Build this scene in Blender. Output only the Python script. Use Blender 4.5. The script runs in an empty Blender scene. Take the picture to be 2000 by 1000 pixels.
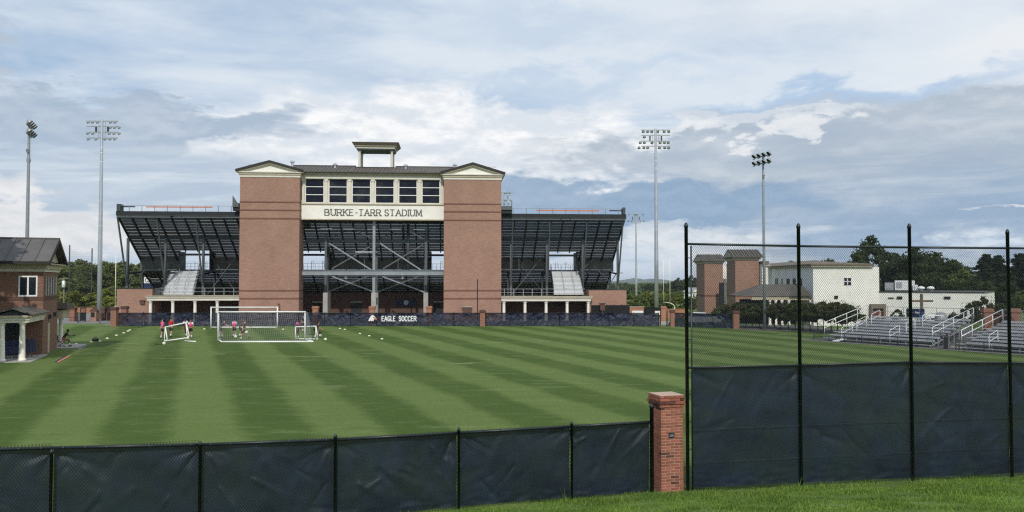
import bpy, math, random
import numpy as np
from mathutils import Vector, Matrix, noise as mnoise

# ------------------------------------------------------------------ camera, sky, sun, exposure
scene = bpy.context.scene
COL = scene.collection
F = 1600.0                       # focal length in pixels of a 2000 x 1000 picture
PITCH = math.atan(50.0 / F)      # eye level lies 50 px under the picture's middle
EYE = 5.05                       # eye height over the playing field

cam_d = bpy.data.cameras.new('camera')
cam_d.sensor_width = 36.0
cam_d.lens = 36.0 * F / 2000.0
cam_d.clip_start = 0.1
cam_d.clip_end = 20000.0
cam = bpy.data.objects.new('camera', cam_d)
cam.location = (0, 0, EYE)
cam.rotation_euler = (math.pi / 2 + PITCH, 0, 0)
COL.objects.link(cam)
scene.camera = cam

scene.view_settings.view_transform = 'Standard'
scene.view_settings.look = 'None'
scene.view_settings.gamma = 1.0
scene.view_settings.use_curve_mapping = False
scene.view_settings.exposure = 0.0
scene.cycles.use_denoising = False
scene.cycles.filter_width = 1.25
scene.cycles.use_adaptive_sampling = False
scene.cycles.sample_clamp_indirect = 2.5

SUN_EL = math.radians(40)
SUN_AZ = math.radians(180)       # compass bearing, +Y = 0: behind the camera
sun_d = bpy.data.lights.new('sun', 'SUN')
sun_d.energy = 2.7
sun_d.angle = math.radians(0.7)
sun_d.color = (1.0, 0.945, 0.87)
sun = bpy.data.objects.new('sun', sun_d)
sdir = Vector((math.sin(SUN_AZ) * math.cos(SUN_EL), math.cos(SUN_AZ) * math.cos(SUN_EL), math.sin(SUN_EL)))
sun.rotation_euler = sdir.to_track_quat('Z', 'Y').to_euler()
sun.location = (0, -20, 60)
COL.objects.link(sun)

world = bpy.data.worlds.new('World')
scene.world = world
world.use_nodes = True


class NT:
    """small helper for node trees"""
    def __init__(s, tree):
        s.t = tree
        s.n = tree.nodes
        s.l = tree.links
        s.n.clear()

    def node(s, typ, **kw):
        nd = s.n.new(typ)
        for k, v in kw.items():
            setattr(nd, k, v)
        return nd

    def put(s, sock, val):
        if isinstance(val, bpy.types.NodeSocket):
            s.l.new(val, sock)
        elif isinstance(val, (tuple, list)) and sock.type == 'RGBA' and len(val) == 3:
            sock.default_value = (*val, 1)
        else:
            sock.default_value = val

    def math(s, op, a, b=0.0, c=None, clamp=False):
        nd = s.node('ShaderNodeMath', operation=op, use_clamp=clamp)
        s.put(nd.inputs[0], a)
        s.put(nd.inputs[1], b)
        if c is not None:
            s.put(nd.inputs[2], c)
        return nd.outputs[0]

    def vmath(s, op, a, b=(0, 0, 0)):
        nd = s.node('ShaderNodeVectorMath', operation=op)
        s.put(nd.inputs[0], a)
        s.put(nd.inputs[1], b)
        return nd.outputs['Value'] if op in ('DOT_PRODUCT', 'LENGTH') else nd.outputs[0]

    def mix(s, fac, a, b, blend='MIX'):
        nd = s.node('ShaderNodeMix', data_type='RGBA', blend_type=blend)
        s.put(nd.inputs[0], fac)
        s.put(nd.inputs[6], a)
        s.put(nd.inputs[7], b)
        return nd.outputs[2]

    def noise(s, vec, scale, detail=4.0, rough=0.55, dist=0.0):
        nd = s.node('ShaderNodeTexNoise')
        if vec is not None:
            s.put(nd.inputs['Vector'], vec)
        nd.inputs['Scale'].default_value = scale
        nd.inputs['Detail'].default_value = detail
        nd.inputs['Roughness'].default_value = rough
        nd.inputs['Distortion'].default_value = dist
        return nd.outputs['Fac']

    def step(s, v, lo, hi):
        nd = s.node('ShaderNodeMapRange', interpolation_type='SMOOTHSTEP')
        s.put(nd.inputs[0], v)
        nd.inputs[1].default_value = lo
        nd.inputs[2].default_value = hi
        return nd.outputs[0]

    def comb(s, x, y, z):
        nd = s.node('ShaderNodeCombineXYZ')
        s.put(nd.inputs[0], x); s.put(nd.inputs[1], y); s.put(nd.inputs[2], z)
        return nd.outputs[0]

    def sep(s, v):
        nd = s.node('ShaderNodeSeparateXYZ')
        s.put(nd.inputs[0], v)
        return nd.outputs


def build_sky():
    k = NT(world.node_tree)
    sky = k.node('ShaderNodeTexSky', sky_type='NISHITA', sun_disc=False)
    sky.sun_elevation = SUN_EL
    sky.sun_rotation = SUN_AZ
    sky.altitude = 300
    sky.air_density = 1.0
    sky.dust_density = 1.2
    d = k.node('ShaderNodeTexCoord').outputs['Generated']
    x, y, z = k.sep(d)
    az = k.math('ARCTAN2', x, y)                    # bearing, 0 = north
    el = k.math('ARCSINE', z)
    # wind-drawn coordinates of a flat cloud deck
    zz = k.math('ADD', k.math('MAXIMUM', z, 0.0), 0.16)
    px = k.math('DIVIDE', x, zz)
    py = k.math('DIVIDE', y, zz)
    deck = k.comb(k.math('ADD', px, k.math('MULTIPLY', py, -0.35)), k.math('MULTIPLY', py, 1.6), 0.0)
    big = k.noise(deck, 0.55, 6, 0.55, 0.6)
    fine = k.noise(deck, 1.7, 8, 0.6, 0.4)
    # billows: noise on the bearing / height of the clouds, lit from above
    def billow(up):
        return k.noise(k.comb(k.math('MULTIPLY', az, 3.4), k.math('MULTIPLY', k.math('ADD', el, up), 8.5), 0.3), 2.6, 11, 0.60, 0.15)
    bil = billow(0.0)
    relief = k.step(k.math('SUBTRACT', bil, billow(0.010)), -0.10, 0.115)
    bil2 = k.noise(k.comb(k.math('MULTIPLY', az, 2.0), k.math('MULTIPLY', el, 13.0), 4.3), 1.7, 9, 0.58, 0.5)
    streak = k.noise(k.comb(k.math('MULTIPLY', az, 2.4), k.math('ADD', k.math('MULTIPLY', el, 26.0), k.math('MULTIPLY', az, -1.6)), 1.1), 1.5, 8, 0.58, 0.7)
    wob = k.math('SUBTRACT', bil, 0.5)
    wob2 = k.math('SUBTRACT', bil2, 0.5)
    azw = k.math('ADD', az, k.math('MULTIPLY', wob2, 0.40))
    elw = k.math('ADD', el, k.math('MULTIPLY', wob, 0.15))

    def blob(a0, e0, sa, se, lo=0.0, hi=1.0, shear=0.0):
        da = k.math('DIVIDE', k.math('SUBTRACT', azw, a0), sa)
        e1 = k.math('ADD', elw, k.math('MULTIPLY', k.math('SUBTRACT', az, a0), -shear))
        de = k.math('DIVIDE', k.math('SUBTRACT', e1, e0), se)
        r2 = k.math('ADD', k.math('MULTIPLY', da, da), k.math('MULTIPLY', de, de))
        return k.step(k.math('SUBTRACT', 1.0, k.math('SQRT', r2)), lo, hi)

    def S(v, a):                                     # scale a mask
        return k.math('MULTIPLY', v, a)

    def R(r, g, b_):
        return (r * 10.0, g * 10.0, b_ * 10.0)       # cloud radiance before the strength of 0.1

    veil = k.math('ADD', k.math('MULTIPLY', big, 0.55), k.math('MULTIPLY', fine, 0.45))
    veil = k.step(k.math('ADD', veil, k.math('MULTIPLY', az, 0.10)), 0.25, 0.57)
    base = k.mix(0.80, sky.outputs[0], R(0.29, 0.455, 0.68))
    col = k.mix(S(veil, 0.90), base, R(0.775, 0.84, 0.905))
    # clearer blue gaps, thin grey sheets and bright sheets high up
    col = k.mix(S(blob(0.10, 0.300, 0.34, 0.045, 0.0, 0.9, -0.03), 0.45), col, R(0.42, 0.56, 0.75))
    col = k.mix(S(blob(-0.42, 0.262, 0.30, 0.030, 0.0, 0.9, 0.05), 0.40), col, R(0.44, 0.58, 0.77))
    col = k.mix(S(blob(0.40, 0.325, 0.34, 0.07, 0.0, 0.9, 0.10), 0.60), col, R(0.83, 0.865, 0.905))
    col = k.mix(S(blob(0.56, 0.322, 0.10, 0.022, 0.0, 0.8, 0.25), 0.55), col, R(0.56, 0.64, 0.74))
    col = k.mix(S(blob(0.62, 0.225, 0.26, 0.080, 0.0, 0.8), 0.75), col, R(0.87, 0.89, 0.915))
    col = k.mix(S(blob(0.41, 0.206, 0.24, 0.026, 0.0, 0.8, 0.04), 0.70), col, R(0.34, 0.52, 0.755))
    col = k.mix(S(blob(0.05, 0.236, 0.30, 0.026, 0.0, 0.8, 0.06), 0.45), col, R(0.45, 0.595, 0.78))
    lit = k.mix(relief, R(0.73, 0.785, 0.85), R(1.0, 1.0, 1.0))
    greyc = k.mix(relief, R(0.46, 0.535, 0.625), R(0.60, 0.66, 0.73))
    greyc = k.mix(k.step(bil2, 0.38, 0.62), R(0.41, 0.495, 0.60), greyc)
    blue = k.mix(relief, R(0.275, 0.40, 0.565), R(0.325, 0.45, 0.61))
    # bright cumulus belt
    col = k.mix(S(blob(-0.10, 0.158, 0.38, 0.080, 0.0, 0.28), 0.95), col, lit)
    col = k.mix(S(k.math('MULTIPLY', blob(0.00, 0.150, 0.30, 0.050, 0.0, 0.6), k.step(bil2, 0.50, 0.62)), 0.65), col, R(0.66, 0.715, 0.785))
    # left banks
    col = k.mix(S(blob(-0.47, 0.170, 0.24, 0.038, 0.0, 0.25, 0.03), 0.92), col, k.mix(relief, R(0.40, 0.50, 0.63), R(0.50, 0.585, 0.695)))
    lf = k.step(az, -0.20, -0.34)
    lf = k.math('MULTIPLY', lf, k.math('MULTIPLY', k.step(el, 0.165, 0.135), k.step(el, 0.02, 0.05)))
    lcol = k.mix(k.step(streak, 0.40, 0.62), R(0.46, 0.56, 0.685), R(0.64, 0.72, 0.80))
    lcol = k.mix(S(k.step(streak, 0.58, 0.72), 0.8), lcol, R(0.86, 0.885, 0.91))
    col = k.mix(S(lf, 0.85), col, lcol)
    col = k.mix(S(blob(-0.58, 0.058, 0.17, 0.042, 0.0, 0.35), 0.9), col, k.mix(relief, R(0.74, 0.76, 0.78), R(0.90, 0.89, 0.885)))
    col = k.mix(S(blob(-0.57, 0.250, 0.075, 0.020, 0.0, 0.5, 0.1), 0.75), col, R(0.47, 0.55, 0.65))
    col = k.mix(S(blob(-0.60, 0.212, 0.06, 0.022, 0.0, 0.5), 0.75), col, R(0.50, 0.57, 0.66))
    # right bank, grey on top and blue below
    rb = blob(0.45, 0.112, 0.46, 0.102, 0.0, 0.22)
    lay = k.step(k.math('ADD', el, k.math('MULTIPLY', wob2, 0.16)), 0.055, 0.150)
    rcol = k.mix(lay, blue, greyc)
    rcol = k.mix(S(k.step(streak, 0.50, 0.75), 0.45), rcol, R(0.66, 0.72, 0.78))
    col = k.mix(S(rb, 0.95), col, rcol)
    col = k.mix(S(blob(0.30, 0.186, 0.20, 0.013, 0.0, 0.5, 0.03), 0.60), col, lit)
    col = k.mix(S(k.math('MULTIPLY', blob(0.08, 0.115, 0.13, 0.030, 0.0, 0.5), k.step(streak, 0.45, 0.6)), 0.75), col, lit)
    col = k.mix(S(blob(0.10, 0.082, 0.34, 0.044, 0.0, 0.35), 0.90), col, blue)
    # bright rents near the horizon
    col = k.mix(S(blob(0.20, 0.040, 0.17, 0.028, 0.0, 0.5), 0.90), col, k.mix(relief, R(0.62, 0.69, 0.76), R(0.84, 0.865, 0.885)))
    col = k.mix(S(k.math('MULTIPLY', blob(0.50, 0.052, 0.22, 0.018, 0.0, 0.7), k.step(streak, 0.45, 0.62)), 0.75), col, R(0.66, 0.725, 0.79))
    col = k.mix(S(blob(0.565, 0.066, 0.06, 0.007, 0.0, 0.7), 0.8), col, R(0.88, 0.89, 0.89))
    # hazy foot of the sky all round
    foot = k.step(el, 0.055, 0.0)
    col = k.mix(S(foot, 0.55), col, R(0.53, 0.635, 0.76))
    bg = k.node('ShaderNodeBackground')
    k.put(bg.inputs['Color'], col)
    bg.inputs['Strength'].default_value = 0.1
    out = k.node('ShaderNodeOutputWorld')
    k.l.new(bg.outputs[0], out.inputs['Surface'])


build_sky()
rnd = random.Random(7)

# ------------------------------------------------------------------ where a picture point lies in the place
def ray(px, py):
    a, b = (px - 1000.0) / F, (500.0 - py) / F
    c, s = math.cos(PITCH), math.sin(PITCH)
    return Vector((a, c - b * s, s + b * c))


def W(px, py, Y):
    r = ray(px, py)
    k = Y / r.y
    return Vector((r.x * k, Y, EYE + r.z * k))


def G(px, py, z=0.0):
    r = ray(px, py)
    k = (z - EYE) / r.z
    return Vector((r.x * k, r.y * k, z))


# ------------------------------------------------------------------ materials
MATS = {}


def bsdf(name, base, rough=0.8, metal=0.0, spec=0.3):
    m = bpy.data.materials.new(name)
    m.use_nodes = True
    k = NT(m.node_tree)
    b = k.node('ShaderNodeBsdfPrincipled')
    o = k.node('ShaderNodeOutputMaterial')
    k.l.new(b.outputs[0], o.inputs['Surface'])
    k.put(b.inputs['Base Color'], base if isinstance(base, bpy.types.NodeSocket) else (*base, 1))
    b.inputs['Roughness'].default_value = rough
    b.inputs['Metallic'].default_value = metal
    b.inputs['Specular IOR Level'].default_value = spec
    MATS[name] = m
    return m, k, b, o


def bump(k, b, h, strength=0.3, dist=0.02):
    nd = k.node('ShaderNodeBump')
    nd.inputs['Strength'].default_value = strength
    nd.inputs['Distance'].default_value = dist
    k.put(nd.inputs['Height'], h)
    k.l.new(nd.outputs[0], b.inputs['Normal'])


def plain(name, c, rough=0.7, metal=0.0, var=0.18, scale=3.0, spec=0.3, rand=0.0, bmp=0.0):
    """a painted, metal or stone surface with wear: mottling of two scales and a slight relief"""
    m, k, b, o = bsdf(name, c, rough, metal, spec)
    co = k.node('ShaderNodeTexCoord').outputs['Object']
    n = k.noise(co, scale, 6, 0.6)
    n2 = k.noise(co, scale * 7.3, 3, 0.6)
    f = k.math('ADD', k.math('MULTIPLY', n, 0.7), k.math('MULTIPLY', n2, 0.3))
    lo = tuple(max(0, v * (1 - var)) for v in c)
    hi = tuple(min(1, v * (1 + var)) for v in c)
    col = k.mix(k.step(f, 0.32, 0.68), lo, hi)
    if rand:
        r = k.node('ShaderNodeObjectInfo').outputs['Random']
        g = k.math('ADD', 1 - rand, k.math('MULTIPLY', r, 2 * rand))
        col = k.mix(1.0, col, k.comb(g, g, g), 'MULTIPLY')
    k.put(b.inputs['Base Color'], col)
    k.put(b.inputs['Roughness'], k.math('ADD', rough - 0.08, k.math('MULTIPLY', n2, 0.16)))
    if bmp:
        bump(k, b, n2, bmp)
    return m


def brickwork(name, c1, c2, mortar, sx=1.0):
    """brick courses too fine in the picture to pick out one by one"""
    m, k, b, o = bsdf(name, c1, 0.9, 0, 0.2)
    co = k.node('ShaderNodeTexCoord').outputs['Object']
    x, y, z = k.sep(co)
    v = k.comb(k.math('ADD', x, y), z, 0.0)
    t = k.node('ShaderNodeTexBrick')
    k.put(t.inputs['Vector'], v)
    t.inputs['Scale'].default_value = 1.0
    t.inputs['Brick Width'].default_value = 0.215 * sx
    t.inputs['Row Height'].default_value = 0.068 * sx
    t.inputs['Mortar Size'].default_value = 0.006 * sx
    t.inputs['Bias'].default_value = 0.0
    k.put(t.inputs['Color1'], c1); k.put(t.inputs['Color2'], c2); k.put(t.inputs['Mortar'], mortar)
    n = k.noise(co, 0.35, 5, 0.6)
    n2 = k.noise(k.comb(k.math('MULTIPLY', k.math('ADD', x, y), 0.5), k.math('MULTIPLY', z, 4.0), 0), 2.2, 5, 0.65)
    n3 = k.noise(co, 30.0, 2, 0.7)
    g = k.math('ADD', 0.46, k.math('ADD', k.math('MULTIPLY', n, 0.46), k.math('MULTIPLY', n2, 0.62)))
    g = k.math('ADD', g, k.math('MULTIPLY', k.math('SUBTRACT', n3, 0.5), 0.25))
    col = k.mix(1.0, t.outputs['Color'], k.comb(g, g, g), 'MULTIPLY')
    k.put(b.inputs['Base Color'], col)
    bump(k, b, t.outputs['Fac'], -0.4, 0.01)
    return m


def leafy(name, c, var=0.45):
    m = bpy.data.materials.new(name)
    m.use_nodes = True
    k = NT(m.node_tree)
    geo = k.node('ShaderNodeNewGeometry')
    r = k.node('ShaderNodeObjectInfo').outputs['Random']
    n = k.noise(geo.outputs['Position'], 0.55, 4, 0.6)
    isl = geo.outputs['Random Per Island']
    f = k.math('ADD', k.math('MULTIPLY', n, 0.6), k.math('MULTIPLY', isl, 0.4))
    lo = tuple(v * (1 - var) for v in c)
    hi = (c[0] * (1 + var * 1.25), c[1] * (1 + var), c[2] * (1 + var * 0.6))
    col = k.mix(k.step(f, 0.25, 0.75), lo, hi)
    g = k.math('ADD', 0.8, k.math('MULTIPLY', r, 0.4))
    col = k.mix(1.0, col, k.comb(g, g, k.math('MULTIPLY', g, 0.95)), 'MULTIPLY')
    d = k.node('ShaderNodeBsdfDiffuse')
    tr = k.node('ShaderNodeBsdfTranslucent')
    k.put(d.inputs['Color'], col); k.put(tr.inputs['Color'], col)
    ms = k.node('ShaderNodeMixShader')
    ms.inputs[0].default_value = 0.28
    k.l.new(d.outputs[0], ms.inputs[1]); k.l.new(tr.outputs[0], ms.inputs[2])
    o = k.node('ShaderNodeOutputMaterial')
    k.l.new(ms.outputs[0], o.inputs['Surface'])
    MATS[name] = m
    return m


def fabric(name, c, see=0.06, sheen=0.5, tint=None):
    """woven windscreen: a little light and view passes through the weave"""
    m, k, b, o = bsdf(name, c, 0.52, 0, sheen)
    co = k.node('ShaderNodeTexCoord').outputs['Object']
    n = k.noise(co, 1.3, 5, 0.6)
    n2 = k.noise(co, 14.0, 3, 0.6)
    col = k.mix(k.step(n, 0.35, 0.65), tuple(v * 0.72 for v in c), tuple(v * 1.25 for v in c))
    if tint:
        col = k.mix(k.math('MULTIPLY', k.step(k.noise(co, 0.8, 4, 0.6, 0.5), 0.45, 0.62), 0.7), col, tint)
    k.put(b.inputs['Base Color'], col)
    bump(k, b, n2, 0.15, 0.01)
    tr = k.node('ShaderNodeBsdfTransparent')
    ms = k.node('ShaderNodeMixShader')
    ms.inputs[0].default_value = see
    k.l.new(b.outputs[0], ms.inputs[1]); k.l.new(tr.outputs[0], ms.inputs[2])
    k.l.new(ms.outputs[0], o.inputs['Surface'])
    return m


STRIPE_DIR = math.radians(21.55)


def turf():
    m, k, b, o = bsdf('turf', (0.08, 0.14, 0.045), 0.95, 0, 0.15)
    pos = k.node('ShaderNodeNewGeometry').outputs['Position']
    x, y, z = k.sep(pos)
    c, s = math.cos(STRIPE_DIR), math.sin(STRIPE_DIR)
    w = k.math('ADD', k.math('MULTIPLY', x, c), k.math('MULTIPLY', y, s))
    a = k.math('SUBTRACT', k.math('MULTIPLY', y, c), k.math('MULTIPLY', x, s))
    wn = k.noise(pos, 0.22, 3, 0.5)
    wn2 = k.noise(pos, 1.9, 3, 0.6)
    w2 = k.math('ADD', w, k.math('ADD', k.math('MULTIPLY', k.math('SUBTRACT', wn, 0.5), 0.9), k.math('MULTIPLY', k.math('SUBTRACT', wn2, 0.5), 0.75)))
    ph = k.math('SINE', k.math('MULTIPLY', k.math('ADD', w2, 0.47), math.pi / 2.25))
    st = k.step(ph, -0.55, 0.55)                     # 1 = light stripe
    pn = k.noise(pos, 0.10, 4, 0.6)
    st = k.math('ADD', k.math('MULTIPLY', st, 0.80), k.math('MULTIPLY', k.step(pn, 0.3, 0.7), 0.2))
    col = k.mix(st, (0.056, 0.096, 0.016), (0.124, 0.175, 0.047))
    # across-mown streaks, dry and lush patches
    sv = k.comb(k.math('MULTIPLY', x, 0.28), k.math('MULTIPLY', y, 1.0), 0.0)
    s1 = k.noise(sv, 1.1, 5, 0.65)
    col = k.mix(k.math('MULTIPLY', k.step(s1, 0.52, 0.74), 0.50), col, (0.155, 0.205, 0.075))
    col = k.mix(k.math('MULTIPLY', k.step(s1, 0.46, 0.28), 0.45), col, (0.050, 0.092, 0.022))
    el_ = k.comb(k.math('MULTIPLY', x, 0.42), y, 0.0)
    pt = k.noise(el_, 0.62, 5, 0.65)
    pm = k.noise(pos, 0.07, 2, 0.5)
    pt = k.math('ADD', k.math('MULTIPLY', pt, 0.75), k.math('MULTIPLY', k.noise(el_, 1.9, 3, 0.6), 0.25))
    dry = k.math('MULTIPLY', k.step(pt, 0.55, 0.70), k.math('MULTIPLY', k.step(pm, 0.38, 0.58), k.step(y, 26.0, 52.0)))
    col = k.mix(k.math('MULTIPLY', dry, 0.75), col, (0.30, 0.315, 0.15))
    thin = k.math('MULTIPLY', k.step(k.noise(el_, 1.1, 4, 0.62), 0.56, 0.74), 0.40)
    col = k.mix(thin, col, (0.185, 0.225, 0.095))
    pn2 = k.noise(pos, 0.16, 3, 0.55)
    col = k.mix(k.math('MULTIPLY', k.step(pn2, 0.5, 0.75), 0.28), col, (0.13, 0.165, 0.04))
    fn = k.noise(pos, 9.0, 4, 0.7)
    fn2 = k.noise(k.comb(k.math('MULTIPLY', x, 3.0), k.math('MULTIPLY', y, 1.2), 0.0), 2.0, 5, 0.75)
    g = k.math('ADD', 0.42, k.math('ADD', k.math('MULTIPLY', fn, 0.64), k.math('MULTIPLY', fn2, 0.52)))
    col = k.mix(1.0, col, k.comb(g, g, g), 'MULTIPLY')
    k.put(b.inputs['Base Color'], col)
    bump(k, b, k.noise(pos, 22.0, 3, 0.7), 0.6, 0.05)


turf()


def rough_grass():
    m, k, b, o = bsdf('rough_grass', (0.1, 0.17, 0.04), 0.95, 0, 0.15)
    pos = k.node('ShaderNodeNewGeometry').outputs['Position']
    n = k.noise(pos, 0.9, 6, 0.65)
    n2 = k.noise(pos, 12.0, 5, 0.7)
    col = k.mix(k.step(n, 0.35, 0.65), (0.085, 0.150, 0.032), (0.165, 0.235, 0.062))
    g = k.math('ADD', 0.55, k.math('MULTIPLY', n2, 0.9))
    col = k.mix(1.0, col, k.comb(g, g, g), 'MULTIPLY')
    k.put(b.inputs['Base Color'], col)
    bump(k, b, n2, 0.9, 0.06)


rough_grass()
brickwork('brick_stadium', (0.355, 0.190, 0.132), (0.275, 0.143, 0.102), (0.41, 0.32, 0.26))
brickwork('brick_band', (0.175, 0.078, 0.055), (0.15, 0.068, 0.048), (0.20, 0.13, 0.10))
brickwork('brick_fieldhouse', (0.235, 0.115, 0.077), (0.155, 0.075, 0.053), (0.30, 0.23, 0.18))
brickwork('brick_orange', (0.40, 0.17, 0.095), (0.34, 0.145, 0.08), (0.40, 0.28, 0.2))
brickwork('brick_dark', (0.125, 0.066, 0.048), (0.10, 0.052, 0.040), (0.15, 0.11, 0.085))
brickwork('brick_pier', (0.30, 0.13, 0.085), (0.23, 0.10, 0.068), (0.34, 0.24, 0.19))
plain('brick_unit', (0.30, 0.106, 0.067), 0.88, 0, 0.22, 18, rand=0.22, bmp=0.35)
plain('brick_unit_dark', (0.105, 0.042, 0.032), 0.88, 0, 0.22, 18, rand=0.2, bmp=0.35)
plain('mortar', (0.50, 0.365, 0.285), 0.95, 0, 0.15, 25, bmp=0.3)
plain('stucco_cream', (0.83, 0.80, 0.72), 0.85, 0, 0.07, 0.8)
plain('trim_cream', (0.68, 0.645, 0.545), 0.75, 0, 0.07, 1.2)
plain('trim_beige', (0.46, 0.40, 0.29), 0.8, 0, 0.10, 1.2)
plain('stucco_white', (0.88, 0.86, 0.785), 0.9, 0, 0.075, 0.6)
plain('column_white', (0.82, 0.78, 0.68), 0.6, 0, 0.06, 2.0)
plain('roof_metal', (0.120, 0.108, 0.092), 0.65, 0.0, 0.14, 0.8, 0.2)
plain('roof_grey', (0.125, 0.117, 0.112), 0.62, 0.0, 0.14, 0.8, 0.25, rand=0.05)
plain('roof_edge', (0.035, 0.032, 0.03), 0.5, 0.2, 0.1)
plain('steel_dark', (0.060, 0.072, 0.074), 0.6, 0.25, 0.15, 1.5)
plain('steel_girder', (0.112, 0.125, 0.125), 0.5, 0.35, 0.12, 1.2)
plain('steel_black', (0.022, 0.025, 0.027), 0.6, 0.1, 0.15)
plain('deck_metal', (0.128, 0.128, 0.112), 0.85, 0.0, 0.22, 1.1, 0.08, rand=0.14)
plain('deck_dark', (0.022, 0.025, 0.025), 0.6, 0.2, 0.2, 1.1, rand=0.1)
plain('aluminium', (0.72, 0.73, 0.73), 0.42, 0.35, 0.07, 2.0, rand=0.06)
plain('aluminium_grey', (0.43, 0.435, 0.45), 0.5, 0.3, 0.12, 2.0, rand=0.12)
plain('aluminium_dull', (0.35, 0.355, 0.37), 0.55, 0.2, 0.14, 2.0, rand=0.12)
plain('galvanized', (0.50, 0.52, 0.55), 0.42, 0.55, 0.10, 1.0)
plain('galvanized_dull', (0.30, 0.325, 0.34), 0.5, 0.5, 0.12, 1.0)
plain('lamp_housing', (0.36, 0.38, 0.38), 0.45, 0.5, 0.15, 2)
plain('lamp_dark', (0.045, 0.05, 0.052), 0.5, 0.3, 0.15, 2)
plain('white_paint', (0.80, 0.80, 0.77), 0.45, 0, 0.05, 2)
plain('goal_white', (0.84, 0.84, 0.80), 0.4, 0, 0.05, 2)
plain('cream_paint', (0.80, 0.78, 0.60), 0.45, 0, 0.05, 2)
plain('post_black', (0.012, 0.017, 0.019), 0.42, 0.0, 0.2, 5, 0.5)
plain('wire_black', (0.012, 0.017, 0.018), 0.5, 0.0, 0.1, 5, 0.4)
plain('concrete', (0.36, 0.35, 0.32), 0.9, 0, 0.15, 1.0)
plain('asphalt_grey', (0.22, 0.215, 0.205), 0.92, 0, 0.15, 0.8)
plain('gravel_dark', (0.12, 0.115, 0.115), 0.92, 0, 0.2, 1.5)
plain('letter_grey', (0.115, 0.11, 0.10), 0.6, 0.2, 0.08)
plain('letter_white', (0.82, 0.83, 0.84), 0.7, 0, 0.06)
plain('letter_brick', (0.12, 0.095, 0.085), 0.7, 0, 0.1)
plain('orange_paint', (0.60, 0.20, 0.10), 0.6, 0, 0.1)
plain('navy_paint', (0.018, 0.028, 0.075), 0.5, 0, 0.15)
plain('blue_paint', (0.02, 0.14, 0.42), 0.5, 0, 0.1)
plain('beak_orange', (0.62, 0.21, 0.12), 0.7, 0, 0.1)
plain('black_plastic', (0.015, 0.016, 0.018), 0.5, 0, 0.2)
plain('door_red', (0.16, 0.055, 0.045), 0.6, 0, 0.1)
plain('wood_cross', (0.145, 0.105, 0.07), 0.85, 0, 0.2, 4)
plain('wood_pole', (0.20, 0.17, 0.13), 0.9, 0, 0.2, 4)
plain('bark', (0.085, 0.062, 0.045), 0.95, 0, 0.3, 5)
plain('ball_white', (0.82, 0.82, 0.70), 0.5, 0, 0.08, 9)
plain('cone_cream', (0.80, 0.74, 0.50), 0.6, 0, 0.06)
plain('cone_orange', (0.75, 0.33, 0.12), 0.6, 0, 0.06)
plain('car_white', (0.80, 0.80, 0.80), 0.25, 0, 0.03, 1, 0.5)
plain('shirt_pink', (0.80, 0.075, 0.27), 0.8, 0, 0.12, 6)
plain('shirt_red', (0.50, 0.02, 0.035), 0.8, 0, 0.12, 6)
plain('shirt_maroon', (0.16, 0.035, 0.045), 0.8, 0, 0.12, 6)
plain('shirt_black', (0.018, 0.020, 0.026), 0.8, 0, 0.15, 6)
plain('shirt_white', (0.74, 0.74, 0.74), 0.8, 0, 0.06, 6)
plain('shirt_navy', (0.03, 0.04, 0.07), 0.8, 0, 0.15, 6)
plain('shorts_black', (0.014, 0.015, 0.018), 0.8, 0, 0.15, 6)
plain('shorts_charcoal', (0.045, 0.048, 0.05), 0.8, 0, 0.15, 6)
plain('shorts_red', (0.42, 0.13, 0.09), 0.8, 0, 0.12, 6)
plain('shorts_navy', (0.025, 0.035, 0.065), 0.8, 0, 0.15, 6)
plain('skin_light', (0.50, 0.30, 0.215), 0.6, 0, 0.06, 8)
plain('skin_tan', (0.36, 0.205, 0.135), 0.6, 0, 0.06, 8)
plain('skin_dark', (0.105, 0.055, 0.036), 0.6, 0, 0.06, 8)
plain('hair_dark', (0.016, 0.012, 0.01), 0.7, 0, 0.2, 10)
plain('hair_brown', (0.10, 0.06, 0.035), 0.7, 0, 0.2, 10)
plain('roof_beige', (0.20, 0.165, 0.12), 0.8, 0, 0.12)
plain('mesh_net', (0.34, 0.35, 0.36), 0.8, 0, 0.05)
plain('net_dark', (0.05, 0.055, 0.06), 0.8, 0, 0.05)
fabric('screen_near', (0.0140, 0.0260, 0.053), 0.05, 0.34, (0.0175, 0.035, 0.038))
fabric('screen_far', (0.013, 0.019, 0.042), 0.10, 0.30)
fabric('screen_black', (0.012, 0.013, 0.014), 0.12, 0.2)
leafy('leaf_oak', (0.118, 0.150, 0.058))
leafy('leaf_light', (0.190, 0.220, 0.062))
leafy('leaf_dark', (0.060, 0.086, 0.040))
leafy('leaf_pine', (0.034, 0.058, 0.033), 0.4)
leafy('leaf_myrtle', (0.062, 0.082, 0.036))
leafy('flower_pink', (0.17, 0.115, 0.10), 0.3)
leafy('blade', (0.150, 0.250, 0.060), 0.6)
leafy('far_wood', (0.085, 0.115, 0.045))


def glass():
    m, k, b, o = bsdf('window_glass', (0.012, 0.015, 0.022), 0.08, 0, 0.12)
    co = k.node('ShaderNodeTexCoord').outputs['Object']
    r = k.node('ShaderNodeObjectInfo').outputs['Random']
    n = k.noise(co, 0.7, 3, 0.5)
    col = k.mix(k.math('MULTIPLY', k.step(n, 0.4, 0.7), r), (0.010, 0.012, 0.022), (0.040, 0.045, 0.048))
    k.put(b.inputs['Base Color'], col)
    bump(k, b, k.noise(co, 0.5, 2, 0.5), 0.05, 0.05)


glass()


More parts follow.
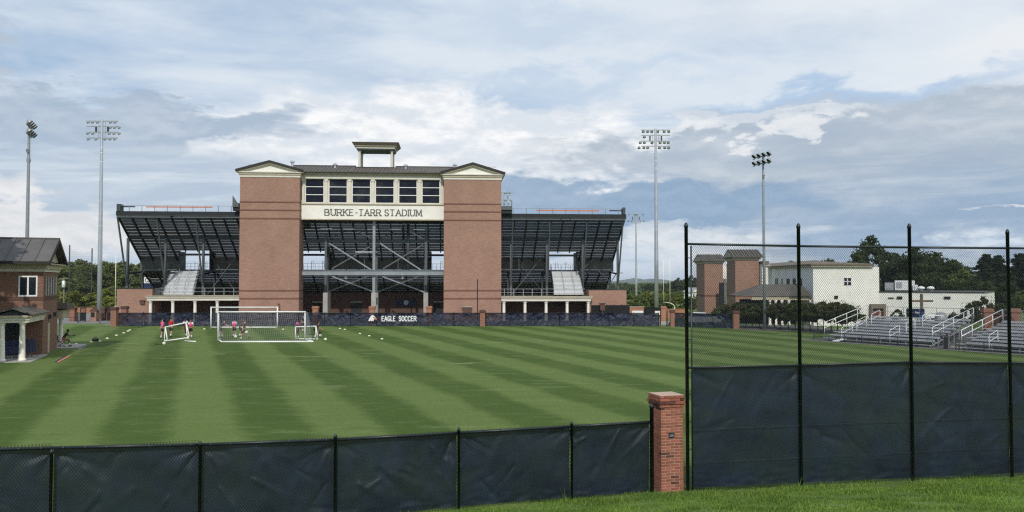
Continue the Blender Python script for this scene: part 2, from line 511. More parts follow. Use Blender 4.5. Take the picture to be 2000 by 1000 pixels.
# ------------------------------------------------------------------ mesh builder
class MB:
    def __init__(s):
        s.v = []
        s.f = []

    def add(s, vs, fs):
        o = len(s.v)
        s.v += [tuple(v) for v in vs]
        s.f += [tuple(i + o for i in f) for f in fs]
        return s

    def box(s, x0, x1, y0, y1, z0, z1):
        vs = [(x, y, z) for z in (z0, z1) for y in (y0, y1) for x in (x0, x1)]
        return s.add(vs, [(0, 2, 3, 1), (4, 5, 7, 6), (0, 1, 5, 4), (2, 6, 7, 3), (0, 4, 6, 2), (1, 3, 7, 5)])

    def beam(s, a, b, w, h=None, up=(0, 0, 1)):
        a, b = Vector(a), Vector(b)
        h = w if h is None else h
        d = (b - a).normalized()
        side = d.cross(Vector(up))
        if side.length < 1e-4:
            side = d.cross(Vector((0, 1, 0)))
        side.normalize()
        u = side.cross(d)
        vs = []
        for p in (a, b):
            for i, j in ((-1, -1), (1, -1), (1, 1), (-1, 1)):
                vs.append(p + side * (w / 2 * i) + u * (h / 2 * j))
        return s.add(vs, [(3, 2, 1, 0), (4, 5, 6, 7), (0, 1, 5, 4), (1, 2, 6, 5), (2, 3, 7, 6), (3, 0, 4, 7)])

    def ibeam(s, a, b, w, h, up=(0, 0, 1)):
        """wide-flange section"""
        a, b = Vector(a), Vector(b)
        d = (b - a).normalized()
        side = d.cross(Vector(up))
        if side.length < 1e-4:
            side = d.cross(Vector((0, 1, 0)))
        side.normalize()
        u = side.cross(d)
        t = min(w, h) * 0.14
        s.beam(a + u * (h / 2 - t / 2), b + u * (h / 2 - t / 2), w, t, up)
        s.beam(a - u * (h / 2 - t / 2), b - u * (h / 2 - t / 2), w, t, up)
        s.beam(a, b, t, h - 2 * t, up)
        return s

    def cyl(s, a, b, r0, r1=None, n=8):
        a, b = Vector(a), Vector(b)
        r1 = r0 if r1 is None else r1
        d = (b - a).normalized()
        e = d.orthogonal().normalized()
        g = d.cross(e)
        vs = []
        for p, r in ((a, r0), (b, r1)):
            for i in range(n):
                t = 2 * math.pi * i / n
                vs.append(p + e * (r * math.cos(t)) + g * (r * math.sin(t)))
        fs = [(i, (i + 1) % n, n + (i + 1) % n, n + i) for i in range(n)]
        fs += [tuple(reversed(range(n))), tuple(range(n, 2 * n))]
        return s.add(vs, fs)

    def tube(s, pts, r, n=6):
        for a, b in zip(pts[:-1], pts[1:]):
            s.cyl(a, b, r, r, n)
        return s

    def lathe(s, prof, n=12, c=(0, 0, 0)):
        vs = []
        for r, z in prof:
            for i in range(n):
                t = 2 * math.pi * i / n
                vs.append((c[0] + r * math.cos(t), c[1] + r * math.sin(t), c[2] + z))
        fs = []
        for j in range(len(prof) - 1):
            for i in range(n):
                fs.append((j * n + i, j * n + (i + 1) % n, (j + 1) * n + (i + 1) % n, (j + 1) * n + i))
        fs.append(tuple(reversed(range(n))))
        fs.append(tuple(range((len(prof) - 1) * n, len(prof) * n)))
        return s.add(vs, fs)

    def prism(s, poly, y0, y1):
        """a polygon in x-z, counter-clockwise seen from -y, pushed from y0 to y1"""
        n = len(poly)
        vs = [(p[0], y0, p[1]) for p in poly] + [(p[0], y1, p[1]) for p in poly]
        fs = [tuple(range(n)), tuple(reversed(range(n, 2 * n)))]
        fs += [(i, n + i, n + (i + 1) % n, (i + 1) % n) for i in range(n)]
        return s.add(vs, fs)

    def prismx(s, poly, x0, x1):
        """a polygon in y-z pushed from x0 to x1"""
        n = len(poly)
        vs = [(x0, p[0], p[1]) for p in poly] + [(x1, p[0], p[1]) for p in poly]
        fs = [tuple(reversed(range(n))), tuple(range(n, 2 * n))]
        fs += [(i, (i + 1) % n, n + (i + 1) % n, n + i) for i in range(n)]
        return s.add(vs, fs)

    def ball(s, c, r, n=10, m=6, sc=(1, 1, 1)):
        vs, fs = [], []
        for j in range(m + 1):
            ph = math.pi * j / m
            for i in range(n):
                t = 2 * math.pi * i / n
                vs.append((c[0] + r * sc[0] * math.sin(ph) * math.cos(t), c[1] + r * sc[1] * math.sin(ph) * math.sin(t), c[2] - r * sc[2] * math.cos(ph)))
        for j in range(m):
            for i in range(n):
                fs.append((j * n + i, j * n + (i + 1) % n, (j + 1) * n + (i + 1) % n, (j + 1) * n + i))
        return s.add(vs, fs)

    def mesh(s, name, mat=None, smooth=False):
        me = bpy.data.meshes.new(name)
        me.from_pydata(s.v, [], s.f)
        if mat:
            me.materials.append(MATS[mat])
        if smooth:
            me.polygons.foreach_set('use_smooth', [True] * len(me.polygons))
        me.update()
        return me

    def build(s, name, mat, parent=None, smooth=False, loc=None, rz=0.0):
        return put(name, s.mesh(name, mat, smooth), parent, loc, rz)


def put(name, me, parent=None, loc=None, rz=0.0):
    o = bpy.data.objects.new(name, me)
    COL.objects.link(o)
    if parent is not None:
        o.parent = parent
    if loc is not None:
        o.location = loc
    o.rotation_euler = (0, 0, rz)
    return o


def tag(o, label, cat, group=None):
    o['label'] = label
    o['category'] = cat
    if group:
        o['group'] = group
    return o


def kind(o, k):
    o['kind'] = k
    return o


def thing(name, label, cat, loc=(0, 0, 0), rz=0.0, group=None):
    o = put(name, None, None, loc, rz)
    return tag(o, label, cat, group)


def np_mesh(name, V, nq, mat, k=4):
    """V: (n*k, 3) array, n separate faces of k corners"""
    me = bpy.data.meshes.new(name)
    V = np.asarray(V, dtype=np.float32)
    n = len(V) // k
    me.vertices.add(len(V))
    me.vertices.foreach_set('co', V.ravel())
    me.loops.add(len(V))
    me.loops.foreach_set('vertex_index', np.arange(len(V), dtype=np.int32))
    me.polygons.add(n)
    me.polygons.foreach_set('loop_start', np.arange(0, len(V), k, dtype=np.int32))
    me.polygons.foreach_set('loop_total', np.full(n, k, dtype=np.int32))
    if mat:
        me.materials.append(MATS[mat])
    me.update()
    me.validate()
    return me


def copy_thing(src, loc, rz=0.0, label=None, scale=None):
    c = src.copy()
    COL.objects.link(c)
    c.location = loc
    c.rotation_euler = (0, 0, rz)
    if scale is not None:
        c.scale = scale if isinstance(scale, tuple) else (scale,) * 3
    if label:
        c['label'] = label

    def kids(a, b):
        for ch in list(a.children):
            if ch.name in done:
                continue
            d = ch.copy()
            COL.objects.link(d)
            d.parent = b
            done.add(d.name)
            kids(ch, d)
    done = set()
    kids(src, c)
    return c


# ------------------------------------------------------------------ lettering out of strokes
GL = {
    'A': [[(0, 0), (.5, 1), (1, 0)], [(.2, .36), (.8, .36)]],
    'B': [[(0, .5), (0, 0), (.7, 0), (.95, .14), (.95, .38), (.7, .52), (0, .52)], [(0, .52), (0, 1), (.62, 1), (.85, .87), (.85, .65), (.66, .52)]],
    'C': [[(.95, .80), (.75, 1), (.28, 1), (0, .75), (0, .25), (.28, 0), (.75, 0), (.95, .2)]],
    'D': [[(0, 0), (0, 1), (.6, 1), (1, .75), (1, .25), (.6, 0), (0, 0)]],
    'E': [[(.9, 1), (0, 1), (0, 0), (.95, 0)], [(0, .52), (.7, .52)]],
    'G': [[(.95, .90), (.75, 1), (.28, 1), (0, .75), (0, .25), (.28, 0), (.72, 0), (.95, .2), (.95, .42), (.55, .42)]],
    'I': [[(.5, 0), (.5, 1)]],
    'K': [[(0, 0), (0, 1)], [(.9, 1), (.02, .42)], [(.3, .62), (1, 0)]],
    'L': [[(0, 1), (0, 0), (.9, 0)]],
    'M': [[(0, 0), (.08, 1), (.5, .1), (.92, 1), (1, 0)]],
    'N': [[(0, 0), (0, 1), (1, 0), (1, 1)]],
    'O': [[(.3, 0), (0, .25), (0, .75), (.3, 1), (.7, 1), (1, .75), (1, .25), (.7, 0), (.3, 0)]],
    'R': [[(0, 0), (0, 1), (.66, 1), (.92, .87), (.92, .63), (.66, .48), (0, .48)], [(.5, .48), (1, 0)]],
    'S': [[(.92, .82), (.70, 1), (.25, 1), (.02, .84), (.02, .66), (.2, .54), (.78, .44), (.97, .3), (.97, .16), (.72, 0), (.25, 0), (0, .2)]],
    'T': [[(.5, 0), (.5, 1)], [(0, 1), (1, 1)]],
    'U': [[(0, 1), (0, .25), (.28, 0), (.72, 0), (1, .25), (1, 1)]],
    'V': [[(0, 1), (.5, 0), (1, 1)]],
    'W': [[(0, 1), (.25, 0), (.5, .9), (.75, 0), (1, 1)]],
    'Y': [[(0, 1), (.5, .48), (1, 1)], [(.5, .48), (.5, 0)]],
    '-': [[(.1, .45), (.9, .45)]],
}
GW = {'I': .12, 'M': 1.15, 'W': 1.25, 'L': .75, '-': .42, 'E': .78, 'S': .75, ' ': .55, 'A': 1.05}


def letter_mb(ch, x, z, w, h, th, y, dep, serif=False):
    mb = MB()
    q = 0
    for pl in GL[ch]:
        pts = [Vector((x + p[0] * w, 0, z + p[1] * h)) for p in pl]
        for a, b in zip(pts[:-1], pts[1:]):
            d = b - a
            vert = abs(d.z) > abs(d.x) * 0.6
            t = th if (vert or not serif) else th * 0.6
            e = d.normalized() * (t * 0.45)
            q += 1
            yy = y - 0.002 * q
            mb.beam(a - e + Vector((0, yy + dep / 2, 0)), b + e + Vector((0, yy + dep / 2, 0)), dep, t, (d.cross(Vector((0, 1, 0)))).normalized())
        if serif and ch not in 'CGSO':
            for e0, e1 in ((pts[0], pts[1]), (pts[-1], pts[-2])):
                if abs((e1 - e0).z) > abs((e1 - e0).x) * 0.6 and (abs(e0.z - z) < 1e-4 or abs(e0.z - z - h) < 1e-4):
                    q += 1
                    yy = y - 0.002 * q
                    mb.box(e0.x - h * .20, e0.x + h * .20, yy, yy + dep, e0.z - th * .36, e0.z + th * .36)
    return mb


def text_layout(txt, x0, x1, h, ratio=.72, gap=.26):
    ws = [GW.get(c, .92) * ratio * h for c in txt]
    tot = sum(ws) + gap * h * (len(txt) - 1)
    k = (x1 - x0) / tot
    out, x = [], x0
    for c, w in zip(txt, ws):
        if c != ' ':
            out.append((c, x, w * k))
        x += (w + gap * h) * k
    return out

# ------------------------------------------------------------------ ground
def sm(v, a, b):
    t = min(1.0, max(0.0, (v - a) / (b - a)))
    return t * t * (3 - 2 * t)


B0 = Vector((25.9, 70.3, 0))                         # left front corner of the visitors' bleachers
DB = Vector((0.56, -0.8285, 0))
NB = Vector((0.8285, 0.56, 0))


def fence_d(x, y):
    d1 = (x - 3.33) * 0.2955 - (y - 18.6) * 0.9553
    d2 = (x - 3.98) * 0.1686 - (y - 18.7) * 0.9857
    k = sm(x, 1.0, 5.0)
    return d1 * (1 - k) + d2 * k


def hz(x, y):
    d = fence_d(x, y)
    if d > 0:
        z = 0.27 + 0.185 * min(d, 17.0) + 0.05 * mnoise.noise(Vector((x * .5, y * .5, 0)))*min(d, 1)
    else:
        z = 0.27 * sm(-d, 4.0, 0.3)
    p = (x - B0.x) * DB.x + (y - B0.y) * DB.y
    q = (x - B0.x) * NB.x + (y - B0.y) * NB.y
    z += 1.0 * sm(p, -5.0, 1.0) * sm(q, 3.0, 8.5) * sm(y, 140, 110)
    z -= 3.0 * sm(y, 142, 168)
    return z


def axis(lo, hi, near_lo, near_hi, step, grow=1.25):
    a = list(np.arange(near_lo, near_hi + 1e-6, step))
    s = step
    v = near_hi
    while v < hi:
        s *= grow
        v += s
        a.append(v)
    s = step
    v = near_lo
    while v > lo:
        s *= grow
        v -= s
        a.insert(0, v)
    return a


def sheet(name, xs, ys, zf, mat, keep=None):
    vs, idx, fs = [], {}, []
    for j, y in enumerate(ys):
        for i, x in enumerate(xs):
            idx[i, j] = len(vs)
            vs.append((x, y, zf(x, y)))
    for j in range(len(ys) - 1):
        for i in range(len(xs) - 1):
            if keep is None or keep((xs[i] + xs[i + 1]) / 2, (ys[j] + ys[j + 1]) / 2):
                fs.append((idx[i, j], idx[i + 1, j], idx[i + 1, j + 1], idx[i, j + 1]))
    mb = MB()
    mb.v, mb.f = vs, fs
    return kind(mb.build(name, mat, None, True), 'structure')


def in_field(x, y):
    return fence_d(x, y) < -0.05 and -90 < x < 62 and y < 93.2


sheet('ground', axis(-9000, 9000, -40, 44, 1.0), axis(-400, 9000, -8, 176, 1.0),
      lambda x, y: hz(x, y) - (0.03 if in_field(x, y) and fence_d(x, y) < -2 else 0.0), 'rough_grass')
sheet('playing_field', list(np.arange(-90, 62.1, 1.0)), list(np.arange(10, 93.3, 0.65)),
      lambda x, y: hz(x, y) + 0.004, 'turf', lambda x, y: fence_d(x, y) < -0.2)


def flat(name, pts, z, mat):
    mb = MB()
    mb.add([(p[0], p[1], z) for p in pts], [tuple(range(len(pts)))])
    return kind(mb.build(name, mat), 'structure')


flat('pavement', [(-78, 98.5), (-48.5, 98.5), (-48.5, 130), (-90, 130)], 0.012, 'asphalt_grey')
flat('concourse', [(-47.8, 95.0), (20, 95.0), (20, 141), (-47.8, 141)], 0.008, 'asphalt_grey')


def blades():
    r = np.random.default_rng(3)
    V = []
    n = 0
    while n < 105000:
        x, y = r.uniform(-3, 14.5), r.uniform(12.5, 20.6)
        d = fence_d(x, y)
        if d < -0.25 or d > 7:
            continue
        if x / y * F + 1000 > 2060 or 550 + (EYE - hz(x, y)) / y * F > 1035:
            continue
        cl = mnoise.noise(Vector((x * 1.3, y * 1.3, 3.0)))
        if r.uniform() > 0.62 + 0.6 * cl:
            continue
        h = r.uniform(0.026, 0.068) * (1.0 + 0.9 * cl)
        if d < 0.45 and r.uniform() < 0.35:
            h *= r.uniform(1.1, 2.2)
        if cl > 0.42 and r.uniform() < 0.12:
            h *= 2.0
        a = r.uniform(0, 6.28)
        w = r.uniform(0.004, 0.009)
        ln = r.uniform(0.1, 0.75) * h
        b = r.uniform(0, 6.28)
        z = hz(x, y) - 0.01
        V += [(x - w * math.cos(a), y - w * math.sin(a), z), (x + w * math.cos(a), y + w * math.sin(a), z),
              (x + ln * math.cos(b), y + ln * math.sin(b), z + h)]
        n += 1
    o = put('grass', np_mesh('grass', V, n, 'blade', 3))
    tag(kind(o, 'stuff'), 'uneven bright green grass on the bank in front of the fences', 'grass')


blades()


# ------------------------------------------------------------------ fences
def chain_link(parent, x0, x1, z0, z1, pitch, w, y=0.0, mat='wire_black', slope=1.4):
    """diagonal wires of a chain-link panel; slope = rise over run of a wire"""
    V = []
    L, H = x1 - x0, (z1 - z0) / slope

    def wire(a, b):
        d = Vector((b[0] - a[0], 0, b[1] - a[1])).normalized()
        n1 = Vector((-d.z, 0, d.x)) * w / 2
        n2 = Vector((0, w / 2, 0))
        A, B = Vector((a[0], y, a[1])), Vector((b[0], y, b[1]))
        c = (n1 - n2 * .6, -n1 - n2 * .6, n2)
        for i in range(3):
            p, q = c[i], c[(i + 1) % 3]
            V.extend([A + p, A + q, B + q, B + p])
    c = -H
    while c < L:
        for sgn in (1, -1):
            xa, za = c, 0.0
            xb, zb = c + H, H
            if xa < 0:
                za, xa = -xa, 0.0
            if xb > L:
                zb, xb = zb - (xb - L), L
            if zb - za > 0.02:
                if sgn > 0:
                    wire((x0 + xa, z0 + za * slope), (x0 + xb, z0 + zb * slope))
                else:
                    wire((x1 - xa, z0 + za * slope), (x1 - xb, z0 + zb * slope))
        c += pitch
    o = put('chain_link', np_mesh('chain_link', V, 0, mat), parent)
    return kind(o, 'stuff')


def windscreen(parent, x0, x1, z0, z1, mat, seed, y=0.03, amp=0.022, nx=80, nz=42, name='windscreen', z1b=None):
    """a laced-on screen: soft belly, creases running from the ties, fine puckers"""
    L, H = x1 - x0, z1 - z0
    z1b = z1 if z1b is None else z1b
    r = random.Random(seed)
    ph = [r.uniform(0, 6.28) for _ in range(6)]
    cr = []
    side = r.choice((-1, 1))
    for _ in range(11):
        sx = r.uniform(0, L)
        sz = H * r.uniform(.35, 1.05)
        ang = (side if r.random() < .75 else -side) * r.uniform(.5, 1.25)
        cr.append((sx, sz, math.sin(ang), -math.cos(ang), r.uniform(.35, 1.0) * H, r.uniform(.03, .075), r.uniform(-1.0, 1.0)))
    for cx, sg in ((0, 1), (L, -1)):
        for q in range(5):
            ang = sg * r.uniform(.25, 1.4)
            cr.append((cx, H * r.uniform(.93, 1.0), math.sin(ang), -math.cos(ang), r.uniform(.4, 1.0), r.uniform(.02, .045), r.uniform(.5, 1.4)))
    vs, fs = [], []
    for j in range(nz + 1):
        for i in range(nx + 1):
            X, Z = L * i / nx, H * j / nz
            f = 0.9 * mnoise.fractal(Vector((X * .8, Z * .8, ph[5])), 1.0, 2.0, 3)
            if Z / H < .22:
                f += (1 - Z / H / .22) * .8 * mnoise.noise(Vector((X * 3.2, Z * 9, ph[3])))
            f += 0.25 * mnoise.noise(Vector((X * 6, Z * 3, ph[4])))
            for (sx, sz, dx, dz, ln, w, a) in cr:
                u = (X - sx) * dx + (Z - sz) * dz
                if u < -.05 or u > ln:
                    continue
                d = (X - sx) * dz - (Z - sz) * dx + .018 * math.sin(u * 4 + sx * 9)
                ww = w * (.8 + 2.4 * u / ln)
                if abs(d) < 3 * ww:
                    f += a * math.exp(-(d / ww) ** 2) * (1 - u / ln) * min(1, (u + .05) * 9)
            edge = min(1.0, (1 - Z / H) * 9 + 0.15)
            zz = z0 + Z * (z1 + (z1b - z1) * i / nx - z0) / H
            vs.append((x0 + X, y + amp * (1.5 + f * edge), zz))
    w = nx + 1
    for j in range(nz):
        for i in range(nx):
            fs.append((j * w + i, j * w + i + 1, (j + 1) * w + i + 1, (j + 1) * w + i))
    mb = MB()
    mb.v, mb.f = vs, fs
    return mb.build(name, mat, parent, True)


def post_mb(r, h):
    mb = MB()
    mb.lathe([(r, -0.3), (r, h - 0.02), (r * 1.25, h - 0.02), (r * 1.25, h + 0.02), (r * .8, h + 0.05), (0.01, h + 0.065)], 10)
    return mb


RZ1 = math.radians(17.19)
SP = 2.543
f1 = thing('windscreen_fence', 'low black chain-link fence with wrinkled navy windscreen, left of the red brick pillar', 'fence',
           (18.1 * .0719, 18.1, 0.27), RZ1)
xs1 = [0.762 * SP, 0.0, -SP, -2 * SP, -3 * SP, -4 * SP, -5 * SP, -6 * SP]
pm = post_mb(0.029, 1.66).mesh('post', 'post_black', True)
pm_end = post_mb(0.045, 1.95).mesh('post', 'post_black', True)
for i, x in enumerate(xs1):
    put('post', pm_end if i == 0 else pm, f1, (x, -0.03, 0))
lift = [0, 0, 0, 0, .05, .14, .22, .28]
for i in range(len(xs1) - 1):
    xa, xb = xs1[i + 1], xs1[i]
    MB().cyl((xa, -0.005, 1.60 + lift[i + 1]), (xb, -0.005, 1.60 + lift[i]), 0.030, n=8).build('top_rail', 'post_black', f1, True)
    dz = (lift[i] + lift[i + 1]) / 2
    chain_link(f1, xa, xb, 0.02, 1.645 + dz, 0.056, 0.0066, -0.012)
    windscreen(f1, xa + .01, xb - .01, 0.03, 1.578 + lift[i + 1], 'screen_near', 20 + i, 0.012, 0.046, 100, 60, z1b=1.578 + lift[i])
    tb = MB()
    for q in range(7):
        xx = xa + (xb - xa) * (q + .5) / 7
        zz = 1.6 + lift[i + 1] + (lift[i] - lift[i + 1]) * (q + .5) / 7
        tb.cyl((xx - .008, -.005, zz), (xx + .008, -.005, zz), 0.03, n=8)
    kind(tb.build('tie_wire', 'post_black', f1), 'stuff')

RZ2 = math.radians(9.7)
f2 = thing('tall_fence', 'tall black chain-link fence with navy windscreen on its lower half, right of the pillar', 'fence', (3.98, 18.7, 0.27), RZ2)
SP2 = 2.77
xs2 = [0, SP2, 2.037 * SP2, 3.0 * SP2, 4.05 * SP2, 5.05 * SP2]
pm2 = MB().lathe([(0.041, -0.4), (0.041, 6.02), (0.048, 6.02), (0.048, 6.06), (0.03, 6.11), (0.008, 6.13)], 12).mesh('post', 'post_black', True)
ht = [6.1, 6.1, 6.1, 6.1, 6.1, 6.1]
base2 = [0, .02, .05, -.06, -.05, 0]
for i, x in enumerate(xs2):
    put('post', pm2, f2, (x, 0, base2[i]))
zt = [5.64, 5.61, 5.60, 5.60, 5.6, 5.6]
zm = [2.82, 2.83, 2.86, 2.79, 2.76, 2.76]
for i in range(5):
    xa, xb = xs2[i], xs2[i + 1]
    xa2 = xa + (.12 if i == 0 else 0)
    MB().cyl((xa, -.005, zt[i]), (xb, -.005, zt[i + 1]), 0.026, n=8).build('top_rail', 'post_black', f2, True)
    MB().cyl((xa, -.005, zm[i]), (xb, -.005, zm[i + 1]), 0.024, n=8).build('middle_rail', 'post_black', f2, True)
    zlo = -0.0
    chain_link(f2, xa2, xb, (zm[i] + zm[i + 1]) / 2 + .03, (zt[i] + zt[i + 1]) / 2 + 0.035, 0.050, 0.0054, -0.012)
    chain_link(f2, xa2, xb, zlo + .03, (zm[i] + zm[i + 1]) / 2 + 0.03, 0.050, 0.0054, -0.012)
    windscreen(f2, xa2 + .02, xb - .005, zlo + .10, zm[i] - .012, 'screen_near', 60 + i, 0.012, 0.028, 100, 96, z1b=zm[i + 1] - .012)
    MB().cyl((xa2, -.02, 1.42 + .02 * i), (xb, -.02, 1.44 + .02 * i), 0.006, n=5).build('tension_wire', 'wire_black', f2)
    MB().cyl((xa2, -.02, .68 + .02 * i), (xb, -.02, .70 + .02 * i), 0.004, n=5).build('tension_wire', 'screen_near', f2)
MB().cyl((0.115, 0, -.2), (0.115, 0, 5.6), 0.02, n=8).build('edge_post', 'post_black', f2, True)
hb = MB()
for q in range(9):
    hb.box(0.03, 0.125, -.012, .012, .35 + q * .62, .37 + q * .62)
hb.build('hinge_band', 'post_black', f2)


def brick_pillar():
    t = thing('brick_pillar', 'red brick pillar with corbelled cap and small black plaque between the two near fences', 'pillar', (3.549, 18.95, 0.20), RZ1)
    st = MB().box(-.11, .11, -.05, .05, 0, .054).mesh('brick', 'brick_unit')
    sd = MB().box(-.11, .11, -.05, .05, 0, .054).mesh('brick', 'brick_unit_dark')
    core = MB().box(-.274, .274, -.274, .274, -.3, 2.27)
    core.build('mortar_core', 'mortar', t)
    r = random.Random(5)
    for c in range(34):
        z = 0.0 + c * .067
        off = 0.0
        if c == 30:
            off = .024
        elif c == 31:
            off = .052
        elif c >= 32:
            off = .024
        Hf = .28 + off
        run = 2 * Hf - .1
        bl = run / 2
        for side in range(4):
            R = Matrix.Rotation(side * math.pi / 2, 3, 'Z')
            for q in range(2):
                xa = -Hf + bl * q + (.0065 if q else 0)
                xb = -Hf + bl * (q + 1) - (.0065 if q == 0 else .013)
                x = (xa + xb) / 2
                if c % 2:
                    x = -x
                p = R @ Vector((x, -Hf + .05 + r.uniform(-.0015, .0015), z))
                o = put('brick', sd if r.random() < .06 else st, t, p, side * math.pi / 2)
                o.scale = ((xb - xa) / .22, 1, 1)
    MB().box(-.30, .30, -.30, .30, 2.262, 2.272).build('cap_mortar', 'mortar', t)
    pl = MB().box(-.075, .075, -.012, 0, -.062, .062).build('plaque', 'letter_grey', t, loc=(-.02, -.28, 1.372))
    MB().box(-.066, .066, -.016, -.0125, -.053, .053).build('plate', 'black_plastic', pl)
    tx = MB()
    for q, (w, zz) in enumerate(((.035, .022), (.05, .0), (.06, -.020))):
        x = -w
        while x < w - .006:
            ww = r.uniform(.006, .012)
            tx.box(x, min(x + ww, w), -.0175, -.0163, zz - .005, zz + .005)
            x += ww + .004
    tx.build('lettering', 'aluminium_grey', pl)
    return t


brick_pillar()


# far side of the field: low fence with printed windscreen and brick pillars
def far_pier(label, px, pyb, w, Y, h, mat='brick_pier', rz=0.0, d=None):
    p = W(px, pyb, Y)
    t = thing('brick_pier', label, 'pillar', (p.x, Y, hz(p.x, Y)), rz, 'brick piers along the far fence')
    a = w / 2
    b = (d or w) / 2
    MB().box(-a, a, -b, b, -.3, h - .32).build('shaft', mat, t)
    cap = MB()
    cap.box(-a - .04, a + .04, -b - .04, b + .04, h - .32, h - .22)
    cap.box(-a - .09, a + .09, -b - .09, b + .09, h - .22, h - .12)
    cap.box(-a - .03, a + .03, -b - .03, b + .03, h - .12, h)
    cap.build('cap', 'brick_dark' if mat == 'brick_pier' else mat, t)
    return t


YF = 93.2


def far_fence(label, a, b, hh, seeds, n, mat='screen_far', post=0.03):
    a, b = Vector(a), Vector(b)
    d = b - a
    L = d.length
    t = thing('windscreen_fence', label, 'fence', (a.x, a.y, 0), math.atan2(d.y, d.x), 'far windscreen fences')
    m = post_mb(post, hh + .04).mesh('post', 'post_black', True)
    for i in range(n + 1):
        put('post', m, t, (L * i / n, .05, 0))
    MB().cyl((0, .04, hh), (L, .04, hh), .022, n=6).build('top_rail', 'post_black', t, True)
    return t, L


ff1, L1 = far_fence('long low navy windscreen fence with eagle logo below the stadium towers', (W(229, 600, YF).x, YF, 0), (W(937, 600, YF).x, YF, 0), 1.5, 0, 14)
for i in range(14):
    x0, x1 = L1 * i / 14, L1 * (i + 1) / 14
    windscreen(ff1, x0, x1, .02, 1.5, 'screen_far', 200 + i, -.06, .15, 60, 26)
ff2, L2 = far_fence('navy windscreen fence before the right colonnade, ending at the gate gap', (W(948, 600, YF).x, YF, 0), (W(1287, 600, 92.6).x, 92.6, 0), 1.5, 0, 7)
for i in range(7):
    x0, x1 = L2 * i / 7, L2 * (i + 1) / 7
    windscreen(ff2, x0, x1, .02, 1.5, 'screen_far', 230 + i, -.06, .15, 60, 26)
ff3, L3 = far_fence('short navy windscreen fence in front of the two brick towers on the right', (W(1316, 600, 92.0).x, 92.0, 0), (W(1432, 600, 88.2).x, 88.2, 0), 1.55, 0, 3)
for i in range(3):
    x0, x1 = L3 * i / 3, L3 * (i + 1) / 3
    windscreen(ff3, x0, x1, .02, 1.55, 'screen_far', 250 + i, -.06, .13, 60, 26)
# loose corner of the screen hanging at the gap
lc = thing('loose_windscreen', 'loose navy windscreen flap sagging beside the gate gap', 'windscreen', (W(1308, 600, 92.3).x, 92.3, 0))
mb = MB()
for i in range(7):
    for j in range(9):
        u, v = i / 6, j / 8
        mb.v.append((-.30 + .55 * u * (1 - .0 * v) + .0 + (1 - u) * .45 * v ** .7, .08 * math.sin(u * 9 + v * 3), .02 + 1.5 * v * (0.55 + .45 * u)))
for j in range(8):
    for i in range(6):
        mb.f.append((j * 7 + i, j * 7 + i + 1, (j + 1) * 7 + i + 1, (j + 1) * 7 + i))
mb.build('cloth', 'screen_far', lc, True)
MB().cyl((-.38, .05, 0), (-.38, .05, 1.7), .03).build('post', 'post_black', lc, True)


# eagle emblem and words printed on the far windscreen
def far_print():
    u = lambda px: W(px, 620, YF).x - ff1.location.x
    zz = lambda py: W(727, py, YF).z
    e = []

    def poly(pts, mat, y, name):
        mb = MB()
        n = len(pts)
        mb.prism([(u(a), zz(b)) for a, b in pts], y, y + .006)
        return mb.build(name, mat, ff1)
    poly([(720.3, 626.6), (723.2, 620.2), (726.2, 616.0), (729.5, 615.2), (732.0, 617.2), (733.6, 619.3), (731.4, 621.6), (731.0, 624.2),
          (730.2, 627.6), (728.6, 625.8), (726.4, 627.2), (724.6, 625.6), (722.4, 627.0)], 'letter_white', -.30, 'eagle_head')
    poly([(731.8, 621.8), (734.2, 618.9), (736.3, 621.6), (736.2, 624.2), (735.2, 626.0), (734.4, 624.0), (732.2, 623.6)], 'beak_orange', -.306, 'eagle_beak')
    poly([(728.6, 619.4), (731.0, 618.9), (732.4, 619.9), (729.8, 620.5)], 'navy_paint', -.312, 'eagle_eye')
    for txt, xa, xb in (('EAGLE', 746.8, 772.6), ('SOCCER', 780.3, 813.6)):
        z0, z1 = zz(626.5), zz(617.6)
        for c, x, w in text_layout(txt, u(xa), u(xb), z1 - z0, .62, .24):
            m = letter_mb(c, x, z0, w, z1 - z0, .088, -.30, .01)
            m.build('letter', 'letter_white', ff1)


far_print()
far_pier('orange-brown brick pier at the left end of the long navy fence', 223.5, 637, .62, 92.8, 2.15)
far_pier('brick pier splitting the far navy fence under the right tower', 942.5, 635, .58, 92.9, 1.85)
far_pier('slim brick pier at the left end of the short navy fence', 1313, 637, .45, 91.8, 1.9)
far_pier('brick pier at the right end of the short navy fence, by the hedge', 1437, 642, .62, 87.8, 1.95)
for px, lab in ((243.5, 'small brick pier top behind the fence before the left brick block'),
                (616.5, 'brick pier top behind the fence, left of the stadium passage'),
                (727, 'brick pier top behind the fence, below the middle steel column'),
                (838, 'brick pier top behind the fence, right side of the stadium passage')):
    far_pier(lab, px, 630, .62, 98.0, 2.12, 'brick_orange' if px > 300 else 'brick_pier')

# ------------------------------------------------------------------ stadium
SA = math.radians(4.5)
SO = Vector((W(727, 550, 104.0).x, 104.0, 0))
SU = Vector((math.cos(SA), math.sin(SA), 0))
SV = Vector((-math.sin(SA), math.cos(SA), 0))


def S(px, py, t):
    """local (s, z) of a picture point lying t metres behind the stadium's front plane"""
    r = ray(px, py)
    k = (t + SO.x * SV.x + SO.y * SV.y) / (r.x * SV.x + r.y * SV.y)
    return (k * (r.x * SU.x + r.y * SU.y) - (SO.x * SU.x + SO.y * SU.y), EYE + k * r.z)


def ss(px, t, py=480):
    return S(px, py, t)[0]


def sz(py, t, px=727):
    return S(px, py, t)[1]


def stadium_thing(name, label, cat, group=None):
    return thing(name, label, cat, SO, SA, group)


pb = stadium_thing('press_box', 'press box on two tall brick towers with the stadium name on a cream band', 'press box')


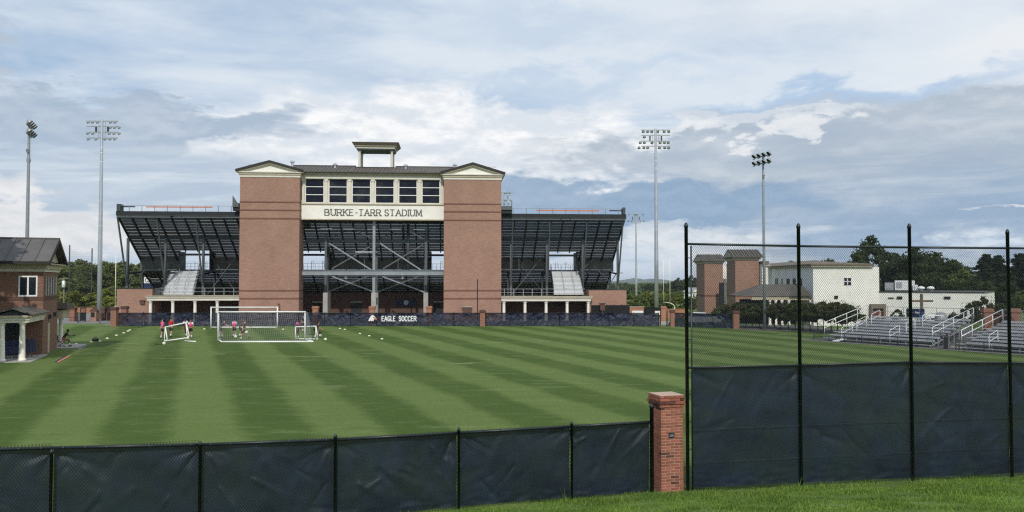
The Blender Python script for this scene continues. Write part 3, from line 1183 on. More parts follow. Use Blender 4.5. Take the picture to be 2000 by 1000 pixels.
def tower(px0, px1, ybr, yap, bands, pe0, pe1, ye0, ye1, deep_side):
    s0, s1 = ss(px0, 0), ss(px1, 0)
    mid = (px0 + px1) / 2
    zc = S(mid, ybr, 0)[1]
    body = MB().box(s0, s1, 0, 3.1, -.2, 12.3).box(s0, s1, 0, 8.6, 12.3, zc).build('brick_tower', 'brick_stadium', pb)
    for yb in bands:
        z = S(mid, yb, 0)[1]
        MB().box(s0 - .03, s1 + .03, -.03, 3.13 if z < 12 else 8.63, z - .10, z + .07).build('brick_band', 'brick_band', body)
    h1, h2, h3 = zc + .30, zc + .56, zc + .70
    cb = MB()
    cb.box(s0 - .07, s1 + .07, -.07, 8.67, zc, h1)
    cb.box(s0 - .30, s1 + .30, -.30, 8.9, h2, h3)
    cb.build('cornice', 'trim_cream', body)
    MB().box(s0 - .17, s1 + .17, -.17, 8.77, h1, h2).build('frieze', 'trim_beige', body)
    za = S(mid, yap, -.4)[1]
    e0, e1 = s0 - .48, s1 + .48
    sm_ = (s0 + s1) / 2
    MB().prism([(s0 - .3, h3), (s1 + .3, h3), (sm_, za - .24)], -.05, .3).build('tympanum', 'stucco_cream', body)
    rk = MB()
    zt = za - .22
    zlow = h3 + .02
    for e in (e0, e1):
        sg = 1 if e > sm_ else -1
        rk.prism([(e - sg * .12, zlow - .0), (sm_, zt), (sm_, zt - .20), (e - sg * .75, zlow)] if sg < 0 else
                 [(e - sg * .12, zlow), (e - sg * .75, zlow), (sm_, zt - .20), (sm_, zt)], -.36, -.06)
    rk.build('raking_cornice', 'trim_beige', body)
    rf = MB()
    rf.prism([(e0, zlow + .0), (sm_, zt), (e1, zlow + .0), (e1, zlow + .20), (sm_, za), (e0, zlow + .20)], -.46, 9.3)
    rf.build('gable_roof', 'roof_metal', body)
    ed = MB()
    ed.prism([(e0 - .02, zlow - .02), (sm_, zt - .02), (e1 + .02, zlow - .02), (e1 + .02, zlow + .23), (sm_, za + .03), (e0 - .02, zlow + .23)], -.52, -.463)
    ed.build('roof_edge', 'roof_edge', body)
    MB().box(e0, s0 - .31, -.4, 9.0, zlow - .12, zlow - .03).build('soffit', 'trim_beige', body)
    MB().box(s1 + .31, e1, -.4, 9.0, zlow - .12, zlow - .03).build('soffit', 'trim_beige', body)
    return s0, s1


lt = tower(467.6, 584.4, 346.2, 313.2, (394.5, 410.3, 426.7, 567.5, 583.0), 461, 595.5, 333.5, 338, 1)
rt = tower(866.8, 979.0, 351.0, 317.4, (398.4, 413.6, 430.2, 567.3, 583.0), 861, 986.5, 339, 339, -1)
sl, sr = lt[1], rt[0]

# between the towers
zb, zt_ = sz(430.0, 1.0), sz(400.0, 1.0)
MB().box(sl + .01, sr - .01, 1.0, 1.5, zb + .14, zt_).build('name_band', 'stucco_cream', pb)
MB().box(sl + .012, sr - .012, .95, 1.55, zb, zb + .14).build('band_lip', 'trim_beige', pb)
MB().box(sl + .02, sr - .02, 1.55, 8.6, zb + .1, zb + .3).build('underside', 'steel_dark', pb)
MB().box(sl + .012, sr - .012, .86, 1.55, zt_, zt_ + .12).build('ledge', 'trim_beige', pb)
zw0 = zt_ + .12
zw1 = sz(350.2, 1.3)
zf1 = sz(342.0, 1.1)
MB().box(sl + .012, sr - .012, 1.12, 1.5, zw0, sz(396.2, 1.12)).build('sill', 'trim_cream', pb)
MB().box(sl + .012, sr - .012, 1.05, 1.6, zw1, zf1).build('lintel', 'trim_cream', pb)
MB().box(sl + .012, sr - .012, .70, 1.6, zf1, zf1 + .22).build('eave_cornice', 'trim_beige', pb)
MB().box(sl - .3, sr + .3, .42, .95, zf1 + .22, zf1 + .38).build('gutter', 'roof_edge', pb)
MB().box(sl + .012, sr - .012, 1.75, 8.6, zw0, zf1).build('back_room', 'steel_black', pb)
wx = [(596.3, 632.6), (642.2, 678.2), (687.8, 723.8), (733.2, 769.6), (778.8, 814.6), (824.2, 859.2)]
zsill = sz(396.2, 1.12)
edges = [sl + .02]
for a, b in wx:
    edges += [ss(a, 1.3, 372), ss(b, 1.3, 372)]
edges.append(sr - .02)
for i in range(0, len(edges), 2):
    a, b = edges[i], edges[i + 1]
    m = MB()
    m.box(a, b, 1.28, 1.6, zsill, zw1)
    if b - a > .25:
        c = (a + b) / 2
        m.box(c - .16, c + .16, 1.14, 1.279, zsill + .25, zw1 - .3)
        m.box(c - .24, c + .24, 1.10, 1.278, zsill, zsill + .25)
        m.box(c - .24, c + .24, 1.09, 1.277, zw1 - .3, zw1)
        m.box(c - .05, c + .05, 1.12, 1.139, zsill + .27, zw1 - .32)
    m.build('pilaster', 'trim_cream', pb)
for i in range(6):
    a, b = edges[1 + 2 * i], edges[2 + 2 * i]
    fr = MB()
    fr.box(a, a + .07, 1.33, 1.5, zsill, zw1).box(b - .07, b, 1.33, 1.5, zsill, zw1)
    H = zw1 - zsill
    for q in range(4):
        z = zsill + H * q / 3
        z0, z1 = max(zsill, z - .045), min(zw1, z + .045)
        fr.box(a + .07, b - .07, 1.33, 1.5, z0, z1)
    w_ = fr.build('window', 'white_paint', pb)
    for q in range(3):
        MB().box(a + .07, b - .07, 1.42, 1.46, zsill + H * q / 3 + .045, zsill + H * (q + 1) / 3 - .045).build('pane', 'window_glass', w_)

# raised serif letters
for txt, xa, xb in (('BURKE', 634.6, 690.2), ('-', 694.0, 698.6), ('TARR', 701.2, 743.6), ('STADIUM', 752.0, 823.4)):
    z0, z1 = sz(421.0, 1.0), sz(409.4, 1.0)
    for c, x, w in text_layout(txt, ss(xa, 1.0, 415), ss(xb, 1.0, 415), z1 - z0, .86, .30):
        letter_mb(c, x, z0, w, z1 - z0, .118, .955, .04, True).build('letter', 'letter_grey', pb)

# roof with a cut for the open canopy
RT0, RT1 = .40, 5.6
zr0 = zf1 + .38
zr1 = sz(325.3, RT1, 727)
segs = [(sl - 1.9, ss(695.5, RT1, 326), RT1), (ss(695.5, RT1, 326), ss(772.5, RT1, 326), 4.3), (ss(772.5, RT1, 326), sr + 1.9, RT1)]
for a, b, t1 in segs:
    z1 = zr0 + (zr1 - zr0) * (t1 - RT0) / (RT1 - RT0)
    sl_ = MB().prismx([(RT0, zr0), (t1, z1), (t1, z1 - .15), (RT0, zr0 - .15)], a + .003, b - .003).build('roof_panel', 'roof_metal', pb)
    sm2 = MB()
    x = a + .25
    while x < b - .1:
        sm2.beam((x, RT0, zr0 + .03), (x, t1, z1 + .03), .05, .09)
        x += .47
    kind(sm2.build('seam', 'roof_metal', sl_), 'stuff')
    MB().box(a + .003, b - .003, t1 - .10, t1 + .16, z1 - .2, z1 + .10).build('ridge_cap', 'roof_edge', sl_)
    MB().prismx([(t1 + .17, z1 - .02), (9.2, zr0 - .2), (t1 + .17, zr0 - .2)], a + .01, b - .01).build('back_slope', 'roof_metal', sl_)

# open canopy on four columns
cz0 = sz(331.0, 4.9, 735)
cz1 = sz(293.6, 4.9, 735)
cs0, cs1 = ss(702.6, 4.9, 310), ss(765.4, 4.9, 310)
can = MB().box(cs0 - .35, cs1 + .35, 4.4, 8.2, cz1, cz1 + .16).build('roof_canopy', 'steel_dark', pb)
for s in (cs0, cs1):
    for t in (4.85, 7.75):
        m = MB().lathe([(.23, 0), (.23, .12), (.17, .16), (.165, .5), (.15, cz1 - cz0 - .35), (.155, cz1 - cz0 - .22), (.21, cz1 - cz0 - .16), (.21, cz1 - cz0)], 12, (s, t, cz0 - .05))
        m.build('column', 'trim_cream', can, True)
MB().box(cs0 - .42, cs1 + .42, 4.32, 8.28, cz1 + .162, cz1 + .44).build('fascia', 'trim_cream', can)
MB().box(cs0 - .62, cs1 + .62, 4.12, 8.48, cz1 + .44, cz1 + .56).build('moulding', 'trim_beige', can)
cp = MB()
vs = []
for o_, z in ((.66, cz1 + .56), (.98, cz1 + .92)):
    vs += [(cs0 - o_, 4.7 - o_, z), (cs1 + o_, 4.7 - o_, z), (cs1 + o_, 7.9 + o_, z), (cs0 - o_, 7.9 + o_, z)]
cp.add(vs, [(3, 2, 1, 0), (0, 1, 5, 4), (1, 2, 6, 5), (2, 3, 7, 6), (3, 0, 4, 7), (4, 5, 6, 7)])
cp.build('crown_moulding', 'roof_beige', can)

# roof vents
for px, py, kind_ in ((571, 323, 1), (654.5, 328, 0), (792.5, 330, 0), (888.5, 329, 0), (525 - 36, 330, 0)):
    s, z = S(px, py, 3.4)
    m = MB()
    m.cyl((s, 3.4, z - .6), (s, 3.4, z + .35), .17, n=10)
    m.cyl((s, 3.4, z + .37), (s, 3.4, z + .44), .30, n=10)
    m.cyl((s, 3.4, z + .44), (s, 3.4, z + .62), .12, n=8)
    for d in (-.26, .26):
        m.cyl((s + d, 3.4, z + .36), (s + d, 3.4, z + .60), .05, n=6)
    m.build('roof_vent', 'galvanized', pb)
s, z = S(962, 326, 2.0)
MB().beam((s - .45, 2.0, z + .05), (s + .5, 2.0, z + .02), .25, .14).cyl((s - .4, 2, z - .4), (s - .4, 2, z + .1), .08).build('roof_vent', 'aluminium', pb)

# small fittings on the towers' feet
s0, z0 = S(904, 598.5, -.15)
s1, z1 = S(921, 612, -.15)
MB().box(s0, s1, -.45, -.035, z1, z0 - .1).build('meter_cabinet', 'brick_dark', pb)
MB().box(s0 - .1, s1 + .05, -.55, -.03, z0 - .1, z0).build('cabinet_hood', 'concrete', pb)
s, z = S(545.5, 594, -.1)
MB().tube([(s + .05, -.12, z - 2), (s + .05, -.12, z - .1), (s - .02, -.12, z + .02), (s - .2, -.12, z + .02)], .05).build('drain_pipe', 'brick_dark', pb)

# ------------------------------------------------------------------ the steel grandstand seen from behind
gs = stadium_thing('grandstand', 'tall steel grandstand seen from behind, showing the underside of its rows', 'grandstand')
gL, gR = ss(229.5, 1.6, 413), ss(1221.0, 1.6, 414)
NR, TD, RS = 16, .4875, .335
T0, Z0 = 1.6, 13.55
ports = [(ss(357.5, 9.4, 510), ss(414.5, 9.4, 510)), (ss(588, 9.4, 510), ss(645, 9.4, 510)), (ss(843, 9.4, 510), ss(899, 9.4, 510)), (ss(1070.5, 9.4, 510), ss(1122.5, 9.4, 510))]


def spans(cut):
    if not cut:
        return [(gL, gR)]
    out, a = [], gL
    for p, q in ports:
        out.append((a, p))
        a = q
    out.append((a, gR))
    return out


for i in range(NR):
    t, z = T0 + i * TD, Z0 - i * RS
    for a, b in spans(i >= 13):
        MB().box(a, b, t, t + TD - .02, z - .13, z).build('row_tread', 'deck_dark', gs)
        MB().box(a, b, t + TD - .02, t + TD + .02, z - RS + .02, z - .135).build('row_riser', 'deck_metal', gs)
tF = T0 + NR * TD
zF = Z0 - NR * RS
for a, b in spans(True):
    n = max(1, int(round((b - a) / 4.8)))
    for q in range(n):
        MB().box(a + (b - a) * q / n + .01, a + (b - a) * (q + 1) / n - .01, tF + .03, tF + .10, 6.72, zF + .02).build('fascia_panel', 'deck_metal', gs)
MB().box(gL, gR, tF + .0, tF + .2, 6.45, 6.70).build('fascia_beam', 'steel_girder', gs)
MB().box(gL, gR, tF + .2, tF + 1.5, 6.52, 6.62).build('aisle_floor', 'deck_dark', gs)
for a, b in ports:
    MB().ibeam((a - .5, tF - .2, 8.72), (b + .5, tF - .2, 8.72), .2, .28).build('portal_beam', 'steel_black', gs)
    MB().box(a - .14, a - .0, tF - 1.4, tF + 1.2, 6.6, 9.1).build('portal_side', 'deck_dark', gs)
    MB().box(b + .0, b + .14, tF - 1.4, tF + 1.2, 6.6, 9.1).build('portal_side', 'deck_dark', gs)
    rl = MB()
    for q in range(8):
        x = a + .15 + (b - a - .3) * q / 7
        rl.cyl((x, tF + 1.3, 6.6), (x, tF + 1.3, 7.55 + (.3 if q in (2, 5) else 0)), .022, n=5)
    rl.cyl((a, tF + 1.3, 7.55), (b, tF + 1.3, 7.55), .022, n=5)
    rl.cyl((a, tF + 1.3, 7.1), (b, tF + 1.3, 7.1), .018, n=5)
    for x in (a + (b - a) * .32, a + (b - a) * .68):
        rl.tube([(x, tF + 1.2, 6.6), (x, tF + 1.2, 7.9), (x + .25, tF + 1.2, 7.9), (x + .3, tF + 1.2, 6.9)], .022, 5)
    rl.build('portal_rail', 'aluminium', gs)
LT0, LZ0, LN, LTD, LRS = tF + 1.5, 6.50, 10, .66, .345
for i in range(LN):
    t, z = LT0 + i * LTD, LZ0 - i * LRS
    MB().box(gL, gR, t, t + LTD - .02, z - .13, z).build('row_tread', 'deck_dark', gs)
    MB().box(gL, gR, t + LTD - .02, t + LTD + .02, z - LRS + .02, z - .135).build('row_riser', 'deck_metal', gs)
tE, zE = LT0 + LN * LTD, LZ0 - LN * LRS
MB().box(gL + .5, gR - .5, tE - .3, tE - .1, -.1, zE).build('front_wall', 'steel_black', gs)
nr = int((gR - gL) / 1.62)
rm = MB().ibeam((0, T0, Z0 - .34), (0, tF + .1, zF - .24), .16, .30).ibeam((0, tF + .16, 6.7), (0, tF + .16, zF - .2), .16, .2, (0, 1, 0)).mesh('raker', 'steel_black')
rm3 = MB().ibeam((0, T0, Z0 - .34), (0, tF - 1.7, zF + .93), .16, .30).mesh('raker', 'steel_black')
rm2 = MB().ibeam((0, LT0 - .1, LZ0 - .3), (0, tE, zE - .25), .16, .28).mesh('raker', 'steel_black')
for q in range(nr + 1):
    x = gL + .1 + (gR - gL - .2) * q / nr
    inp = any(a - .1 < x < b + .1 for a, b in ports)
    put('raker', rm3 if inp else rm, gs, (x, 0, 0))
    if q % 2 == 0 or x < gL + 2 or x > gR - 2:
        put('raker', rm2, gs, (x, 0, 0))
# rear edge, railing and rail boards
MB().box(gL - .1, gR + .1, T0 - .22, T0 - .02, Z0 - .15, Z0 + .38).build('rear_edge', 'steel_black', gs)
for a, b in ((229.5, 334), (342, 355), (357, 470), (979, 1094), (1097, 1112), (1114, 1221)):
    MB().ibeam((ss(a, T0, 416), T0 - .28, Z0 - .30), (ss(b, T0, 416), T0 - .28, Z0 - .30), .22, .27).build('edge_girder', 'steel_girder', gs)
zR0, zR1 = Z0 + .38, Z0 + 1.12
pmh = MB().cyl((0, 0, 0), (0, 0, zR1 - zR0), .045, n=6).mesh('rail_post', 'galvanized_dull')
for a, b in ((253, 452), (1002, 1208)):
    n = 8
    for q in range(n + 1):
        put('rail_post', pmh, gs, (ss(a + (b - a) * q / n, T0, 404), T0 - .1, zR0))
for a, b in ((229, 466), (981, 1221)):
    MB().cyl((ss(a, T0, 404), T0 - .1, zR1), (ss(b, T0, 404), T0 - .1, zR1), .032, n=5).build('top_rail', 'galvanized_dull', gs)
for a, b, y, mt in ((285, 415, 404, 'orange_paint'), (233, 264, 403.5, 'steel_black'), (1047, 1170, 411, 'orange_paint'), (1190, 1217, 411.5, 'navy_paint')):
    sa, za = S(a, y, T0 + .5)
    sb, _ = S(b, y, T0 + .5)
    MB().box(sa, sb, T0 + .45, T0 + .52, za - .075, za + .075).build('rail_board', mt, gs)
lg = MB()
for a, b, n in ((288, 412, 7), (1050, 1168, 7)):
    for q in range(n + 1):
        x = ss(a + (b - a) * q / n, T0 + .5, 404)
        lg.cyl((x, T0 + .53, Z0), (x, T0 + .53, zR0 + .25), .02, n=5)
lg.build('board_leg', 'galvanized', gs)
for px, w in ((229.5, .42), (1220.5, -.3)):
    x = ss(px, T0, 404)
    MB().box(min(x, x + w), max(x, x + w), T0 - .3, T0 + .9, Z0 + .38, Z0 + 1.28).build('end_panel', 'steel_dark', gs)
# camera ledges beside the towers
for a, b, y0, y1, mt in ((455, 467.5, 384, 410, 'steel_dark'), (979.2, 1000, 390, 412, 'steel_dark')):
    sa, sb = ss(a, .6, 400), ss(b, .6, 400)
    za, zb2 = sz(y1, .6, 700), sz(y0, .6, 700)
    m = MB()
    m.box(sa, sb, .3, 3.5, za + .25, za + .75)
    m.build('ledge_box', 'steel_girder', gs)
    MB().box(sa, sb, .5, 3.3, za - .2, za + .25).build('ledge_bracket', 'steel_black', gs)
    x = sa if a < 500 else sb
    sg = 1 if a < 500 else -1
    MB().prism([(x, za + .75), (x + sg * .62, za + .75), (x, zb2)] if sg > 0 else [(x, za + .75), (x, zb2), (x + sg * .08, zb2), (x + sg * .10, za + .75)], .35, .45).build('ledge_wing', 'deck_metal', gs)


def column(px, t, z1, w=.30, py=520, mat='steel_girder', z0=0.0):
    x = ss(px, t, py)
    MB().ibeam((x, t, z0), (x, t, z1), w, w, (0, 1, 0)).build('steel_column', mat, gs)
    return x


deck_z = lambda t: Z0 - (t - T0) / TD * RS - .5
for px in (249.5, 323.5, 397, 998, 1068, 1138, 1206.5):
    x = column(px, 5.0, deck_z(5.0), .28)
    MB().beam((x, T0 - .1, Z0 - .45), (x, 4.84, 4.6), .17, .2).build('prop', 'steel_girder', gs)
    x2 = x
    MB().ibeam((x2, tF + .9, 0), (x2, tF + .9, 6.45), .26, .26, (0, 1, 0)).build('steel_column', 'steel_dark', gs)
    MB().beam((x2, 5.15, 6.1), (x2, tF + .75, 6.35), .14, .2).build('cross_beam', 'steel_black', gs)
MB().ibeam((gL, 5.0, deck_z(5.0) + .1), (ss(470, 5, 455), 5.0, deck_z(5.0) + .1), .22, .36).build('girder', 'steel_dark', gs)
MB().ibeam((ss(975, 5, 455), 5.0, deck_z(5.0) + .1), (gR, 5.0, deck_z(5.0) + .1), .22, .36).build('girder', 'steel_dark', gs)


def brace(p, q, t, w=.07, mat='steel_girder', t2=None):
    (a, za), (b, zb3) = S(*p, t), S(*q, t if t2 is None else t2)
    MB().beam((a, t, za), (b, t if t2 is None else t2, zb3), w, w * 1.3).build('brace', mat, gs)


for p, q, t in (((262, 525), (238, 575), 8), ((250, 560), (283, 528), 8), ((405, 575), (462, 500), 8), ((412, 500), (466, 578), 8.2),
                ((1000, 575), (1060, 500), 8), ((1003, 500), (1062, 572), 8.2), ((1082, 578), (1160, 505), 8), ((1140, 500), (1200, 560), 8.2),
                ((1178, 535), (1207, 575), 7.8), ((1205, 532), (1180, 574), 8), ((1196, 534), (1217, 533), 8)):
    brace(p, q, t, .075 if t > 7.9 else .1, 'steel_dark' if t != 8 else 'steel_girder')

# middle passage: front frame, columns on pedestals, crossed braces
zbm0, zbm1 = sz(537.5, 1.5), sz(527.5, 1.5)
MB().ibeam((sl + .02, 1.6, (zbm0 + zbm1) / 2), (sr - .02, 1.6, (zbm0 + zbm1) / 2), .34, zbm1 - zbm0).build('front_beam', 'galvanized_dull', gs)
for px, t, w, mt in ((730.5, 1.95, .34, 'galvanized_dull'), (636.5, 4.2, .30, 'steel_girder'), (641.5, 6.6, .30, 'steel_dark'), (735.5, 6.4, .30, 'steel_girder'), (832.0, 4.2, .34, 'steel_girder'), (830, 7.0, .26, 'steel_dark')):
    x = column(px, t, zb if t < 2 else deck_z(t), w, 500, mt)
    zp = sz(571.5, t)
    if t < 6.9:
        MB().box(x - .30, x + .30, t - .30, t + .30, 0, zp).build('pedestal', 'concrete', gs)
x = ss(797, 4.3, 480)
MB().cyl((x, 4.4, zbm1), (x, 4.4, zb + .1), .20, n=10).build('down_pipe', 'steel_girder', gs, True)
MB().cyl((x - .75, 5.4, zbm1), (x - .75, 5.4, zb + .1), .08, n=8).build('down_pipe', 'steel_dark', gs, True)
MB().ibeam((sl, 4.4, sz(471, 4.4)), (sr, 4.4, sz(471, 4.4)), .25, .36).build('girder', 'steel_girder', gs)
for p, q in (((643, 475), (725, 527)), ((648, 525), (722, 482)), ((742, 475), (822, 527)), ((748, 525), (826, 478)),
             ((643, 466), (672, 452)), ((700, 452), (727, 466)), ((742, 466), (770, 452)), ((800, 452), (828, 467)),
             ((649, 540), (726, 568.5)), ((640, 570.5), (720, 539)), ((747, 540), (830, 571)), ((737, 570.5), (820, 539))):
    brace(p, q, 3.9 if p[0] < q[0] and p[1] < q[1] else 4.05, .13, 'galvanized_dull' if p[1] < q[1] else 'steel_girder')

# things hung under the stand
for px, py, t, lab in ((679, 436, 2.4, 'bell lamp hanging under the name band on the left'), (788, 436.5, 2.4, 'bell lamp hanging under the name band on the right'),
                       (675.5, 541.5, 2.2, 'pale bell lamp under the steel beam on the left'), (786, 541.5, 2.2, 'pale bell lamp under the steel beam on the right')):
    s, z = S(px, py, t)
    o = thing('hanging_lamp', lab, 'lamp', SO + SU * s + SV * t + Vector((0, 0, z)), SA, 'bell lamps in the stadium passage')
    MB().lathe([(.07, .30), (.09, .26), (.10, .10)], 10).build('socket', 'lamp_housing' if py < 500 else 'white_paint', o, True)
    MB().lathe([(.10, .10), (.16, .02), (.27, -.22), (.25, -.22), (.12, .0)], 12).build('shade', 'lamp_housing' if py < 500 else 'white_paint', o, True)
    MB().cyl((0, 0, .30), (0, 0, .52 if py < 500 else .36), .02, n=6).build('hook', 'steel_dark', o)
for k, (px0, px1, py) in enumerate(((626.5, 648.5, 447), (671, 693, 447.5), (717, 739, 448), (761, 783, 448), (807.5, 829.5, 448.3), (694.5, 737, 492.3))):
    s0, z0 = S(px0, py, 3.0)
    s1, _ = S(px1, py, 3.0)
    lab = ['first', 'second', 'third', 'fourth', 'fifth'][k] + ' strip lamp from the left in the row under the stand' if k < 5 else 'long strip lamp hanging lower across the middle column'
    o = thing('strip_lamp', lab, 'lamp', SO + SU * s0 + SV * 3.0 + Vector((0, 0, z0)), SA, 'strip lamps under the stand')
    MB().box(0, s1 - s0, -.10, .10, -.04, .06).build('housing', 'aluminium', o)
    MB().cyl((.2, 0, .06), (.2, 0, .35), .012, n=4).cyl((s1 - s0 - .2, 0, .06), (s1 - s0 - .2, 0, .35), .012, n=4).build('hanger', 'steel_dark', o)

# brick wall of the concourse, with faint letters, doors and a navy banner
cw = stadium_thing('concourse_wall', 'shaded brick wall with dark raised letters deep inside the stadium passage', 'wall')
TW = 15.0
MB().box(ss(560, TW), ss(890, TW), TW, TW + .3, -.1, sz(571.5, TW)).build('wall_face', 'brick_dark', cw)  # brick darker than the towers' so its colour carries the passage shade
z0, z1 = sz(582.6, TW), sz(575.5, TW)
for txt, xa, xb in (('CARSON', 645, 692), ('-', 694, 698), ('NEWMAN', 702, 761), ('UNIVERSITY', 768, 846)):
    for c, x, w in text_layout(txt, ss(xa, TW, 580), ss(xb, TW, 580), z1 - z0, .8, .4):
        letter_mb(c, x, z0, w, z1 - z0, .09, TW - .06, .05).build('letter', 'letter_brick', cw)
for a, b in ((611, 629), (685.5, 706), (847, 865)):
    s0, s1 = ss(a, TW, 600), ss(b, TW, 600)
    d_ = MB().box(s0, s1, TW - .05, TW - .002, 0, sz(591, TW)).build('door', 'steel_black', cw)
    MB().box(s0 - .1, s1 + .1, TW - .12, TW - .004, sz(591, TW) + .004, sz(588.5, TW)).build('lintel', 'concrete', d_)
s0, s1 = ss(773, TW - .3, 590), ss(813, TW - .3, 590)
bn = stadium_thing('banner', 'dark navy banner with a round grey emblem on the concourse wall', 'banner')
MB().box(s0, s1, TW - .2, TW - .15, sz(598, TW), sz(585.5, TW)).build('cloth', 'navy_paint', bn)
MB().cyl(((s0 + s1) / 2, TW - .22, sz(591, TW)), ((s0 + s1) / 2, TW - .203, sz(591, TW)), .36, n=16).build('emblem', 'aluminium_grey', bn)

# ------------------------------------------------------------------ aluminium stairs up to the portals
for k, (xb0, xb1, xt0, xt1, lab) in enumerate(((315.6, 378.0, 333.5, 389.5, 'wide bright aluminium stairway rising to the left portal'),
                                               (1081.5, 1140.5, 1075.5, 1130.5, 'wide bright aluminium stairway rising to the right portal'))):
    st = stadium_thing('stairway', lab, 'stairs', 'stairways under the grandstand')
    ta, tb = 2.2, tF + .1
    za, zb4 = 3.32, 6.5
    n = 18
    a0, a1 = ss(xb0, ta, 576), ss(xb1, ta, 576)
    b0, b1 = ss(xt0, tb, 529), ss(xt1, tb, 529)
    for q in range(n):
        f, g = q / n, (q + 1) / n
        t0, t1 = ta + (tb - ta) * f, ta + (tb - ta) * g
        z = za + (zb4 - za) * g
        x0, x1 = a0 + (b0 - a0) * f, a1 + (b1 - a1) * f
        MB().box(x0, x1, t0, t1 + .03, z - .04, z).build('step', 'aluminium', st)
        MB().box(x0 + .03, x1 - .03, t0 + .05, t0 + .08, z - (zb4 - za) / n + .02, z - .062).build('riser', 'aluminium', st)
    for (p0, p1) in ((a0, b0), (a1, b1)):
        MB().beam((p0, ta, za - .1), (p1, tb, zb4 - .1), .06, .35).build('stringer', 'steel_dark', st)
        r_ = MB()
        r_.cyl((p0, ta, za + .95), (p1, tb, zb4 + .95), .03, n=6)
        r_.cyl((p0, ta, za + .5), (p1, tb, zb4 + .5), .025, n=6)
        for q in range(7):
            f = q / 6
            r_.cyl((p0 + (p1 - p0) * f, ta + (tb - ta) * f, za + (zb4 - za) * f), (p0 + (p1 - p0) * f, ta + (tb - ta) * f, za + .95 + (zb4 - za) * f), .025, n=6)
        r_.build('handrail', 'steel_dark', st)
    for g in (.36, .70):
        p0, p1 = a0 + (a1 - a0) * g, b0 + (b1 - b0) * g
        r_ = MB()
        r_.cyl((p0, ta, za + .9), (p1, tb, zb4 + .9), .02, n=6)
        for q in range(6):
            f = q / 5
            r_.cyl((p0 + (p1 - p0) * f, ta + (tb - ta) * f, za + (zb4 - za) * f), (p0 + (p1 - p0) * f, ta + (tb - ta) * f, za + .9 + (zb4 - za) * f), .02, n=6)
        r_.build('middle_rail', 'galvanized', st)

# ------------------------------------------------------------------ colonnades, end blocks
def colonnade(px0, px1, cols, label, yt, yb, ext):
    t = stadium_thing('colonnade', label, 'colonnade', 'colonnades beside the stadium towers')
    s0, s1 = ss(px0, -.2, 582), ss(px1, -.2, 582)
    mid = (px0 + px1) / 2
    z1, z0 = S(mid, yt, -.2)[1], S(mid, yb, -.2)[1]
    h = z1 - z0
    eb = MB()
    e0, e1 = (ext, 0) if px0 < 400 else (0, ext)
    eb.box(s0, s1, -.20, 4.6, z0, z0 + h * .48)
    eb.box(s0 - e0 * .12, s1 + e1 * .12, -.32, 4.6, z0 + h * .62, z0 + h * .86)
    eb.build('entablature', 'trim_cream', t)
    MB().box(s0 - e0 * .06, s1 + e1 * .06, -.26, 4.6, z0 + h * .48, z0 + h * .62).build('moulding', 'trim_beige', t)
    MB().box(s0 - e0 * .2, s1 + e1 * .2, -.40, 4.6, z0 + h * .86, z1).build('coping', 'trim_beige', t)
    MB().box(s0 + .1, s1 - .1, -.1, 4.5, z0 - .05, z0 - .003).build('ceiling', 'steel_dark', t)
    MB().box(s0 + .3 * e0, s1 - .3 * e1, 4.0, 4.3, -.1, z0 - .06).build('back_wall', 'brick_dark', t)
    for px in cols:
        x = ss(px, .15, 598)
        m = MB().lathe([(.27, -.05), (.27, .12), (.21, .18), (.205, .6), (.185, z0 - .42), (.19, z0 - .26), (.25, z0 - .2), (.26, z0 - .12), (.26, z0 - .01)], 14, (x, .15, 0))
        m.build('column', 'column_white', t, True)
    return t, s0, s1, z1


cl, a, b, z1 = colonnade(287.0, 467.3, (294, 337.6, 381, 424.4), 'cream colonnade with round white columns left of the stadium towers', 577.6, 587.0, 1)
rl = MB()
for px in (400, 419, 437.5, 456.5):
    x = ss(px, 1.0, 570)
    rl.cyl((x, 1.0, z1), (x, 1.0, z1 + .95), .04, n=6)
rl.build('rail_post', 'galvanized', cl)
r2 = MB()
r2.cyl((ss(313, 1.0), 1.0, z1 + .95), (b, 1.0, z1 + .95), .02, n=5).cyl((ss(313, 1.0), 1.0, z1 + .5), (b, 1.0, z1 + .5), .015, n=5)
for px in (316, 331, 346, 361, 376):
    x = ss(px, 1.0, 570)
    r2.cyl((x, 1.0, z1), (x, 1.0, z1 + .95), .02, n=5)
r2.build('guard_rail', 'galvanized_dull', cl)
cr, a, b, z1 = colonnade(979.3, 1154.5, (984.2, 1025.4, 1066.6, 1107.6, 1149.0), 'cream colonnade with five white columns right of the stadium towers', 579.0, 588.2, 1)
rl = MB()
for px in (985, 1003.5, 1022, 1039.5, 1057.5):
    x = ss(px, 1.0, 570)
    rl.cyl((x, 1.0, z1), (x, 1.0, z1 + .95), .04, n=6)
rl.build('rail_post', 'galvanized', cr)
r2 = MB()
r2.cyl((a, 1.0, z1 + .95), (ss(1142, 1.0), 1.0, z1 + .95), .02, n=5).cyl((a, 1.0, z1 + .5), (ss(1142, 1.0), 1.0, z1 + .5), .015, n=5)
r2.build('guard_rail', 'galvanized_dull', cr)
for px, w, h in ((1092, 1.3, .55), (1062, 1.3, .5)):
    x, z = S(px, 594, 3.9)
    MB().box(x - w / 2, x + w / 2, 3.9, 3.99, z - h / 2, z + h / 2).build('vent_grille', 'steel_black', cr)

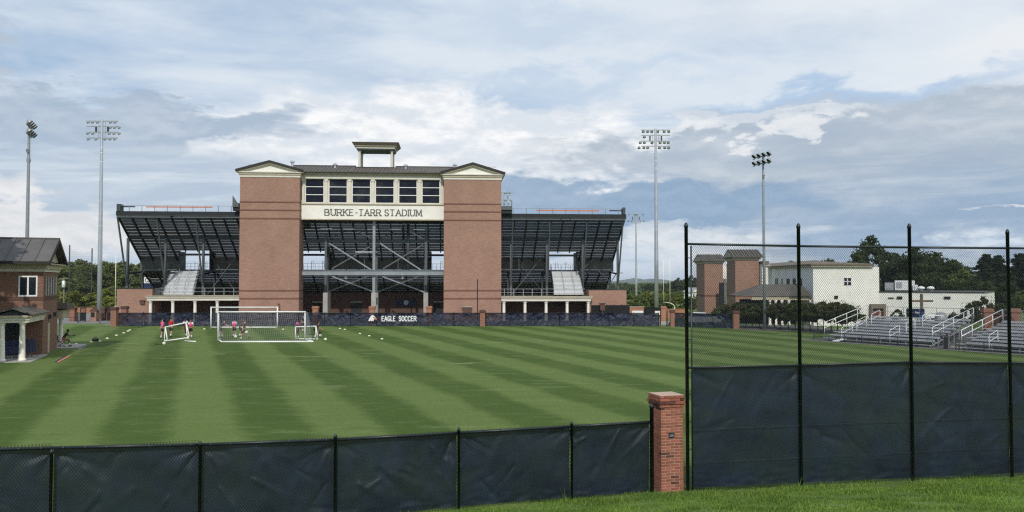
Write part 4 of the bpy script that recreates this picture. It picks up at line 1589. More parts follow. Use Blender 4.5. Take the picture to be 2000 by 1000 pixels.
eb = stadium_thing('brick_block', 'plain flat-topped brick block at the left foot of the grandstand', 'brick building')
s0, s1, zt2 = ss(223.8, -.05, 590), ss(293.5, -.05, 590), S(258, 564.0, 0)[1]
MB().box(s0, s1, .6, 6, -.1, zt2).build('wall', 'brick_stadium', eb)
MB().box(s0 - .05, s1 + .05, .54, 6.06, zt2, zt2 + .07).build('coping', 'roof_edge', eb)
x, z = S(277.5, 590.5, .4)
MB().box(x - .28, x + .28, .4, .59, z - .22, z + .2).box(x - .33, x + .33, .33, .59, z + .2, z + .27).build('wall_vent', 'brick_dark', eb)
MB().box(s1 + .01, s1 + .75, 1.2, 1.4, zt2 - 1.0, zt2 + .05).build('side_panel', 'steel_dark', eb)
er = stadium_thing('brick_block', 'plain flat-topped brick block at the right foot of the grandstand', 'brick building')
s0, s1, zt2 = ss(1150.5, .6, 590), ss(1223.5, .6, 590), S(1186, 566.3, 0)[1]
MB().box(s0, s1, .6, 6, -.1, zt2).build('wall', 'brick_stadium', er)
MB().box(s0 - .05, s1 + .05, .54, 6.06, zt2, zt2 + .06).build('coping', 'roof_edge', er)
yd = stadium_thing('yard_fence', 'dark screened yard fence before the right brick block', 'fence')
s0, s1 = ss(1155, -.6, 600), ss(1229, -.6, 600)
z1 = sz(596.0, -.6, 1190)
n = 5
for q in range(n + 1):
    x = s0 + (s1 - s0) * q / n
    MB().cyl((x, -.6, 0), (x, -.6, z1 + .1), .05, n=6).build('post', 'post_black', yd)
for q in range(n):
    xa, xb = s0 + (s1 - s0) * q / n, s0 + (s1 - s0) * (q + 1) / n
    MB().box(xa + .04, xb - .04, -.58, -.56, .05, z1).build('dark_screen', 'screen_black', yd)
x, z = S(1176.5, 594, -1.2)
ut = stadium_thing('utility_box', 'small dark utility box on a post before the yard fence', 'utility box')
MB().box(x - .3, x + .3, -1.4, -1.1, z - .8, z + .05).build('cabinet', 'brick_dark', ut)
MB().box(x - .40, x + .40, -1.5, -1.0, z + .05, z + .14).build('lid', 'steel_dark', ut)
MB().box(x - .08, x + .08, -1.3, -1.2, 0, z - .8).build('stand', 'steel_dark', ut)

# ------------------------------------------------------------------ floodlight poles
def bowl_mesh(name, r, d, mat):
    m = MB()
    m.lathe([(r * .30, -d), (r * .45, -d * .85), (r * .85, -d * .3), (r, 0), (r * .93, 0), (r * .75, -d * .28), (r * .02, -d * .55)], 12)
    return m.mesh(name, mat, True)


BOWL = bowl_mesh('floodlight', .27, .40, 'lamp_housing')
BOWL_IN = MB().lathe([(.235, -.02), (.17, -.10), (.02, -.13)], 12).mesh('reflector', 'aluminium', True)


def stadium_light(label, loc, H, rows, aim, rz=0.0, base=.36):
    t = thing('floodlight_pole', label, 'light pole', loc, rz, 'stadium floodlight poles')
    MB().lathe([(base, -.5), (base * .92, H * .3), (base * .74, H * .6), (base * .50, H - .2), (base * .46, H)], 14).build('pole', 'galvanized', t, True)
    cm = MB()
    for z in (H * .45, H * .78, H - 5.4, H - 4.6):
        rr = base * (1 - .54 * z / H) + .03
        cm.lathe([(rr, z), (rr, z + .12)], 12)
    cm.build('collar', 'aluminium', t)
    for j, (z, L, xs) in enumerate(rows):
        MB().box(-L, L, -.07, .07, H + z - .07, H + z + .07).build('crossarm', 'lamp_housing', t)
        for x in xs:
            o = put('floodlight', BOWL, t, (x, aim[1] * .12, H + z - .30))
            o.rotation_euler = aim[2]
            i = put('reflector', BOWL_IN, o)
    lk = MB()
    for x in (-.95, .95):
        lk.box(x - .1, x + .1, -.12, .12, H + rows[1][0] - .85, H + rows[1][0] - .1)
    for x in (-.5, .5):
        lk.cyl((x, 0, H + rows[-1][0]), (x, 0, H + rows[0][0]), .025, n=5)
    lk.build('ballast_box', 'lamp_dark', t)
    return t


def base_of(px, Y, z=0.0):
    return Vector(((px - 1000) / F * Y, Y, z))


AWAY = (0, 1, (math.radians(150), 0, 0))
TOUS = (0, -1, (math.radians(-140), 0, math.radians(-20)))
k1 = 5 * 1600 / 135
rc = lambda l, c: [(v - c) / k1 for v in l]
stadium_light('tall stadium floodlight pole rising right of the grandstand', base_of(1282, 135), 30.4,
              [(-.25, 2.4, rc([190, 232, 272, 330, 395, 440], 310)), (-1.15, 2.35, rc([200], 310)), (-2.1, 2.4, rc([160, 200, 275, 355, 398, 435], 310)), (-2.95, 2.4, rc([148, 195, 232, 348, 400, 438], 310))], AWAY)
k1 = 5 * 1600 / 130
stadium_light('tall stadium floodlight pole standing left of the grandstand', base_of(195, 130), 30.9,
              [(-.25, 2.5, rc([765, 808, 855, 983, 1028], 895)), (-1.1, 2.45, rc([983, 1025, 1070], 895)), (-2.05, 2.5, rc([762, 812, 972, 1020, 1070], 895)), (-2.95, 2.5, rc([770, 845, 933, 980, 1028], 895))], TOUS)
stadium_light('farther floodlight pole beyond the right end of the grandstand', base_of(1242.5, 230, -3), 27.4,
              [(-.25, 2.0, (-2.0, -.4, 0, .4, 2.0)), (-1.1, 1.6, ()), (-2.1, 2.2, (-2.2, -1.2, 1.2, 2.2)), (-2.9, 1.5, ())], TOUS, base=.32)
stadium_light('floodlight pole half hidden behind the right brick tower', base_of(984.5, 202, -3), 30.4,
              [(-.25, 2.2, (-1.6, -.8, .2, .85, 1.45)), (-1.1, 2.2, ()), (-2.1, 2.2, (-1.6, .2, .6, 1.6)), (-2.9, 2.2, (-1.2, .1, 1.1))], TOUS, base=.32)


def field_light(label, loc, H, face):
    t = thing('floodlight_pole', label, 'light pole', loc, 0, 'soccer field floodlight poles')
    MB().lathe([(.17, -.3), (.15, H * .4), (.10, H - .1), (.09, H)], 12).build('pole', 'galvanized_dull', t, True)
    MB().box(-.12, .12, -.12, .12, H - 3.3, H - 3.0).cyl((0, -.12, H - 2.5), (.0, -.2, H - 2.2), .12).build('junction_box', 'lamp_housing', t)
    d = Vector((-math.sin(STRIPE_DIR), math.cos(STRIPE_DIR), 0))
    n = Vector((math.cos(STRIPE_DIR), math.sin(STRIPE_DIR), 0)) * face
    hood = MB()
    hood.lathe([(.08, -.38), (.15, -.32), (.25, -.10), (.27, 0), (.25, 0), (.21, -.10), (.05, -.16)], 12)
    hood.add([(-.27, -.27, 0.0), (.27, -.27, 0.0), (.22, -.29, .22), (-.22, -.29, .22)], [(0, 1, 2, 3), (3, 2, 1, 0)])
    hm = hood.mesh('floodlight', 'lamp_housing', True)
    lens = MB().lathe([(.245, -.03), (.02, -.03)], 12).mesh('lens', 'lamp_dark')
    for z in (H - .2, H - .95):
        MB().beam(d * -1.35 + Vector((0, 0, z)), d * 1.35 + Vector((0, 0, z)), .10, .12).build('crossarm', 'galvanized_dull', t)
        for k in (-1.2, -.4, .4, 1.2):
            o = put('floodlight', hm, t, d * k + n * .30 + Vector((0, 0, z + .09)))
            o.scale = (.88, .88, .88)
            ax = (n * math.cos(math.radians(42)) + Vector((0, 0, -math.sin(math.radians(42))))).normalized()
            o.rotation_euler = ax.to_track_quat('Z', 'Y').to_euler()
            put('lens', lens, o)
    return t


field_light('grey field light pole with two rows of lamps rising behind the brick field house', base_of(52, 70), 18.6, 1)
field_light('grey field light pole in front of the hedge on the right', G(1493.5, 644), 18.5, -1)


# ------------------------------------------------------------------ brick field house on the left
class Frame:
    def __init__(s, o, a):
        s.o, s.a = Vector(o), a
        s.u = Vector((math.cos(a), math.sin(a), 0))
        s.v = Vector((-math.sin(a), math.cos(a), 0))

    def P(s, px, py, t):
        r = ray(px, py)
        k = (t + s.o.x * s.v.x + s.o.y * s.v.y) / (r.x * s.v.x + r.y * s.v.y)
        return (k * (r.x * s.u.x + r.y * s.u.y) - (s.o.x * s.u.x + s.o.y * s.u.y), EYE + k * r.z - s.o.z)

    def Q(s, px, py, x):
        """(y, z) on the plane x = const"""
        r = ray(px, py)
        k = (x + s.o.x * s.u.x + s.o.y * s.u.y) / (r.x * s.u.x + r.y * s.u.y)
        return (k * (r.x * s.v.x + r.y * s.v.y) - (s.o.x * s.v.x + s.o.y * s.v.y), EYE + k * r.z - s.o.z)

    def w(s, x, y, z=0):
        return s.o + s.u * x + s.v * y + Vector((0, 0, z))


FH = Frame((-32.3, 56.5, 0), math.radians(20))
fh = thing('field_house', 'two-storey brick field house with dark metal gable roof at the left edge', 'building', FH.o, FH.a)
FW, FD = 13.0, 5.6
zf0 = FH.P(60, 530.5, 0)[1]
ze = FH.P(60, 509.5, -.8)[1]
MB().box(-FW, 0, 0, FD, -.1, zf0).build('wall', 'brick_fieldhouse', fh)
bz = FH.P(60, 582.5, 0)[1]
MB().box(-FW - .02, .03, -.03, FD + .02, bz - .14, bz + .10).build('brick_band', 'brick_dark', fh)
MB().box(-FW - .1, .08, -.08, FD + .08, zf0, zf0 + .20).build('frieze', 'trim_cream', fh)
MB().box(-FW - .2, .22, -.22, FD + .22, zf0 + .20, zf0 + .50).build('cornice', 'trim_beige', fh)
MB().box(-FW - .3, .45, -.62, FD + .62, zf0 + .50, ze - .14).build('soffit', 'trim_beige', fh)
zr = FH.P(60, 465.5, FD / 2)[1]
xr = .52
tz = (zr - ze) / (FD / 2 + .8)
MB().prismx([(0, ze), (FD / 2, ze + tz * (FD / 2 + .8) - .35), (FD, ze)], -FW, .02).build('gable_wall', 'trim_beige', fh)
MB().box(.021, .06, FD / 2 - .9, FD / 2 - .2, ze + .05, ze + .55).build('gable_vent', 'steel_black', fh)
n = 15
for q in range(n):
    a, b = xr - (xr + FW) * (q + 1) / n, xr - (xr + FW) * q / n
    for sgn in (0, 1):
        y0, y1 = (-.8, FD / 2) if sgn == 0 else (FD + .8, FD / 2)
        m = MB()
        m.prismx([(y0, ze), (y1, zr), (y1, zr - .12), (y0, ze - .12)], a + .004, b - .004) if sgn == 0 else m.prismx([(y1, zr), (y0, ze), (y0, ze - .12), (y1, zr - .12)], a + .004, b - .004)
        m.beam((b - .03, y0, ze + .03), (b - .03, y1, zr + .03), .05, .08)
        m.build('roof_panel', 'roof_grey', fh)
MB().box(-FW, xr + .01, FD / 2 - .12, FD / 2 + .12, zr - .03, zr + .06).build('ridge_cap', 'roof_grey', fh)
MB().box(-FW, xr + .02, -.93, -.805, ze - .22, ze - .03).build('gutter', 'roof_edge', fh)
rk = MB()
rk.beam((xr - .03, -.8, ze - .14), (xr - .03, FD / 2, zr - .14), .08, .26).beam((xr - .035, FD + .8, ze - .14), (xr - .035, FD / 2, zr - .14), .08, .26)
rk.build('rake_board', 'roof_edge', fh)
(wa, wz1), (wb, wz0) = FH.P(36.5, 538.5, 0), FH.P(73, 579, 0)
wd = MB()
for a, b, c, d in ((wa, wb, wz1 - .1, wz1), (wa, wb, wz0, wz0 + .1), (wa, wa + .09, wz0 + .1, wz1 - .1), (wb - .09, wb, wz0 + .1, wz1 - .1), ((wa + wb) / 2 - .05, (wa + wb) / 2 + .05, wz0 + .1, wz1 - .1)):
    wd.box(a, b, -.05, .02, c, d)
w_ = wd.build('window', 'white_paint', fh)
for a, b in ((wa + .09, (wa + wb) / 2 - .05), ((wa + wb) / 2 + .05, wb - .09)):
    MB().box(a, b, -.03, -.004, wz0 + .1, wz1 - .1).build('pane', 'window_glass', w_)
for q in range(5):
    y0 = .5 + q * .95
    w_ = MB().box(-.02, .05, y0, y0 + .08, wz0, wz1).box(-.02, .05, y0 + .72, y0 + .8, wz0, wz1).box(-.02, .05, y0 + .08, y0 + .72, wz0, wz0 + .08).box(-.02, .05, y0 + .08, y0 + .72, wz1 - .08, wz1).build('window', 'roof_beige', fh)
    MB().box(.004, .03, y0 + .08, y0 + .72, wz0 + .08, wz1 - .08).build('pane', 'window_glass', w_)
MB().box(.003, .05, 1.75, 2.35, 0, 2.1).build('door', 'trim_beige', fh)
for y, zz in ((2.1, 2.55), (4.0, 2.65)):
    MB().box(0, .18, y - .12, y + .12, zz - .15, zz + .15).build('wall_lamp', 'lamp_dark', fh)
# gabled entrance portico
pz0 = 2.46
MB().box(-1.75, .10, -5.05, -.01, pz0, pz0 + .16).box(-1.80, .16, -5.1, -.012, pz0 + .16, pz0 + .34).build('portico_beam', 'trim_cream', fh)
MB().box(-1.92, .28, -5.25, -.014, pz0 + .34, pz0 + .46).build('portico_cornice', 'trim_beige', fh)
MB().prism([(-1.8, pz0 + .46), (.16, pz0 + .46), (-.82, pz0 + .78)], -5.0, -4.9).build('pediment', 'steel_dark', fh)
MB().prism([(-2.05, pz0 + .46), (-.82, pz0 + .86), (.45, pz0 + .46), (.45, pz0 + .54), (-.82, pz0 + .95), (-2.05, pz0 + .54)], -5.4, -.016).build('portico_roof', 'roof_metal', fh)
for x in (-1.42, -.30):
    MB().lathe([(.25, .0), (.25, .10), (.21, .13), (.19, .18), (.18, .8), (.15, pz0 - .3), (.155, pz0 - .18), (.21, pz0 - .12), (.21, pz0 - .003)], 14, (x, -4.78, .05)).build('column', 'column_white', fh, True)
MB().box(-FW, .35, -5.4, -.003, -.1, .05).build('porch_slab', 'concrete', fh)
MB().box(-3.2, -1.2, -.06, -.004, .05, 2.3).build('entrance', 'steel_black', fh)
# side portico at the back corner
MB().box(-2.5, .30, 5.9, 9.1, 2.25, 2.9).build('side_beam', 'trim_beige', fh)
MB().prismx([(5.62, 3.0), (9.4, 2.95), (7.6, 3.35), (5.62, 3.45)], -2.6, .65).build('side_roof', 'roof_metal', fh)
MB().lathe([(.22, .04), (.22, .15), (.17, .2), (.15, 2.0), (.2, 2.1), (.2, 2.245)], 12, (-.18, 8.4, 0)).build('column', 'column_white', fh, True)
MB().box(-2.5, 1.5, 5.61, 9.6, -.1, .05).build('side_slab', 'concrete', fh)
hr = MB()
hr.tube([(-.45, 6.2, .05), (-.45, 6.2, 1.3), (-.3, 7.6, 1.0), (-.3, 7.6, .05)], .04, 6).tube([(-.45, 6.2, 1.7), (-.3, 7.4, 1.45)], .04, 6)
hr.build('handrail', 'white_paint', fh)

# things on the porch
t = thing('bench', 'pale low bench under the porch at the very left edge', 'bench', FH.w(-2.6, -4.0, .05), FH.a)
MB().box(-.7, .5, -.2, .2, .40, .45).build('seat', 'white_paint', t)
for x in (-.6, .4):
    MB().beam((x, -.18, 0), (x, -.1, .4), .04).beam((x, .18, 0), (x, .1, .4), .04).build('leg', 'galvanized', t)
for q in range(5):
    t = thing('folding_chair', f'dark folding chair, {["first", "second", "third", "fourth", "fifth"][q]} from the column in the stack under the field house portico', 'chair', FH.w(-.35 - q * .27, -1.6 - .30 * q, .05), FH.a + .35, 'stacked dark chairs on the porch')
    m = MB()
    for x in (-.28, .28):
        m.beam((x, -.35, 0.02), (x, .32, 1.15), .04, .04)
    m.build('chair_frame', 'steel_dark', t)
    MB().beam((0, -.18, .32), (0, .10, .80), .5, .03, (0, 1, 0)).build('seat', 'navy_paint', t)
    MB().beam((0, .14, .86), (0, .30, 1.12), .5, .03, (0, 1, 0)).build('backrest', 'navy_paint', t)

# boards, bag and cones on the grass
def ground_board(label, pts, stripe):
    c = sum((G(*p) for p in pts), Vector()) / len(pts)
    t = thing('board', label, 'board', (c.x, c.y, 0))
    ps = [G(*p) - c for p in pts]
    m = MB()
    m.add([(p.x, p.y, .03) for p in ps] + [(p.x, p.y, .0) for p in ps], [(0, 1, 2, 3), (0, 4, 5, 1), (1, 5, 6, 2), (2, 6, 7, 3), (3, 7, 4, 0)])
    m.build('panel', 'black_plastic' if stripe != 'orange' else 'navy_paint', t)
    a, b = ps[2], ps[3]
    MB().beam((a.x, a.y, .035), (b.x, b.y, .035), .14, .02).build('stripe', 'beak_orange' if stripe == 'orange' else 'wood_pole', t)


ground_board('navy board with an orange edge lying on the grass by the field house', [(107, 707), (126.5, 696.2), (136, 695.6), (113.5, 708)], 'orange')
ground_board('dark board lying flat on the grass beyond the orange edged one', [(149.7, 683.8), (164, 676), (170, 676), (154, 684.3)], 'dark')
b0 = G(186.5, 666)
t = thing('sports_bag', 'black sports bag on the grass among the pale cones', 'bag', b0)
m = MB()
m.ball((0, 0, .11), .24, 12, 8, (1.3, .75, .75))
m.build('body', 'black_plastic', t, True)
MB().tube([(-.16, 0, .24), (-.07, 0, .34), (.07, 0, .34), (.16, 0, .24)], .018, 5).build('handle', 'black_plastic', t)

cm = MB().lathe([(.115, 0), (.115, .012), (.06, .062), (.035, .065), (.03, .06)], 12).mesh('training_cone', 'cone_cream', True)
cmo = MB().lathe([(.115, 0), (.115, .012), (.06, .062), (.035, .065), (.03, .06)], 12).mesh('training_cone', 'cone_orange', True)
ordn = ['first', 'second', 'third', 'fourth', 'fifth', 'sixth', 'seventh', 'eighth', 'ninth', 'tenth', 'eleventh', 'twelfth']
cones = [(141, 673.5, 1), (148.5, 672.2, 0), (178, 668.5, 1), (195, 666.8, 0), (209.5, 661.3, 0), (227.5, 655.4, 0), (241.8, 650.8, 0), (250, 647.2, 0), (253.6, 645.2, 0)]
for i, (px, py, o_) in enumerate(cones):
    o = put('training_cone', cmo if o_ and i == 0 else cm, None, G(px, py))
    o.scale = (1.25, 1.25, 1.35)
    tag(o, f'small {"orange" if o_ and i == 0 else "pale"} training cone, {ordn[i]} from the field house in the line across the grass', 'cone', 'training cones left of the goals')
for i, (px, py) in enumerate(((553, 643.5), (664, 642), (673.5, 643.8), (703, 652), (721, 656.5), (746, 662.5), (399, 643))):
    o = put('training_cone', cm, None, G(px, py))
    o.scale = (1.2, 1.2, 1.3)
    tag(o, ['pale cone on the grass behind the net of the rear goal', 'pale cone nearest the far fence, right of the goals', 'second pale cone from the far fence, right of the goals', 'third pale cone from the far fence, right of the goals',
            'fourth pale cone from the far fence, right of the goals', 'pale cone standing farthest right on the grass', 'pale cone on the grass left of the rear goal'][i], 'cone', 'training cones around the goals')


def ball_at(px, py, label, z=0.0, Y=None):
    p = G(px, py) if Y is None else W(px, py, Y)
    o = put('soccer_ball', None, None, p + Vector((0, 0, .12 if Y is None else 0)))
    tag(o, label, 'ball', 'soccer balls')
    MB().ball((0, 0, 0), .125, 14, 9).build('shell', 'ball_white', o, True)
    m = MB()
    for a, e in ((0, 0.1), (1.25, -.5), (2.5, .3), (3.8, -.2), (5.0, .5), (.6, 1.1), (3.2, 1.2)):
        d = Vector((math.cos(a) * math.cos(e), math.sin(a) * math.cos(e), math.sin(e)))
        m.cyl(d * .105, d * .1275, .035, .03, 5)
    m.build('patch', 'aluminium_grey', o)


ball_at(320.3, 673.6, 'white soccer ball on the grass before the carried small goal')
ball_at(366.5, 663.3, 'white soccer ball at the feet of the player lifting the small goal')
ball_at(460, 660.0, 'white soccer ball on the grass at the pink player inside the goal')
ball_at(625.5, 658.3, 'white soccer ball beside the black net bag')
ball_at(635.5, 665.5, 'white soccer ball alone right of the small goal')
ball_at(481.4, 648.5, 'white soccer ball in the air at the kicking player', Y=70.5)
st = thing('agility_bar', 'short black bar lying on the grass left of a ball', 'bar', G(311, 673))
MB().beam((-.36, 0, .03), (.33, .02, .03), .09, .06).build('bar', 'black_plastic', st)
for x in (-.3, .28):
    MB().box(x - .03, x + .03, -.09, .09, 0, .03).build('foot', 'black_plastic', st)


# ------------------------------------------------------------------ goals
def net_sheet(parent, P00, P10, P11, P01, nu, nv, w, mat, sag=0.0):
    """knotted net between four corners"""
    V = []

    def at(u, v):
        p = P00 * (1 - u) * (1 - v) + P10 * u * (1 - v) + P11 * u * v + P01 * (1 - u) * v
        p = p + Vector((0, 0, -sag * math.sin(math.pi * u) ** .7 * (.6 + .4 * math.sin(u * 14)) * (1 - v)))
        return p

    def seg(a, b):
        d = (b - a).normalized()
        e = d.cross(Vector((0, 1, 0.3))).normalized() * w / 2
        V.extend([a - e, a + e, b + e, b - e])
    for i in range(nu + 1):
        for j in range(nv):
            seg(at(i / nu, j / nv), at(i / nu, (j + 1) / nv))
    for j in range(nv + 1):
        for i in range(0, nu, 2):
            seg(at(i / nu, j / nv), at(min(1, (i + 2) / nu), j / nv))
    return kind(put('net', np_mesh('net', V, 0, mat), parent), 'stuff')


def big_goal(label, pl, pr, bl, br, h, depth_dir, topd, netmat):
    """posts at pl, pr; ground bar corners bl, br"""
    c = (pl + pr) / 2
    t = thing('soccer_goal', label, 'goal', (c.x, c.y, 0), 0, 'full size soccer goals')
    a, b, d, e = pl - c, pr - c, bl - c, br - c
    up = Vector((0, 0, h))
    for p in (a, b):
        MB().cyl(p, p + up + Vector((0, 0, .06)), .065, n=10).build('post', 'goal_white', t, True)
    MB().cyl(a + up, b + up, .065, n=10).build('crossbar', 'goal_white', t, True)
    MB().cyl(d + Vector((0, 0, .06)), e + Vector((0, 0, .06)), .07, n=8).build('ground_bar', 'goal_white', t, True)
    ta, tb = a + (d - a) * topd + up, b + (e - b) * topd + up
    for p, q, r in ((a, d, ta), (b, e, tb)):
        MB().cyl(p + Vector((0, 0, .06)), q + Vector((0, 0, .06)), .06, n=8).build('side_bar', 'goal_white', t, True)
        m = MB()
        m.tube([p + up, r, r + (q - r) * .55 + Vector((0, 0, -.25)) + (q - p) * .05, q + Vector((0, 0, .06))], .028, 6)
        m.build('net_stay', 'black_plastic', t)
    net_sheet(t, ta, tb, e + Vector((0, 0, .1)), d + Vector((0, 0, .1)), 46, 15, .0085, netmat, .22)
    net_sheet(t, a + up, b + up, tb, ta, 46, 5, .012, 'mesh_net', .10)
    net_sheet(t, a + up, ta, d + Vector((0, 0, .1)), a + Vector((0, 0, .1)), 9, 14, .0085, netmat)
    net_sheet(t, b + up, tb, e + Vector((0, 0, .1)), b + Vector((0, 0, .1)), 9, 14, .0085, netmat)
    return t


big_goal('white full size soccer goal seen from behind, nearer of the two', G(425.8, 664.8), G(595.5, 664.6), G(433.5, 669), G(612, 668.6), 2.44, None, .38, 'mesh_net')
big_goal('white full size soccer goal farther back by the navy fence', G(411.8, 642.3), G(541.5, 642.3), G(414.5, 640.3), G(541.5, 640.3), 2.30, None, .5, 'mesh_net')


def small_goal(label, pts, base, group='small goals'):
    """pts: four world corners of the mouth (bl, br, tr, tl); base: rear ground corners"""
    c = sum(pts, Vector()) / 4
    c.z = 0
    t = thing('small_goal', label, 'small goal', c, 0, group)
    bl, br, tr, tl = [p - c for p in pts]
    r0, r1 = [p - c for p in base]
    for p, q in ((bl, tl), (br, tr)):
        MB().cyl(p, q, .052, n=8).build('post', 'goal_white', t, True)
    MB().cyl(tl, tr, .052, n=8).build('crossbar', 'goal_white', t, True)
    MB().cyl(r0, r1, .05, n=8).build('ground_bar', 'goal_white', t, True)
    for p, q in ((bl, r0), (br, r1)):
        MB().cyl(p, q, .045, n=8).build('side_bar', 'goal_white', t, True)
    MB().cyl(tl, r0, .03, n=6).build('stay', 'goal_white', t, True)
    MB().cyl(tr, r1, .035, n=6).build('stay', 'goal_white', t, True)
    return t


Yg = 71.0
zg = Vector((0, 0, .05))
g0, g1 = G(577.2, 664.0), G(617.0, 663.6)
small_goal('small white goal standing at the right post of the nearer goal', [g0 + zg, g1 + zg, W(617.2, 637.2, g1.y), W(577.2, 638.4, g0.y)], [G(578.5, 662.5) + zg, G(621.3, 663.4) + zg])
ca = W(326.8, 663.5, 69.5)
small_goal('small white goal being carried tilted by players in pink', [ca, W(369.5, 655.6, 69.8), W(363.0, 630.2, 70.2), W(322.6, 638.9, 69.9)],
           [W(321.0, 666.2, 69.1), W(366.0, 659.8, 69.4)])
br_ = thing('goal_bar', 'loose white bar lying on the grass at the feet of the pink player', 'bar', G(371.5, 667.5))
MB().cyl(G(361, 667.0) - G(371.5, 667.5) + zg, G(382.5, 668.4) - G(371.5, 667.5) + zg, .05, n=8).build('tube', 'goal_white', br_, True)
bw = thing('net_bag', 'black net bag hanging on a thin black stake right of the small goal', 'ball bag', G(620, 652))
MB().tube([(0, 0, 0), (.02, 0, 1.2), (.05, 0, 1.95), (0.02, 0, 2.1), (-.1, 0, 2.13), (-.22, 0, 2.08)], .035, 6).build('stake', 'black_plastic', bw)
MB().ball((.12, 0, .05), .26, 12, 8, (.8, .6, 1.25)).build('bag', 'black_plastic', bw, True)
MB().tube([(-.02, -.1, .0), (-.2, -.9, -.0), (-.38, -1.8, .05)], .05, 6).build('strap', 'black_plastic', bw)
fp = thing('flag_pole', 'thin dark pole standing before the right brick tower', 'pole', (W(932.5, 600, 97).x, 97, 0))
MB().cyl((0, 0, -.2), (0, 0, W(932.5, 545, 97).z), .055, n=8).build('shaft', 'steel_black', fp)

# ------------------------------------------------------------------ people
def skin_mesh(name, verts, edges, radii, mat, root=0, sub=1):
    me = bpy.data.meshes.new(name)
    me.from_pydata([tuple(v) for v in verts], edges, [])
    o = bpy.data.objects.new(name, me)
    COL.objects.link(o)
    o.modifiers.new('Skin', 'SKIN')
    sv = me.skin_vertices[0].data
    for i, r in enumerate(radii):
        sv[i].radius = r if isinstance(r, tuple) else (r, r)
    sv[root].use_root = True
    if sub:
        s = o.modifiers.new('Sub', 'SUBSURF')
        s.levels = sub
        s.render_levels = sub
    dg = bpy.context.evaluated_depsgraph_get()
    new = bpy.data.meshes.new_from_object(o.evaluated_get(dg))
    bpy.data.objects.remove(o)
    new.name = name
    new.materials.clear()
    new.materials.append(MATS[mat])
    new.polygons.foreach_set('use_smooth', [True] * len(new.polygons))
    return new


def join_meshes(me, mb):
    """append plain geometry to a mesh"""
    vs = [tuple(v.co) for v in me.vertices]
    fs = [tuple(p.vertices) for p in me.polygons]
    out = MB()
    out.v, out.f = vs, fs
    out.add(mb.v, mb.f)
    return out


